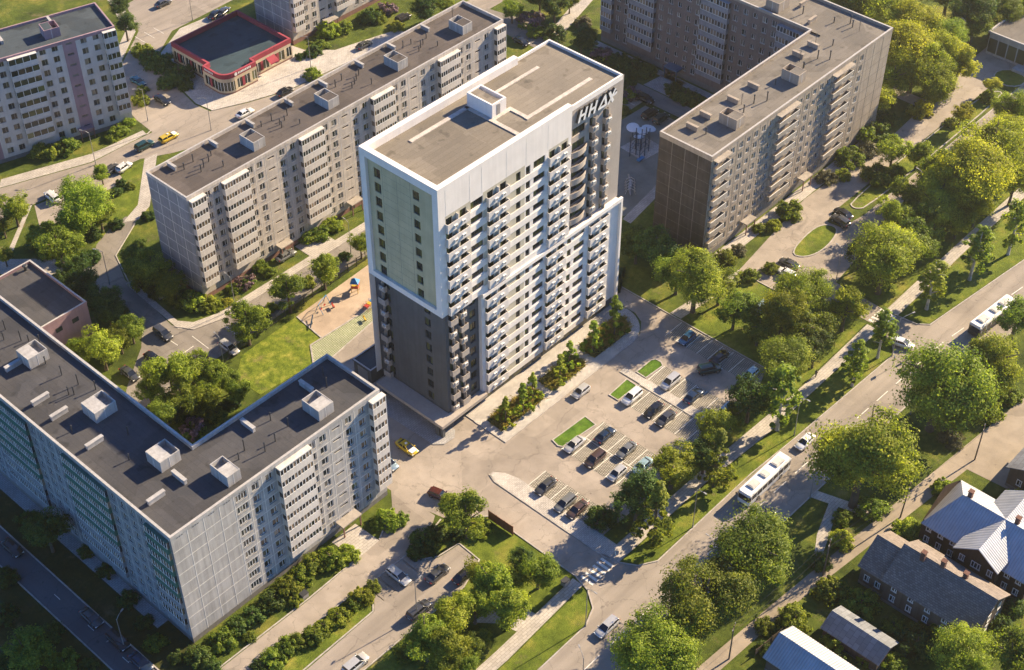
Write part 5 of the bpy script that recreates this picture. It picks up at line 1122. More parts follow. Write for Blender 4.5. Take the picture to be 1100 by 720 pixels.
# ---- fences ---------------------------------------------------------------------------------------------------
def fence(name, label, pts, h, mat, spacing=2.4, solid=True, rails=2, postmat=None):
    root = thing(name, label, 'fence', (pts[0][0], pts[0][1], 0)); ox, oy = pts[0]; panel = MB(); posts = []
    for a, b in zip(pts, pts[1:]):
        l = math.hypot(b[0]-a[0], b[1]-a[1]); ux, uy = (b[0]-a[0])/l, (b[1]-a[1])/l; n = max(1, round(l/spacing))
        panel.frame((a[0]-ox, a[1]-oy, 0), (ux, uy, 0), (-uy, ux, 0))
        if solid: panel.box(.05, l-.05, -.025, .025, .15, h)
        else:
            for k in range(rails): panel.box(0, l, -.03, .03, .3+k*(h-.5)/(rails-1), .38+k*(h-.5)/(rails-1))
            x = .1
            while x < l: panel.box(x-.02, x+.02, -.015, .015, .1, h); x += .28
        panel.frame(); posts += [(a[0]-ox+ux*l*k/n, a[1]-oy+uy*l*k/n) for k in range(n+(b == pts[-1]))]
    panel.build('panel', mat, root)
    p = MB(); p.box(-.06, .06, -.06, .06, 0, h+.12); me = p.mesh('post', postmat or mat)
    for x, y in posts[:98]: inst('post', me, root, (x, y, 0))
fence('fence', 'dark mesh fence between the court street and the bright lawn', [(112.5, 178.6), (120.6, 180.6), (157.6, 182.4)], 2.1, 'metal_dk', 2.5, False)
fence('fence', 'rusty brown sheet steel fence where the driveway meets the garden', [(121.9, 117.0), (122.0, 111.6)], 2.2, 'rust', 1.8)
fence('fence', 'dark mesh fence at the far end of the tower forecourt', [(179.2, 137.6), (183.4, 140.6), (186.6, 144.4), (186.6, 152)], 1.9, 'metal_dk', 2.4, False)
fence('fence', 'weathered board fence along the sandy lane in front of the wooden houses', [(129.5, 67.6), (139.0, 66.6)], 1.5, 'wood_grey', 2.0)
fence('fence', 'weathered board fence between the two wooden houses', [(164.4, 43), (164.4, 58.5)], 1.5, 'wood_grey', 2.0)
fence('fence', 'plain board fence beside the barn with corrugated roof', [(136.6, 50), (136.6, 64.8)], 1.4, 'wood_dk', 2.0)
# ================================================================== VEGETATION
def leaf_mesh(name, mat, n, clumps, leaf, seed, shape='round', hollow=0.55, mat2=None, frac2=0.0):
    """a crown of many small leaf sprays gathered in uneven clumps (unit radius, centred on the origin)"""
    g = np.random.default_rng(seed)
    d = g.normal(size=(clumps, 3)); d /= np.linalg.norm(d, axis=1, keepdims=True)
    rad = hollow+(1-hollow)*g.random(clumps)**.6; c = d*rad[:, None]*0.80
    if shape == 'round':
        nl = 9; ld = g.normal(size=(nl, 3)); ld /= np.linalg.norm(ld, axis=1, keepdims=True); ld[:, 2] = ld[:, 2]*.8+.12
        lc = ld*(.38+.24*g.random(nl))[:, None]; lr = .26+.22*g.random(nl); w_ = g.integers(0, nl, clumps)
        c = lc[w_]+d*(lr[w_]*(.55+.45*g.random(clumps)**.5))[:, None]; c[:, 2] *= .95
    elif shape == 'dome': c[:, 2] = np.abs(c[:, 2])*.9-.25
    elif shape == 'tall': c[:, 2] *= 2.0; c[:, :2] *= (1-.28*(c[:, 2:]+.3)/2)
    elif shape == 'cone':
        t = g.random(clumps)**1.5; a = g.random(clumps)*2*np.pi; rr = (1.02-t)*1.0*(.35+.65*g.random(clumps)); c = np.stack([rr*np.cos(a), rr*np.sin(a), -1.6+3.6*t], 1)
    elif shape == 'mat': c = np.stack([g.uniform(-1, 1, clumps), g.uniform(-1, 1, clumps), g.uniform(0, .12, clumps)], 1)
    cr = (.09+.17*g.random(clumps)**1.4)*(1.1 if shape == 'round' else 1.0)
    if shape == 'mat': cr[:] = .09
    k = g.integers(0, clumps, n); off = g.normal(size=(n, 3)); off /= np.linalg.norm(off, axis=1, keepdims=True); off *= (g.random(n)**.45)[:, None]
    p = c[k]+off*cr[k][:, None]*np.array([1.15, 1.15, .85])
    nn = off*1.25+p*.7+np.array([0, 0, .4])+g.normal(size=(n, 3))*.6; nn /= np.linalg.norm(nn, axis=1, keepdims=True)
    t = np.cross(nn, g.normal(size=(n, 3))); t /= np.linalg.norm(t, axis=1, keepdims=True); b = np.cross(nn, t)
    s = leaf*(.65+.7*g.random(n)); a = (s*.5)[:, None]*t; e = (s*(.28+.22*g.random(n)))[:, None]*b
    bend = nn*(s*.12)[:, None]
    V = np.stack([p-a, p-e*.9+bend*.6, p+a, p+e+bend*.6], 1).reshape(-1, 3)
    me = bpy.data.meshes.new(name); me.vertices.add(4*n); me.vertices.foreach_set('co', V.astype(np.float32).ravel())
    me.loops.add(4*n); me.loops.foreach_set('vertex_index', np.arange(4*n, dtype=np.int32)); me.polygons.add(n)
    me.polygons.foreach_set('loop_start', np.arange(0, 4*n, 4, dtype=np.int32)); me.polygons.foreach_set('loop_total', np.full(n, 4, dtype=np.int32))
    me.materials.append(M[mat])
    if mat2: me.materials.append(M[mat2]); me.polygons.foreach_set('material_index', (g.random(clumps)[k] < frac2).astype(np.int32))
    me.update(); me.validate(); return me
def trunk_mesh(bark, h, r, crown_h, seed, limbs=5, spread=.5):
    g = np.random.default_rng(seed); mb = MB(); lean = g.normal(size=2)*.03*h
    P = lambda t: np.array((lean[0]*t*t, lean[1]*t*t, h*t)); mb.tube([P(0)-np.array((0, 0, .1)), P(.05), P(.35), P(.7), P(1)], [r*1.5, r*1.1, r*.85, r*.55, r*.2], 8)
    for k in range(limbs):
        a = 2*math.pi*(k+g.random()*.6)/limbs; t = .35+.45*k/limbs; q = P(t); l = crown_h*spread*(.7+.5*g.random())
        d = np.array((math.cos(a), math.sin(a), .75)); mb.tube([q, q+d*l*.5+np.array((0, 0, .05*l)), q+d*l], [r*.5, r*.32, r*.1], 6)
    return mb.mesh('trunk', bark)
PROTO = {}
def proto(kind, tone):
    key = (kind, tone)
    if key in PROTO: return PROTO[key]
    mat = 'lf_'+tone; i = len(PROTO); out = []
    for v in range({'broad': 5, 'giant': 4, 'bush': 4}.get(kind, 2)):
        sd = 11+31*v+7*len(kind)+3*len(tone)
        if kind == 'giant': out.append((leaf_mesh('crown', mat, 34000, 260, .042, sd, 'round', .6), trunk_mesh('bark', 1.75, .07, 1.0, sd, 7, .6)))
        elif kind == 'broad': out.append((leaf_mesh('crown', mat, 14000, 140, .064, sd), trunk_mesh('bark', 1.75, .07, 1.0, sd, 6, .6)))
        elif kind == 'bush': out.append((leaf_mesh('foliage', mat, 5200, 60, .095, sd, 'dome', .3), trunk_mesh('bark', .55, .05, .5, sd, 4, .5)))
        elif kind == 'lilac': out.append((leaf_mesh('foliage', 'lf_mid', 2300, 36, .14, sd, 'dome', .5, 'lf_lilac', .62), trunk_mesh('bark', .55, .05, .5, sd, 4, .5)))
        elif kind == 'birch': out.append((leaf_mesh('crown', mat, 3600, 60, .13, sd, 'tall', .2), trunk_mesh('birchbark', 4.4, .085, 1.4, sd, 7, .5)))
        elif kind == 'conifer': out.append((leaf_mesh('crown', mat, 4200, 70, .13, sd, 'cone'), trunk_mesh('bark', 4.4, .09, .8, sd, 6, .5)))
        elif kind == 'young': out.append((leaf_mesh('crown', mat, 1500, 30, .2, sd, 'cone'), trunk_mesh('bark', 3.2, .06, .8, sd, 4, .5)))
    PROTO[key] = out; return out
ORD = ['', 'first', 'second', 'third', 'fourth', 'fifth', 'sixth', 'seventh', 'eighth', 'ninth', 'tenth', 'eleventh', 'twelfth', 'thirteenth', 'fourteenth', 'fifteenth', 'sixteenth', 'seventeenth', 'eighteenth', 'nineteenth', 'twentieth']
TONE = {'bright': 'bright green', 'mid': 'green', 'dark': 'dark green', 'gold': 'golden green', 'grey': 'greyish', 'lilac': 'mauve', 'rust': 'rusty', 'hedge': 'dark green'}
NAME = {'broad': ('deciduous_tree', 'tree', 'tree'), 'bush': ('shrub', 'shrub', 'shrub'), 'lilac': ('lilac_bush', 'flowering lilac', 'shrub'), 'birch': ('birch_tree', 'slender birch', 'tree'), 'conifer': ('larch_tree', 'pointed larch', 'tree'), 'young': ('young_tree', 'sapling', 'tree')}
TREES = []
def plant(px, py, rp, kind, tone, label, group):
    """px, py: where the crown's middle is seen; rp: its half width in the photograph's pixels"""
    rp = rp*{'broad': 1.15, 'bush': 1.22, 'lilac': 1.2, 'birch': 1.2, 'conifer': 1.25, 'young': 1.2}[kind]; x, y, _ = at(px, py, 4.0); r = rp/ppm(x, y, 4)
    zc = {'broad': 1.22*r+.6, 'bush': .32*r, 'lilac': .32*r, 'birch': 2.2*r, 'conifer': 2.0*r, 'young': 1.9*r}[kind]
    x, y, _ = at(px, py, zc); i = len(TREES); nm, noun, cat = NAME[kind]
    o = thing(nm, label, cat, (x, y, 0), 0.0, group)
    pr = proto('giant' if kind == 'broad' and r > 5.2 else kind, tone); cm, tm = pr[i % len(pr)]
    rz = (i*2.399) % 6.283; sz = 1.0+.12*math.sin(i*5.1)
    c = inst('crown' if kind in ('broad', 'birch', 'conifer', 'young') else 'foliage', cm, o, (0, 0, zc), rz); kx = 1.15 if kind == 'young' else 1.06; c.scale = (r*kx, r*kx, r*sz)
    t = inst('trunk' if kind in ('broad', 'birch', 'conifer', 'young') else 'stem', tm, o, (0, 0, 0), rz)
    th = {'broad': 1.75, 'bush': .55, 'lilac': .55, 'birch': 4.4, 'conifer': 4.4, 'young': 3.2}[kind]; th_want = {'broad': zc+.5*r, 'bush': .8*r, 'lilac': .8*r, 'birch': zc+1.2*r, 'conifer': zc+1.6*r, 'young': zc+1.0*r}[kind]
    t.scale = (r, r, th_want/th); TREES.append((x, y, r, label)); return o
def row(place, start, items, group):
    """items run outward from `start`, so each label can count along the row"""
    cnt = {}
    for it in items: cnt[(it[3], it[4])] = cnt.get((it[3], it[4]), 0)+1
    seen = {}
    for it in items:
        px, py, rp, kind, tone = it[:5]; k = (kind, tone); seen[k] = seen.get(k, 0)+1; noun = NAME[kind][1]; tn = TONE[tone]
        lab = f"{tn} {noun} {place}" if cnt[k] == 1 else f"{tn} {noun}, {ORD[seen[k]]} from {start}, {place}"
        plant(px, py, rp, kind, tone, lab, group)
B, D_, M_, G_ = 'bright', 'dark', 'mid', 'gold'
row('between avenue and sandy lane', 'the barn end', [(700, 697, 42, 'broad', B), (755, 640, 46, 'broad', M_), (811, 592, 43, 'broad', M_), (928, 490, 52, 'broad', B), (1012, 410, 48, 'broad', M_), (1068, 388, 31, 'broad', B), (1094, 338, 22, 'broad', M_)], 'trees between avenue and lane')
row('along the sandy lane', 'the barn', [(822, 672, 12, 'bush', M_), (853, 664, 20, 'bush', B), (880, 603, 13, 'bush', D_), (892, 632, 19, 'bush', M_), (903, 580, 14, 'bush', B), (938, 545, 18, 'bush', M_), (977, 570, 18, 'bush', B), (1014, 524, 14, 'bush', B), (1022, 471, 14, 'bush', 'grey'), (1062, 440, 18, 'bush', B), (1085, 425, 14, 'bush', M_), (905, 555, 12, 'bush', M_)], 'shrubs along the lane')
row('in the house gardens', 'the barn', [(925, 648, 20, 'bush', M_), (894, 692, 15, 'bush', B), (958, 600, 10, 'bush', M_), (1005, 583, 13, 'bush', D_), (985, 692, 24, 'bush', D_), (1036, 707, 34, 'broad', B), (1090, 702, 30, 'broad', M_), (1091, 537, 15, 'bush', B), (1088, 650, 13, 'bush', D_), (945, 690, 14, 'bush', D_), (960, 712, 14, 'bush', M_), (905, 712, 12, 'bush', D_), (1075, 672, 15, 'bush', D_), (820, 695, 10, 'bush', D_), (960, 672, 13, 'bush', M_), (1002, 675, 16, 'bush', M_), (912, 672, 9, 'bush', M_), (1060, 690, 16, 'bush', M_), (1095, 600, 12, 'bush', M_), (930, 706, 12, 'bush', B)], 'garden plants')
row('on the avenue verge', 'the zebra crossing', [(706, 548, 19, 'conifer', M_), (771, 493, 17, 'conifer', M_), (841, 424, 20, 'birch', M_), (921, 388, 14, 'birch', B), (949, 355, 15, 'birch', B), (1003, 300, 16, 'birch', B), (1050, 268, 16, 'birch', B), (1092, 240, 16, 'birch', B)], 'trees on the avenue verge')
row('between car park and footway', 'the zebra crossing', [(648, 556, 17, 'bush', D_), (685, 532, 27, 'broad', D_), (723, 498, 25, 'broad', B), (757, 488, 19, 'broad', D_), (768, 462, 22, 'broad', B), (806, 428, 23, 'broad', D_), (786, 445, 14, 'broad', M_), (843, 388, 28, 'broad', M_), (876, 372, 20, 'broad', D_)], 'trees beside the car park')
row('on the car park lawn', 'the tower', [(684, 261, 18, 'broad', D_), (706, 268, 22, 'broad', D_), (728, 290, 22, 'broad', M_), (748, 298, 32, 'broad', B), (774, 304, 20, 'broad', M_), (790, 330, 20, 'broad', M_), (815, 352, 16, 'broad', M_), (842, 334, 27, 'broad', B), (866, 312, 28, 'broad', B), (868, 350, 24, 'broad', M_), (909, 330, 22, 'broad', 'gold')], 'trees on the car park lawn')
row('below the brown-ended block', 'its brown end', [(757, 263, 9, 'bush', 'grey'), (778, 277, 12, 'bush', M_), (793, 268, 9, 'bush', 'grey'), (806, 295, 12, 'bush', M_), (815, 245, 8, 'bush', M_), (830, 242, 10, 'bush', B), (848, 226, 15, 'bush', M_), (888, 190, 11, 'bush', 'grey'), (913, 168, 16, 'bush', M_), (933, 160, 13, 'bush', 'grey'), (937, 143, 20, 'bush', M_), (952, 128, 13, 'bush', D_), (905, 188, 9, 'bush', B), (829, 288, 10, 'bush', M_)], 'shrubs in front of the right block')
row('on the lane strips', 'the brown-ended block', [(940, 187, 17, 'bush', M_), (963, 182, 10, 'bush', B), (960, 161, 17, 'broad', B), (987, 163, 15, 'broad', B), (1033, 121, 12, 'broad', G_), (1022, 131, 9, 'bush', M_), (1066, 91, 9, 'broad', G_), (1062, 105, 11, 'bush', B), (990, 118, 14, 'bush', G_), (1004, 99, 14, 'bush', M_)], 'plants on the lane strips')
row('in the grove beside the footway', 'the parked black cars', [(926, 268, 17, 'broad', D_), (952, 273, 36, 'broad', B), (981, 258, 24, 'broad', M_), (962, 229, 20, 'broad', B), (987, 231, 20, 'broad', M_), (1013, 205, 26, 'broad', G_), (1020, 178, 22, 'broad', G_), (1008, 224, 22, 'broad', B), (1045, 186, 36, 'broad', G_), (1066, 157, 34, 'broad', G_), (1086, 120, 22, 'broad', G_), (1086, 146, 26, 'broad', G_), (1094, 168, 18, 'broad', B), (1050, 222, 18, 'broad', G_), (1036, 206, 24, 'broad', G_), (1000, 188, 18, 'broad', B), (974, 206, 18, 'broad', B), (1090, 196, 20, 'broad', G_), (1030, 236, 16, 'broad', B), (1000, 250, 16, 'broad', M_)], 'trees of the avenue grove')
row('in the wood behind the block', 'its roof corner', [(920, 4, 24, 'broad', D_), (950, 12, 28, 'broad', B), (985, 20, 28, 'broad', G_), (1016, 33, 22, 'broad', B), (967, 52, 30, 'broad', G_), (984, 64, 27, 'broad', G_), (1008, 62, 26, 'broad', G_), (960, 82, 23, 'broad', B), (944, 101, 19, 'broad', G_), (1000, 84, 24, 'broad', B), (1030, 70, 20, 'broad', G_), (1042, 8, 24, 'broad', D_), (1047, 25, 18, 'broad', M_), (1080, 6, 20, 'broad', M_), (1066, 22, 14, 'broad', G_), (896, -8, 20, 'broad', B), (1100, 12, 14, 'broad', M_), (935, -16, 24, 'broad', M_), (985, -14, 24, 'broad', B), (1020, -12, 22, 'broad', D_)], 'trees of the wood behind')
row('on the park lawn beyond the tower', 'the long slab', [(550, 8, 12, 'broad', M_), (570, 20, 15, 'lilac', 'lilac'), (596, 4, 15, 'broad', D_), (594, 34, 14, 'bush', D_), (625, 42, 16, 'broad', D_), (627, 24, 10, 'bush', 'grey'), (580, -4, 14, 'broad', D_), (612, 0, 10, 'broad', M_), (575, 34, 10, 'bush', M_)], 'plants on the far park lawn')
row('along the foot of the reddish wing', 'its far end', [(646, 57, 12, 'lilac', 'lilac'), (664, 64, 12, 'bush', D_), (679, 72, 15, 'bush', D_), (694, 76, 11, 'bush', D_), (722, 73, 11, 'lilac', 'lilac'), (723, 95, 11, 'bush', D_), (736, 103, 13, 'bush', D_), (748, 108, 10, 'bush', M_)], 'shrubs at the reddish wing')
row('at the grey playground', 'the tower roof corner', [(672, 88, 11, 'bush', D_), (676, 101, 12, 'lilac', 'lilac'), (668, 118, 9, 'bush', M_)], 'shrubs beside the playground')
row('before the grey block', 'the restaurant', [(322, 61, 6, 'bush', D_), (337, 55, 10, 'bush', D_), (335, 80, 10, 'bush', B), (352, 32, 14, 'bush', B), (368, 29, 11, 'bush', M_), (345, 48, 9, 'bush', M_), (397, 18, 13, 'bush', D_), (417, 9, 11, 'lilac', 'lilac'), (407, 20, 8, 'bush', M_), (427, 28, 9, 'bush', B), (460, 8, 16, 'broad', D_), (478, 4, 11, 'broad', M_)], 'plants behind the slab')
row('at the mauve-striped block', 'the street corner', [(150, 107, 10, 'bush', B), (153, 96, 7, 'bush', M_), (137, 131, 9, 'bush', B), (127, 140, 11, 'bush', B), (120, 148, 7, 'bush', M_), (72, 158, 13, 'bush', M_), (57, 162, 12, 'bush', M_), (42, 161, 13, 'bush', M_)], 'shrubs of the mauve block')
row('beside the restaurant lane', 'the restaurant', [(192, 79, 17, 'bush', D_), (180, 88, 13, 'bush', D_), (173, 67, 16, 'bush', D_), (160, 62, 11, 'bush', D_), (152, 54, 12, 'bush', M_), (134, 26, 13, 'broad', D_), (128, 6, 11, 'broad', D_), (200, 92, 8, 'bush', D_)], 'plants left of the restaurant')
row('in the little park', 'the street', [(108, 185, 10, 'broad', B), (88, 218, 29, 'broad', B), (106, 228, 17, 'broad', M_), (74, 236, 15, 'broad', M_), (42, 252, 14, 'broad', B), (52, 244, 9, 'bush', M_), (70, 280, 10, 'bush', M_), (50, 270, 11, 'bush', D_), (36, 262, 9, 'bush', M_), (126, 206, 7, 'bush', D_), (130, 196, 6, 'bush', D_), (140, 200, 6, 'bush', M_), (14, 222, 17, 'broad', B), (2, 240, 12, 'broad', M_), (63, 263, 23, 'broad', B), (4, 273, 10, 'broad', M_), (80, 286, 14, 'broad', D_), (98, 276, 12, 'bush', D_), (125, 240, 9, 'bush', D_), (100, 250, 10, 'bush', D_)], 'plants in the little park')
row('by the pink hall', 'the street junction', [(90, 304, 17, 'broad', D_), (110, 320, 17, 'broad', D_), (128, 331, 13, 'broad', D_), (117, 338, 15, 'broad', D_), (140, 351, 15, 'broad', M_), (108, 371, 23, 'broad', B), (84, 378, 15, 'broad', B), (128, 364, 13, 'broad', M_), (70, 300, 12, 'broad', D_)], 'trees by the pink hall')
row('at the slab end', 'the junction', [(143, 281, 17, 'broad', M_), (163, 285, 21, 'broad', M_), (183, 302, 18, 'broad', M_), (155, 300, 15, 'bush', M_), (172, 312, 13, 'bush', D_), (190, 321, 12, 'bush', M_), (207, 323, 16, 'bush', B), (222, 326, 12, 'bush', B), (158, 232, 8, 'bush', D_), (150, 262, 8, 'bush', D_)], 'plants at the slab end')
row('at the slab front', 'its shaded end wall', [(232, 328, 8, 'bush', G_), (243, 325, 7, 'bush', G_), (263, 303, 12, 'lilac', 'lilac'), (278, 286, 10, 'bush', B), (290, 292, 8, 'bush', M_), (250, 310, 8, 'bush', B), (332, 255, 11, 'bush', M_), (343, 250, 12, 'bush', M_), (357, 241, 12, 'bush', B)], 'plants at the slab front')
row('along the dark mesh fence', 'the street corner', [(264, 345, 22, 'broad', M_), (279, 337, 12, 'bush', D_), (309, 312, 20, 'broad', M_), (347, 288, 19, 'broad', B), (387, 261, 13, 'broad', B), (292, 330, 8, 'bush', M_), (330, 303, 9, 'bush', M_), (370, 275, 7, 'bush', D_)], 'trees along the mesh fence')
row('in the back court', 'the parked cars', [(160, 420, 16, 'broad', M_), (175, 440, 16, 'broad', M_), (182, 402, 24, 'broad', B), (205, 396, 20, 'broad', B), (227, 404, 20, 'broad', B), (197, 424, 19, 'broad', M_), (222, 425, 17, 'broad', B), (246, 408, 12, 'broad', M_), (255, 420, 14, 'broad', M_), (165, 445, 13, 'bush', M_), (215, 440, 14, 'bush', B), (190, 445, 12, 'bush', M_), (240, 455, 9, 'bush', M_), (207, 460, 15, 'lilac', 'lilac'), (232, 446, 12, 'bush', M_), (248, 432, 10, 'bush', D_), (180, 432, 12, 'bush', D_)], 'plants in the back court')
row('below the L-shaped block', 'the entrance', [(417, 557, 16, 'bush', B), (430, 558, 10, 'bush', M_), (405, 562, 9, 'bush', M_), (372, 596, 14, 'bush', B), (356, 600, 17, 'bush', B), (336, 606, 15, 'bush', M_), (325, 618, 14, 'bush', M_), (309, 630, 15, 'bush', M_), (290, 645, 15, 'bush', D_), (272, 661, 14, 'bush', D_), (255, 672, 13, 'bush', D_), (238, 688, 16, 'bush', M_), (214, 706, 16, 'bush', D_), (228, 716, 12, 'bush', D_), (318, 645, 9, 'bush', B), (268, 684, 8, 'bush', M_)], 'shrubs at the L block front')
row('between the yard lanes', 'the parking bays', [(388, 640, 14, 'bush', B), (400, 631, 10, 'bush', M_), (377, 650, 10, 'bush', M_), (363, 663, 14, 'bush', B), (349, 673, 12, 'bush', B), (338, 682, 14, 'bush', M_), (322, 688, 12, 'bush', M_), (308, 694, 14, 'bush', M_), (294, 708, 15, 'bush', M_), (280, 716, 12, 'bush', D_)], 'shrubs between the yard lanes')
row('at the yard corner', 'the rusty fence', [(516, 566, 14, 'bush', B), (501, 552, 25, 'broad', M_), (481, 543, 14, 'broad', B), (490, 572, 11, 'bush', D_), (470, 572, 12, 'bush', D_), (456, 578, 15, 'bush', D_), (446, 593, 11, 'bush', D_), (465, 590, 10, 'bush', D_)], 'plants at the yard corner')
row('in the yard grove', 'the zebra crossing', [(578, 612, 20, 'broad', M_), (560, 603, 14, 'broad', D_), (550, 622, 14, 'broad', M_), (530, 628, 26, 'broad', B), (546, 652, 24, 'broad', B), (512, 615, 16, 'broad', B), (510, 650, 20, 'broad', B), (487, 661, 24, 'broad', B), (458, 685, 26, 'broad', B), (482, 694, 24, 'broad', B), (437, 703, 13, 'bush', M_), (478, 714, 18, 'broad', M_), (512, 690, 16, 'broad', M_), (500, 712, 16, 'broad', B)], 'trees of the yard grove')
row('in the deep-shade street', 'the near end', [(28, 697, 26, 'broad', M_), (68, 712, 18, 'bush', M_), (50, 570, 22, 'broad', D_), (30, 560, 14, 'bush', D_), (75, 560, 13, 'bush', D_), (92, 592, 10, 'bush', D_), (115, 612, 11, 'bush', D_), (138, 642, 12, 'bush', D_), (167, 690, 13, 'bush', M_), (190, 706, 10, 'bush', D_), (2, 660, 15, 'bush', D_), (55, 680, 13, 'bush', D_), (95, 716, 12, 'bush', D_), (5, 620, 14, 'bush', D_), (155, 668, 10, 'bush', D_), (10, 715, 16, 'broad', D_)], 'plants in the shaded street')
for i, (px, py, rp) in enumerate(((543, 441, 9), (562, 429, 9), (572, 416, 9), (602, 396, 9), (612, 379, 9), (637, 362, 10), (661, 340, 12))): plant(px, py, rp, 'young', B, f"young bright green tree in the tower planting beds, {ORD[i+1]} from the dark corner", 'saplings in the tower beds')

# planting beds in front of the tower
def bed(poly, label, seed):
    root = thing('planting_bed', label, 'planting bed', (poly[0][0], poly[0][1], 0)); ox, oy = poly[0]; q = [(x-ox, y-oy) for x, y in poly]
    s = MB(); s.prism(q, .1, .22); s.build('soil', 'soil', root)
    g = np.random.default_rng(seed); P = np.array(q); x0, y0 = P.min(0); x1, y1 = P.max(0); V = []; F = []; MI = []; n = 0
    def inside(x, y):
        c = False
        for (xa, ya), (xb, yb) in zip(q, q[1:]+q[:1]):
            if (ya > y) != (yb > y) and x < (xb-xa)*(y-ya)/(yb-ya)+xa: c = not c
        return c
    cl = [(x, y, (.2+.25*g.random()), g.random()) for x, y in zip(g.uniform(x0+.3, x1-.3, 190), g.uniform(y0+.3, y1-.3, 190)) if inside(x, y)]
    for x, y, h, cc in cl:
        for k in range(26):
            a = g.random()*6.283; d = g.random()**.5*.45; bx, by = x+d*math.cos(a), y+d*math.sin(a); t = g.normal(size=2)*.4; w = g.normal(size=2); w = w/np.linalg.norm(w)*.07
            V += [(bx-w[0], by-w[1], .2), (bx+w[0], by+w[1], .2), (bx+w[0]*.6+t[0], by+w[1]*.6+t[1], .2+h), (bx-w[0]*.6+t[0]*1.2, by-w[1]*.6+t[1]*1.2, .2+h*.95)]; F.append([n, n+1, n+2, n+3]); MI.append(0 if cc < .86 else 1); n += 4
    me = bpy.data.meshes.new('bedding_grass'); me.from_pydata(V, [], F); me.materials.append(M['lf_rust']); me.materials.append(M['lf_mid']); me.polygons.foreach_set('material_index', np.array(MI, dtype=np.int32)); me.update()
    o = link(bpy.data.objects.new('bedding_grass', me), root); o['kind'] = 'stuff'
bed([(138.4, 129.2), (149.6, 129.2), (150.4, 130.4), (150.2, 133.2), (138.6, 133.2)], 'planting bed of rusty grasses nearest the dark tower corner', 1)
bed([(152.2, 129.5), (161.2, 129.2), (162.0, 130.2), (162.0, 133.2), (152.4, 133.2)], 'planting bed of rusty grasses between the two other tower beds', 2)
bed([(164.2, 129.4), (173.0, 129.4), (175.6, 130.6), (176.8, 132.6), (176.6, 134.4), (164.4, 133.3)], 'planting bed of rusty grasses with rounded end, farthest from the dark tower corner', 3)
h = thing('hedge', 'clipped dark hedge at the far end of the tower', 'hedge', (181.2, 138.4, 0)); 
hm = leaf_mesh('foliage', 'lf_hedge', 2600, 60, .12, 5, 'mat'); c = inst('foliage', hm, h, (2.6, 2.4, .2), R(32)); c.scale = (3.6, 1.6, 10.0)
hb = MB(); hb.frame((2.6, 2.4, 0), (math.cos(R(32)), math.sin(R(32)), 0), (-math.sin(R(32)), math.cos(R(32)), 0)); hb.box(-3.3, 3.3, -1.2, 1.2, 0, 1.3); hb.frame(); hb.build('hedge_core', 'lf_hedge', h)

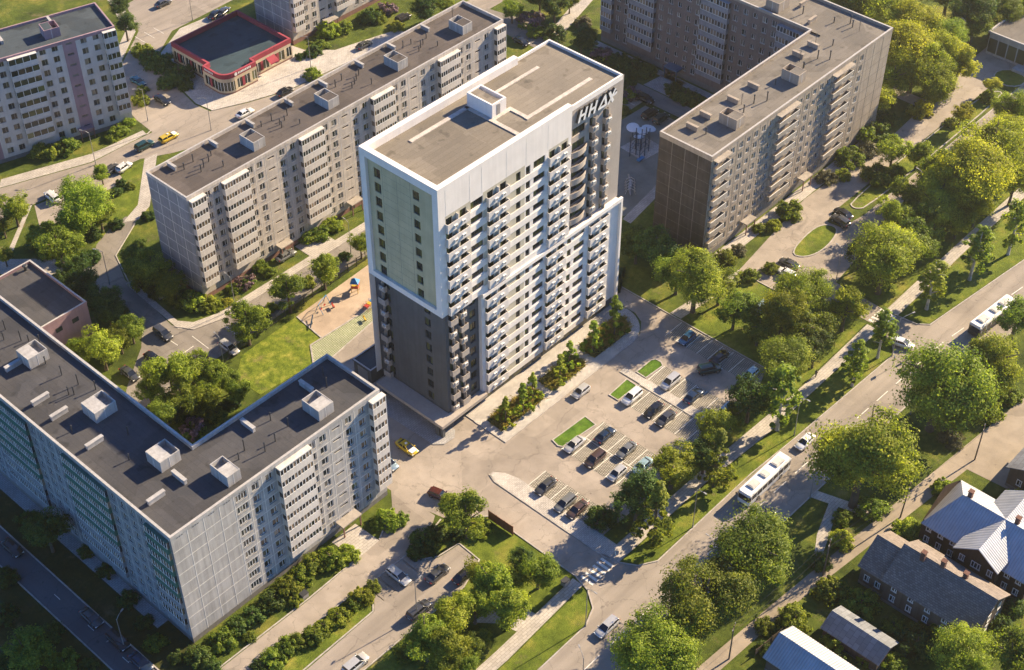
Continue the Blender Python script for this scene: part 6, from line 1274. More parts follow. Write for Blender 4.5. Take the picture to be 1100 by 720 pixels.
# ================================================================== VEHICLES
def car_meshes(kind):
    L_, W_ = {'sedan': (4.6, 1.8), 'hatch': (4.1, 1.76), 'suv': (4.6, 1.9), 'wagon': (4.75, 1.82)}[kind]
    hr = {'sedan': 1.45, 'hatch': 1.5, 'suv': 1.72, 'wagon': 1.5}[kind]; k = L_/4.6
    mb = MB()
    xs = np.array([-2.3, -2.2, -1.9, -1.35, -.4, .6, 1.3, 1.85, 2.18, 2.3])*k
    hw = np.array([.66, .78, .86, .9, .9, .9, .89, .84, .74, .58])*W_/1.8
    zb = np.array([.80, .93, .97, .97, .95, .93, .90, .83, .74, .62])+(.14 if kind == 'suv' else 0)
    if kind != 'sedan': zb[:3] += .06
    zl = np.array([.42, .32, .3, .25, .22, .22, .25, .28, .3, .38])
    rings = []
    for x, w, t, l in zip(xs, hw, zb, zl):
        pts = [(x, -w*.9, l), (x, -w, l+.18), (x, -w, t-.22), (x, -w*.95, t-.06), (x, -w*.82, t), (x, 0, t+.03), (x, w*.82, t), (x, w*.95, t-.06), (x, w, t-.22), (x, w, l+.18), (x, w*.9, l)]
        rings.append([mb.p(p) for p in pts])
    n = 11
    for a, b in zip(rings, rings[1:]):
        for i in range(n-1): mb.f.append([a[i], a[i+1], b[i+1], b[i]][::-1]); mb.m.append(0)
        mb.f.append([a[n-1], a[0], b[0], b[n-1]][::-1]); mb.m.append(1)
    mb.f.append(rings[0][::-1][::-1]); mb.m.append(0); mb.f.append(rings[-1][::-1]); mb.m.append(0)
    # glasshouse: base and roof outlines
    zs = .95+(.14 if kind == 'suv' else 0)
    b0, b1, r0, r1 = {'sedan': (-1.75, 1.15, -1.0, .25), 'hatch': (-1.98, 1.2, -1.65, .3), 'suv': (-2.12, 1.2, -1.9, .35), 'wagon': (-2.15, 1.2, -1.85, .3)}[kind]; b0, b1, r0, r1 = (v*k for v in (b0, b1, r0, r1))
    wb, wr = .80*W_/1.8, .60*W_/1.8; zr = hr-.05
    Bq = [(b0, -wb*.92, zs), (b1, -wb*.92, zs-.03), (b1, wb*.92, zs-.03), (b0, wb*.92, zs)]; xm = (r0+r1)/2
    gl = MB(); T = [(r0, -wr, zr-.02), (r1, -wr, zr-.03), (r1, wr, zr-.03), (r0, wr, zr-.02)]
    gl.face([Bq[0], Bq[1], T[1], T[0]]); gl.face([Bq[1], Bq[2], T[2], T[1]]); gl.face([Bq[2], Bq[3], T[3], T[2]]); gl.face([Bq[3], Bq[0], T[0], T[3]])
    # roof skin, slightly crowned, and pillars
    e = .05; rx0, rx1, ry = r0-.08, r1+.08, wr+e; zt = zr
    V = [[mb.p((x, y, zt+.05*(1-(y/ry)**2)-.03*abs(x-xm)/(rx1-rx0))) for y in np.linspace(-ry, ry, 5)] for x in np.linspace(rx0, rx1, 4)]
    for a, b in zip(V, V[1:]):
        for i in range(4): mb.f.append([a[i], b[i], b[i+1], a[i+1]]); mb.m.append(0)
    for (bx, by, bz), (tx, ty, tz) in zip(Bq, T): mb.tube([(bx, by*1.01, bz-.03), (tx, ty*1.05, tz+.02)], .055, 5)
    for s in (-1, 1):
        mb.tube([(xm+.1, s*wb*.95, zs-.02), (xm-.02, s*(wr+.03), zr)], .05, 5); mb.box(b1-.25, b1-.05, s*(wb+.14)-.09, s*(wb+.14)+.09, zs-.02, zs+.12)
    body = mb.mesh('body', ['tyre', 'tyre']); glass = gl.mesh('windows', 'car_glass')
    body.polygons.foreach_set('use_smooth', np.ones(len(body.polygons), dtype=bool))
    w = MB(); w.cyl((0, -.1, 0), .33, .33, .2, 14, 0, True, 'y'); w.cyl((0, -.112, 0), .2, .21, .224, 10, 1, True, 'y'); wheel = w.mesh('wheel', ['tyre', 'rim'])
    hl = MB(); hl.box(-.1, .04, -.2, .2, -.07, .07); tl = MB(); tl.box(-.04, .08, -.16, .16, -.09, .09); pl = MB(); pl.box(-.03, 0, -.26, .26, -.06, .06)
    return dict(body=body, windows=glass, wheel=wheel, headlight=hl.mesh('headlight', 'lamp_white'), taillight=tl.mesh('tail_light', 'lamp_red'), plate=pl.mesh('number_plate', 'ac'), L=L_, k=k, W=W_, zb=.14 if kind == 'suv' else 0)
CARM = {}; BODY = {}
PAINT = {'white': (.72, .72, .7), 'silver': (.45, .45, .44), 'grey': (.17, .175, .17), 'dark grey': (.06, .062, .065), 'black': (.012, .012, .014), 'navy': (.015, .03, .06), 'blue': (.03, .1, .2), 'teal': (.03, .1, .12), 'green': (.015, .05, .045), 'brown': (.08, .05, .04), 'maroon': (.09, .025, .02), 'yellow': (.6, .42, .02), 'pale teal': (.3, .42, .43), 'pale blue': (.25, .34, .42)}
def car(px, py, deg, kind, colour, label, group=None, z=.75):
    if kind not in CARM: CARM[kind] = car_meshes(kind)
    c = CARM[kind]; key = (kind, colour)
    if key not in BODY:
        me = c['body'].copy(); me.materials[0] = MATS.get('paint_'+colour) or m_paint('paint_'+colour, PAINT[colour]); BODY[key] = me
    x, y, _ = at(px, py, z); o = thing('parked_car' if 'drivin' not in label else 'car', label, 'car', (x, y, .03), R(deg), group)
    inst('body', BODY[key], o); inst('windows', c['windows'], o)
    for sx in (-1.36, 1.4):
        for sy in (-1, 1): inst('wheel', c['wheel'], o, (sx*c['k'], sy*(c['W']/2-.12), .33))
    for sy in (-1, 1):
        inst('headlight', c['headlight'], o, (2.2*c['k'], sy*.6, .66+c['zb'])); inst('tail_light', c['taillight'], o, (-2.26*c['k'], sy*.62, .8+c['zb']))
    inst('number_plate', c['plate'], o, (-2.29*c['k'], 0, .62)); return o
PK = 'cars in the tower car park'
car(586, 522, 180, 'sedan', 'dark grey', 'dark grey saloon alone at the upper end of the kerbside bays', PK)
car(607, 540, 180, 'wagon', 'grey', 'grey-green estate in the kerbside bays beside a brown saloon', PK)
car(620, 547, 180, 'sedan', 'brown', 'dark brown saloon nearest the road in the kerbside bays', PK)
car(617, 477, 180, 'sedan', 'silver', 'silver saloon with white roof beside the long grass island', PK)
car(650, 467, 0, 'sedan', 'navy', 'dark navy saloon, upper car of the back-to-back bays', PK)
car(639, 493, 180, 'suv', 'brown', 'dark brown crossover in the middle of the back-to-back bays', PK)
car(673, 483, 180, 'sedan', 'grey', 'grey saloon behind the dark brown crossover', PK)
car(663, 508, 180, 'hatch', 'silver', 'silver hatchback with red tail beside the leafy car park corner', PK)
car(690, 500, 180, 'sedan', 'pale teal', 'pale teal saloon half under the tree at the car park', PK)
car(679, 426, 180, 'suv', 'white', 'white crossover beside the small square grass island', PK)
car(702, 440, 180, 'sedan', 'black', 'glossy black saloon below the walkway between bays', PK)
car(715, 449, 180, 'sedan', 'dark grey', 'dark grey saloon next to the glossy black one by the walkway', PK)
car(720, 410, 180, 'suv', 'silver', 'silver crossover beside the rounded grass island', PK)
car(745, 425, 0, 'sedan', 'navy', 'dark blue saloon above the walkway between bays', PK)
car(778, 442, 180, 'wagon', 'pale teal', 'pale green estate at the end of the walkway beside the dark trees', PK)
car(738, 363, 180, 'hatch', 'blue', 'blue hatchback topmost in the bays along the far lawn', PK)
car(773, 383, 0, 'sedan', 'black', 'black saloon in the middle of the bays along the far lawn', PK)
car(762, 396, -32, 'suv', 'green', 'dark green off-roader pulling out across the bays', PK)
car(806, 402, 180, 'hatch', 'pale teal', 'pale teal hatchback lowest in the bays along the far lawn', PK)
car(624, 420, 180, 'hatch', 'silver', 'silver hatchback driving along the tower forecourt')
t = car(437, 480, -90, 'sedan', 'yellow', 'yellow taxi with a white bonnet beside the dark tower corner')
hb = MB(); hb.box(.95, 2.02, -.66, .66, .965, .985); hb.build('bonnet_panel', 'ac', t); hb = MB(); hb.box(-.35, .0, -.2, .2, 1.47, 1.6); hb.build('roof_sign', 'ac', t)
car(417, 497, -90, 'hatch', 'pale blue', 'pale blue car mostly hidden behind the L-shaped block corner')
car(472, 531, -75, 'hatch', 'maroon', 'dark maroon hatchback at the grass corner near the yard entrance')
car(428, 618, -90, 'wagon', 'silver', 'silver estate in the marked bay of the yard')
car(470, 616, 0, 'sedan', 'dark grey', 'dark grey saloon between the silver estate and the yard end')
car(499, 617, 0, 'sedan', 'black', 'black car at the yard end partly under the trees')
car(450, 655, 0, 'suv', 'dark grey', 'dark grey crossover beside the lamp post in the yard')
car(382, 713, 0, 'suv', 'silver', 'silver crossover on the yard lane at the frame edge')
car(652, 673, 180, 'wagon', 'silver', 'silver estate driving on the avenue below the zebra crossing')
car(823, 555, 0, 'sedan', 'black', 'black car on the avenue under the tree beside the bus')
car(865, 474, 180, 'sedan', 'white', 'white car on the avenue under the large tree ahead of the bus')
car(969, 368, -75, 'wagon', 'white', 'white estate turning from the side lane into the avenue')
RC = 'cars in the right-hand court'
car(848, 283, 90, 'sedan', 'dark grey', 'dark grey saloon at the lane beside the pointed lawn island', RC)
car(845, 293, 90, 'hatch', 'white', 'white hatchback tucked beside the dark grey saloon at the lawn island', RC)
car(821, 328, 0, 'suv', 'pale teal', 'pale blue-green crossover among trees at the end of the court lane', RC)
car(906, 229, 80, 'sedan', 'black', 'black saloon, upper of two parked beside the lawn strip', RC)
car(903, 237, 80, 'suv', 'dark grey', 'dark grey crossover, lower of two parked beside the lawn strip', RC)
FCT = 'cars at the grey playground'
car(693, 106, -90, 'suv', 'black', 'black crossover on the lane beside the lilac at the reddish wing', FCT)
car(698, 122, 0, 'suv', 'black', 'black crossover in the bays above the grey playground, nearer the tower', FCT)
car(710, 127, 0, 'suv', 'green', 'dark green crossover in the bays above the grey playground, farther from the tower', FCT)
car(560, 44, -90, 'sedan', 'black', 'black saloon on the lane beyond the end of the long slab')
SC_ = 'cars on the street behind the slab'
car(391, 48, 0, 'sedan', 'dark grey', 'dark grey saloon on the street in front of the grey block', SC_)
car(433, 19, 0, 'suv', 'black', 'black crossover at the entrance of the grey block', SC_)
car(306, 98, 0, 'sedan', 'black', 'black car half hidden behind the roof of the long slab', SC_)
car(263, 121, 0, 'sedan', 'white', 'white car partly hidden behind the slab roof below the restaurant', SC_)
car(148, 87, -90, 'sedan', 'teal', 'dark teal saloon in the shade lane left of the restaurant', SC_)
car(174, 107, -90, 'sedan', 'black', 'black saloon in the shade lane nearest the street left of the restaurant', SC_)
car(155, 156, 0, 'suv', 'green', 'dark green off-roader following the yellow taxi on the street', SC_)
t = car(181, 147, 0, 'wagon', 'yellow', 'yellow and white taxi on the street left of the slab', SC_)
hb = MB(); hb.box(1.0, 2.0, -.66, .66, .965, .99); hb.build('bonnet_panel', 'ac', t); hb = MB(); hb.box(-.3, .05, -.2, .2, 1.5, 1.64); hb.build('roof_sign', 'ac', t)
car(120, 181, 10, 'hatch', 'dark grey', 'dark grey hatchback parked beside a white one at the little park', SC_)
car(133, 179, 10, 'hatch', 'white', 'white hatchback parked beside a dark grey one at the little park', SC_)
car(56, 211, 85, 'suv', 'white', 'white crossover at the kerb beside the large park tree', SC_)
car(175, 3, 0, 'sedan', 'dark grey', 'dark grey saloon in the upper yard beyond the restaurant street', SC_)
car(231, 15, 20, 'sedan', 'black', 'black saloon behind the restaurant, the left one of a pair', SC_)
car(240, 12, 20, 'sedan', 'dark grey', 'dark grey saloon behind the restaurant, the right one of a pair', SC_)
IC = 'cars in the inner court street'
car(175, 358, -90, 'suv', 'dark grey', 'dark grey crossover at the corner of the blue-shaded court street', IC)
car(165, 385, -90, 'sedan', 'black', 'black saloon in the court bays, middle of three dark cars', IC)
car(139, 401, -90, 'sedan', 'dark grey', 'dark grey saloon in the court bays nearest the pink hall', IC)
car(246, 373, -90, 'wagon', 'silver', 'silver estate on the court street beside the mesh fence', IC)
car(222, 388, -90, 'sedan', 'black', 'black car mostly hidden by the bright court trees', IC)
car(307, 274, 0, 'sedan', 'grey', 'grey car at the entrance of the long slab', IC)
SH = 'cars in the shaded street'
car(13, 588, -90, 'sedan', 'black', 'black saloon in the deep-shade street at the frame edge', SH)
car(98, 663, -90, 'sedan', 'dark grey', 'dark grey saloon in the deep-shade street, farthest of three in a row', SH)
car(127, 688, -90, 'suv', 'black', 'black crossover in the deep-shade street, middle of three in a row', SH)
car(151, 711, -90, 'sedan', 'navy', 'dark navy saloon in the deep-shade street, nearest of three in a row', SH)

def bus(px, py, deg, low, label, z=1.5):
    x, y, _ = at(px, py, z); o = thing('city_bus', label, 'bus', (x, y, .03), R(deg)); mb = MB(); L_, W_, H_ = 12.2, 2.5, 2.95
    P = [(-6.1, -1.17), (-6.0, -1.25), (5.85, -1.25), (6.1, -1.0), (6.1, 1.0), (5.85, 1.25), (-6.0, 1.25), (-6.1, 1.17)]
    mb.prism(P, .35, 1.25, 1, 1); mb.prism([(a*.998, b*.985) for a, b in P], 1.25, 2.45, 2, 2); mb.prism(P, 2.42, 2.75, 0, 0); mb.prism([(a*.985, b*.93) for a, b in P], 2.75, H_, 0, 0); mb.prism([(a*.97, b*.98) for a, b in P], 2.43, 2.44, 0)
    for x_ in np.arange(-5.4, 5.6, 1.55):
        for s in (-1, 1): mb.box(x_-.06, x_+.06, s*1.24-.02, s*1.24+.02, 1.25, 2.42, 0)
    mb.build('body', ['ac', low, 'car_glass'], o)
    for x_, l in ((-3.6, 2.2), (0.2, 1.4), (3.4, 2.0)):
        u = MB(); u.box(x_-l/2, x_+l/2, -.75, .75, H_-.02, H_+.26); u.box(x_-l/2+.2, x_+l/2-.2, -.5, .5, H_+.26, H_+.32); u.build('roof_unit', 'offwhite', o)
    w = MB(); w.cyl((0, -.16, 0), .48, .48, .32, 14, 0, True, 'y'); w.cyl((0, -.17, 0), .27, .27, .34, 10, 1, True, 'y'); wm = w.mesh('wheel', ['tyre', 'rim'])
    for x_ in (-3.2, 3.4):
        for s in (-1, 1): inst('wheel', wm, o, (x_, s*1.12, .48))
    for s in (-1, 1):
        d = MB(); d.box(6.08, 6.14, s*.85-.2, s*.85+.2, .6, .8); d.build('headlight', 'lamp_white', o); m_ = MB(); m_.tube([(5.9, s*1.2, 2.4), (6.25, s*1.42, 2.2)], .03, 5); m_.box(6.2, 6.28, s*1.44-.1, s*1.44+.1, 1.85, 2.25); m_.build('wing_mirror', 'tyre', o)
    for x_ in (4.9, .6, -4.6):
        sd = -1; d = MB(); d.box(x_-.6, x_+.6, sd*1.265-.01, sd*1.265+.01, .45, 2.35); d.build('door', 'car_glass', o)
    return o
bus(821, 515, 180, 'ac', 'long white city bus with pale sides on the avenue between large trees')
bus(1066, 340, -5, 'metal_dk', 'city bus with dark sides and white roof at the stop under the right-hand trees')

# ================================================================== STREET FURNITURE
def street_lamp(bx, by, h, label, arm=2.0, deg=180.0, heads=1):
    x, y, _ = at(bx, by); o = thing('street_lamp', label, 'street lamp', (x, y, 0), R(deg), 'street lamps')
    p = MB(); p.cyl((0, 0, 0), .13, .11, .9, 8); p.cyl((0, 0, .9), .085, .055, h-.9, 8); p.build('pole', 'metal', o)
    for s in ((1,) if heads == 1 else (1, -1)):
        a = MB(); a.tube([(0, 0, h-.25), (s*arm*.35, 0, h+.15), (s*arm, 0, h+.3)], [.05, .045, .035], 6); a.build('arm', 'metal', o)
        l = MB(); l.box(s*arm-.3, s*arm+.3, -.11, .11, h+.24, h+.34); l.build('lamp_head', 'metal', o)
    return o
for a in ((629, 673, 9.5, 'street lamp on the grass wedge below the zebra crossing', 1.6, -90), (744, 567, 9.5, 'street lamp on the verge beside the first pointed larch', 1.6, -90), (853, 468, 9.5, 'street lamp on the verge beside the tall birch near the lane mouth', 1.6, -90),
          (958, 383, 9.5, 'street lamp with long arm at the lane mouth on the avenue', 3.0, -20), (870, 535, 9.0, 'street lamp across the avenue between the bus and large tree', 1.6, 90), (978, 445, 9.0, 'street lamp in front of the dark round avenue tree', 1.6, 90), (763, 620, 9.0, 'street lamp across the avenue facing the first larch', 1.6, 90), (625, 745, 9, 'street lamp with white arm at the lower end of the avenue', 2.0, 60),
          (448, 662, 8.5, 'street lamp among the yard parking beside a dark crossover', 1.2, 0), (103, 177, 8.5, 'street lamp at the kerb in front of the mauve-striped block', 1.8, 120), (159, 130, 8.5, 'street lamp beside the shaded lane left of the restaurant', 1.8, 150), (227, 140, 8.5, 'street lamp in front of the restaurant corner', 1.6, 150), (207, 22, 8.5, 'street lamp behind the restaurant', 1.2, 90), (334, 73, 8.5, 'street lamp between restaurant and grey block', 1.8, 150),
          (118, 306, 8.5, 'street lamp at the junction by the pink hall', 1.6, 120), (253, 332, 8.0, 'street lamp beside the lilac at the long slab front', 1.6, 90), (241, 394, 7.5, 'street lamp at the mesh fence beside the silver estate', 1.2, 90), (377, 272, 8.0, 'street lamp on the court street hidden close to the tower', 1.2, 90), (898, 302, 8.5, 'street lamp beside the pointed lawn island', 1.2, 90), (983, 220, 8.5, 'street lamp in the lane behind the avenue grove', 1.2, 90),
          (134, 697, 7.5, 'street lamp beside the dark crossover in the deep-shade street', 1.6, 20), (1030, 56, 8.5, 'street lamp in the wood behind the block', 1.0, 90)):
    street_lamp(*a)
def wood_pole(bx, by, h, label, tilt=0.0):
    x, y, _ = at(bx, by); o = thing('utility_pole', label, 'utility pole', (x, y, 0), R(20), 'wooden poles along the lane'); o.rotation_euler[0] = tilt
    p = MB(); p.cyl((0, 0, 0), .14, .09, h, 8); p.build('pole', 'wood_pole', o); c = MB(); c.box(-.9, .9, -.06, .06, h-.6, h-.45); c.build('crossarm', 'wood_pole', o)
    for s in (-.75, .75): i_ = MB(); i_.cyl((s, 0, h-.45), .06, .05, .2, 6); i_.build('insulator', 'ac', o)
    return (x, y, h-.3)
POLES = [wood_pole(783, 708, 8.5, 'wooden pole beside the lane at the barn'), wood_pole(884, 618, 8.5, 'wooden pole beside the lane in front of the shingled house'), wood_pole(967, 556, 8.5, 'wooden pole beside the lane in front of the metal-roofed house', .03), wood_pole(1047, 494, 8.5, 'wooden pole beside the lane next to the paved yard')]
for i, (a, b) in enumerate(zip(POLES, POLES[1:])):
    w = MB(); a = np.array(a); b = np.array(b)
    for s in (-.5, .5):
        q = [a+(b-a)*t+np.array((0, s, -.9*4*t*(1-t))) for t in np.linspace(0, 1, 9)]; w.tube(q, .018, 4)
    tag(w.build('overhead_wire', 'metal_dk'), ('overhead wire between the barn pole and the shingled-house pole', 'overhead wire between the shingled-house and metal-roof poles', 'overhead wire running on toward the paved yard pole')[i], 'wire', 'overhead wires')
def signpost(bx, by, label, blue=True):
    x, y, _ = at(bx, by); o = thing('road_sign', label, 'road sign', (x, y, 0), R(35)); p = MB(); p.cyl((0, 0, 0), .04, .04, 3.0, 6); p.build('post', 'metal', o)
    s = MB(); s.box(-.35, .35, -.06, -.03, 2.3, 3.0, 0); s.frame((0, -.065, 2.4), (1, 0, 0), (0, 1, 0)); s.face([(-.25, 0, 0), (.25, 0, 0), (0, 0, .5)], 1); s.build('sign_plate', ['blue', 'ac'], o)
signpost(632, 628, 'blue crossing sign on the grass side of the zebra crossing'); signpost(660, 607, 'blue crossing sign on the larch side of the zebra crossing'); signpost(958, 395, 'blue crossing sign at the lane mouth on the avenue')
def litter_bin(bx, by, label):
    x, y, _ = at(bx, by); o = thing('waste_container', label, 'waste container', (x, y, 0), R(0)); b = MB(); b.box(-.6, .6, -.45, .45, .15, 1.1); b.build('body', 'metal', o); l = MB(); l.box(-.65, .65, -.5, .5, 1.1, 1.2); l.build('lid', 'metal_dk', o)
litter_bin(607, 628, 'grey waste container on the shaded grass beside the zebra crossing'); litter_bin(327, 642, 'grey waste container at the edge of the front shrubs of the L-shaped block')

# playground on the sand
def swing():
    x, y, _ = at(347, 332); o = thing('swing', 'steel swing frame on the sandy playground next to the lawn', 'swing', (x, y, .05), R(20)); f = MB()
    for s in (-1.6, 1.6):
        for d in (-.9, .9): f.tube([(s, d, 0), (s, 0, 2.3)], .06, 6)
    f.tube([(-1.6, 0, 2.3), (1.6, 0, 2.3)], .06, 6); f.build('frame', 'blue', o)
    for s in (-.7, .7): q = MB(); q.tube([(s-.2, 0, 2.3), (s-.2, 0, .5)], .02, 4); q.tube([(s+.2, 0, 2.3), (s+.2, 0, .5)], .02, 4); q.box(s-.28, s+.28, -.15, .15, .45, .5); q.build('seat', 'red_pl', o)
swing()
def play_tower():
    x, y, _ = at(382, 313); o = thing('play_tower', 'wooden play tower with blue roof and slide on the sand', 'play tower', (x, y, .05), R(35)); o.scale = (.8, .8, .85); p = MB()
    for a in (-.8, .8):
        for b in (-.8, .8): p.box(a-.07, a+.07, b-.07, b+.07, 0, 2.9)
    p.box(-.9, .9, -.9, .9, 1.3, 1.42); p.build('frame', 'yellow_pl', o)
    r = MB()
    for k in range(4):
        a, b = R(45+90*k), R(135+90*k); r.face([(1.5*math.cos(a), 1.5*math.sin(a), 2.8), (1.5*math.cos(b), 1.5*math.sin(b), 2.8), (0, 0, 4.0)])
    r.build('roof', 'blue', o); s = MB(); s.face([(.9, -.35, 1.4), (3.2, -.35, .15), (3.2, .35, .15), (.9, .35, 1.4)]); s.box(.9, 1.0, -.4, .4, 1.2, 1.4); s.build('slide', 'blue', o)
    q = MB(); q.box(-.9, .9, -.92, -.86, 1.42, 2.1); q.box(-.92, -.86, -.9, .9, 1.42, 2.1); q.build('guard_panel', 'red_pl', o)
play_tower()
def climber():
    x, y, _ = at(399, 329); o = thing('playground_climber', 'climbing frame of red, blue and yellow bars close to the tower wall', 'climbing frame', (x, y, .05), R(10)); o.scale = (.7, .7, .75)
    for i, m in enumerate(('red_pl', 'yellow_pl', 'blue', 'red_pl', 'ac')):
        b = MB(); X = -2.6+1.3*i
        b.tube([(X, -.8, 0), (X, -.8, 2.2), (X, .8, 2.2), (X, .8, 0)], .07, 6); b.tube([(X, -.8, 1.1), (X, .8, 1.1)], .05, 6); b.box(X-.06, X+1.1, -.7, .7, 1.4, 1.5); b.build('bar', m, o)
climber()
def spring_toy(px, py, m, label, w=1.0):
    x, y, _ = at(px, py); o = thing('spring_rider', label, 'play equipment', (x, y, .05), R(70)); b = MB(); b.cyl((0, 0, 0), .16, .16, .45, 8); b.build('spring', 'metal', o); s = MB(); s.box(-.6*w, .6*w, -.14, .14, .45, .75); s.tube([(.4*w, -.3, 1.0), (.4*w, .3, 1.0)], .04, 5); s.box(.35*w, .45*w, -.1, .1, .7, 1.1); s.build('seat', m, o)
spring_toy(358, 331, 'red_pl', 'red spring rider in the middle of the sandy playground'); spring_toy(392, 345, 'yellow_pl', 'yellow spring rider below the climbing frame')
def seesaw():
    x, y, _ = at(335, 348); o = thing('seesaw', 'dark seesaw at the lawn edge of the sandy playground', 'seesaw', (x, y, .05), R(40)); b = MB(); b.box(-.15, .15, -.2, .2, 0, .5); b.build('base', 'metal', o); s = MB(); s.frame((0, 0, .55), (1, 0, .12), (0, 1, 0)); s.box(-1.6, 1.6, -.12, .12, 0, .08); s.frame(); s.build('board', 'navy', o)
seesaw()
# grey playground: dark posts with pale discs, and a low crawler
def post_grove():
    x, y, _ = at(689, 165); o = thing('climbing_posts', 'climbing structure of tall dark blue posts on the grey playground', 'climbing frame', (x, y, .05), 0)
    for i, (a, b, h) in enumerate(((-2.2, -1.2, 5.4), (-1.2, .6, 5.8), (-.2, -1.0, 6.0), (.8, .8, 5.6), (1.7, -.6, 6.0), (2.5, .9, 5.2), (-2.6, 1.2, 5.0), (.3, 2.0, 5.6))):
        p = MB(); p.cyl((a, b, 0), .12, .1, h, 7); p.build('post', 'navy', o)
    n = MB()
    for z in (1.2, 2.4, 3.6): n.tube([(-2.2, -1.2, z), (-.2, -1, z+.3), (1.7, -.6, z), (2.5, .9, z), (.3, 2, z+.2), (-2.6, 1.2, z), (-2.2, -1.2, z)], .05, 5)
    n.build('net_rope', 'navy', o); s = MB(); s.box(-3.2, -1.4, -2.0, -1.2, .3, .7); s.build('platform', 'blue', o)
post_grove()
for i, (px, py, rr) in enumerate(((680, 137, 1.5), (690, 141, 1.3), (697, 138, 1.6), (686, 147, 1.1))):
    x, y, _ = at(px, py, 2.6); o = thing('shade_sail', ('pale disc sunshade on the grey playground, nearest the tower', 'small pale disc sunshade between two larger ones on the grey playground', 'pale disc sunshade on the grey playground, nearest the brown wall', 'smallest pale disc sunshade above the dark blue posts')[i], 'sunshade', (x, y, 0), i*1.1, 'disc sunshades'); p = MB(); p.cyl((0, 0, 0), .07, .06, 2.7, 6); p.build('post', 'navy', o); d = MB(); d.frame((0, 0, 2.6), (1, 0, .15), (0, 1, .1)); d.cyl((0, 0, 0), rr, rr*.9, .12, 14); d.frame(); d.build('canopy', 'ac', o)
def crawler():
    x, y, _ = at(677, 203); o = thing('crawl_sculpture', 'low grey crawling sculpture with arched ribs on the grey playground', 'play equipment', (x, y, .05), R(40)); s = MB(); s.tube([(-3, 0, .5), (-1.6, .2, 1.1), (0, 0, 1.3), (1.6, -.2, .9), (2.8, .1, .4), (3.6, .4, 1.2)], [.15, .35, .45, .35, .25, .18], 8); s.build('body', 'metal', o)
    for k in range(5): r = MB(); X = -2+1.0*k; r.tube([(X, -1.1, 0), (X, -.8, 1.1), (X, 0, 1.6), (X, .8, 1.1), (X, 1.1, 0)], .07, 5); r.build('rib', 'offwhite', o)
crawler()
def bench(px, py, deg, label):
    x, y, _ = at(px, py); o = thing('bench', label, 'bench', (x, y, .03), R(deg), 'court benches'); s = MB(); s.box(-.9, .9, -.22, .22, .42, .48); s.build('seat', 'wood_pole', o); b = MB(); b.box(-.9, .9, .2, .26, .5, .9); b.build('backrest', 'wood_pole', o)
    for k in (-.7, .7): l = MB(); l.box(k-.05, k+.05, -.2, .2, 0, .42); l.build('leg', 'metal_dk', o)
bench(412, 556, 0, 'wooden bench beside the shrubs at the L-shaped block entrance'); bench(658, 215, 60, 'wooden bench at the curved path of the grey playground')
# walkers
def walker(px, py, deg, top, legs, label):
    x, y, _ = at(px, py); o = thing('person', label, 'person', (x, y, .05), R(deg)); V = [(0, 0, .95), (0, 0, 1.2), (0, 0, 1.42), (0, 0, 1.52), (0, 0, 1.66), (0, .1, .9), (.12, .11, .5), (.2, .11, .06), (.32, .11, .03), (0, -.1, .9), (-.08, -.11, .5), (-.24, -.11, .08), (-.12, -.11, .03), (0, .2, 1.38), (-.08, .25, 1.1), (.05, .26, .86), (0, -.2, 1.38), (.1, -.25, 1.1), (.22, -.24, .88)]
    E = [(0, 1), (1, 2), (2, 3), (3, 4), (0, 5), (5, 6), (6, 7), (7, 8), (0, 9), (9, 10), (10, 11), (11, 12), (2, 13), (13, 14), (14, 15), (2, 16), (16, 17), (17, 18)]
    rad = [.15, .14, .16, .065, .11, .1, .075, .055, .045, .1, .075, .055, .045, .07, .05, .04, .07, .05, .04]
    me = bpy.data.meshes.new('body'); me.from_pydata(V, E, []); b = link(bpy.data.objects.new('body', me), o); md = b.modifiers.new('Skin', 'SKIN'); 
    sk = me.skin_vertices[0].data if me.skin_vertices else None
    if sk is None:
        bpy.context.view_layer.objects.active = b; b.select_set(True)
        bm_ = None
        try: bpy.ops.mesh.customdata_skin_add()
        except Exception: pass
        sk = me.skin_vertices[0].data if me.skin_vertices else None
    if sk:
        for v, r_ in zip(sk, rad): v.radius = (r_, r_)
        sk[0].use_root = True
    b.modifiers.new('Sub', 'SUBSURF').levels = 1; b.modifiers['Sub'].render_levels = 1; me.materials.append(M['skin'])
    t = MB(); t.tube([(0, 0, .9), (0, 0, 1.15), (0, 0, 1.4), (0, 0, 1.5)], [.18, .165, .19, .08], 9)
    for s in (1, -1): t.tube([(0, s*.15, 1.42), (-.08*s, s*.25, 1.1)], [.09, .07], 7)
    t.build('jacket', top, o); l = MB()
    l.tube([(0, .09, .95), (.12, .11, .5), (.2, .11, .1)], [.13, .09, .075], 8); l.tube([(0, -.09, .95), (-.08, -.11, .5), (-.23, -.11, .12)], [.13, .09, .075], 8); l.build('trousers', legs, o)
    h_ = MB(); h_.cyl((0, 0, 1.66), .118, .07, .1, 9); h_.build('hair', 'wood_dk', o)
walker(876, 405, 0, 'metal_dk', 'navy', 'person in dark clothes walking along the avenue footway near the trees')
walker(973, 388, 60, 'ac', 'metal_dk', 'person in a white top crossing the avenue beside the white estate')

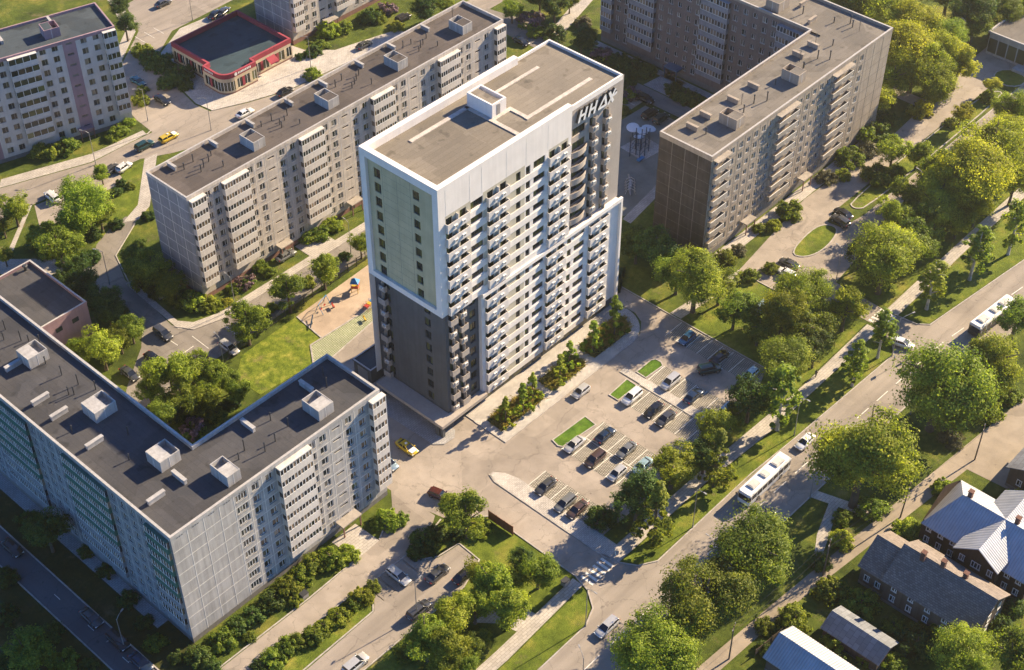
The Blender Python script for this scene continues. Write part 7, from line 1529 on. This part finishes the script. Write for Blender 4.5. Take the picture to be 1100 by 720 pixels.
# ================================================================== AIR, LIGHT, CAMERA
m, nt, out = new_mat('thin_air'); pv = N(nt, 'ShaderNodeVolumePrincipled'); pv.inputs['Color'].default_value = (1.0, .93, .8, 1); pv.inputs['Density'].default_value = HAZE; pv.inputs['Anisotropy'].default_value = .68
L(nt, pv.outputs[0], out.inputs['Volume'])
if HAZE > 0:
    hz = MB(); hz.box(-75, 575, -45, 535, -1.0, 197.5); hm = bpy.data.meshes.new('haze'); hm.from_pydata(hz.v, [], hz.f); hm.materials.append(m); ho = link(bpy.data.objects.new('haze', hm)); ho['kind'] = 'stuff'
AZ, EL = -11.5, 28.0
w = bpy.data.worlds.new('World'); SC.world = w; w.use_nodes = True; nt = w.node_tree
sky = nt.nodes.new('ShaderNodeTexSky'); sky.sky_type = 'NISHITA'; sky.sun_disc = False; sky.sun_elevation = R(EL); sky.sun_rotation = R(90-AZ); sky.altitude = 100; sky.air_density = 1.0; sky.dust_density = 0.3; sky.ozone_density = 4.0
bg = nt.nodes['Background']; bg.inputs[1].default_value = SKY; tint = mixc(nt, 1.0, sky.outputs[0], (0.6, 0.95, 1.4), 'MULTIPLY'); nt.links.new(tint, bg.inputs[0])
sl = bpy.data.lights.new('sun', 'SUN'); sl.energy = SUN; sl.angle = R(.5); sl.color = (1.0, .79, .52); so = bpy.data.objects.new('sun', sl); COL.objects.link(so)
sv = Vector((math.cos(R(EL))*math.cos(R(AZ)), math.cos(R(EL))*math.sin(R(AZ)), math.sin(R(EL)))); so.rotation_euler = sv.to_track_quat('Z', 'Y').to_euler(); so.location = (300, 60, 180)
cd = bpy.data.cameras.new('camera'); cd.sensor_width = 36; cd.lens = 36*FPX/1100; cd.clip_start = 1; cd.clip_end = 3000
co = bpy.data.objects.new('camera', cd); COL.objects.link(co); co.location = (0, 0, CAM_H)
fv = Vector(_f.tolist()); co.rotation_euler = fv.to_track_quat('-Z', 'Y').to_euler(); SC.camera = co
SC.render.engine = 'CYCLES'; SC.view_settings.view_transform = 'Standard'; SC.view_settings.look = 'None'; SC.view_settings.exposure = EXPO; SC.view_settings.gamma = 1
SC.cycles.max_bounces = 5; SC.cycles.diffuse_bounces = 3; SC.cycles.glossy_bounces = 2; SC.cycles.transmission_bounces = 2; SC.cycles.transparent_max_bounces = 4; SC.cycles.volume_bounces = 0; SC.cycles.use_denoising = True
SC.cycles.use_adaptive_sampling = True; SC.cycles.adaptive_threshold = .02
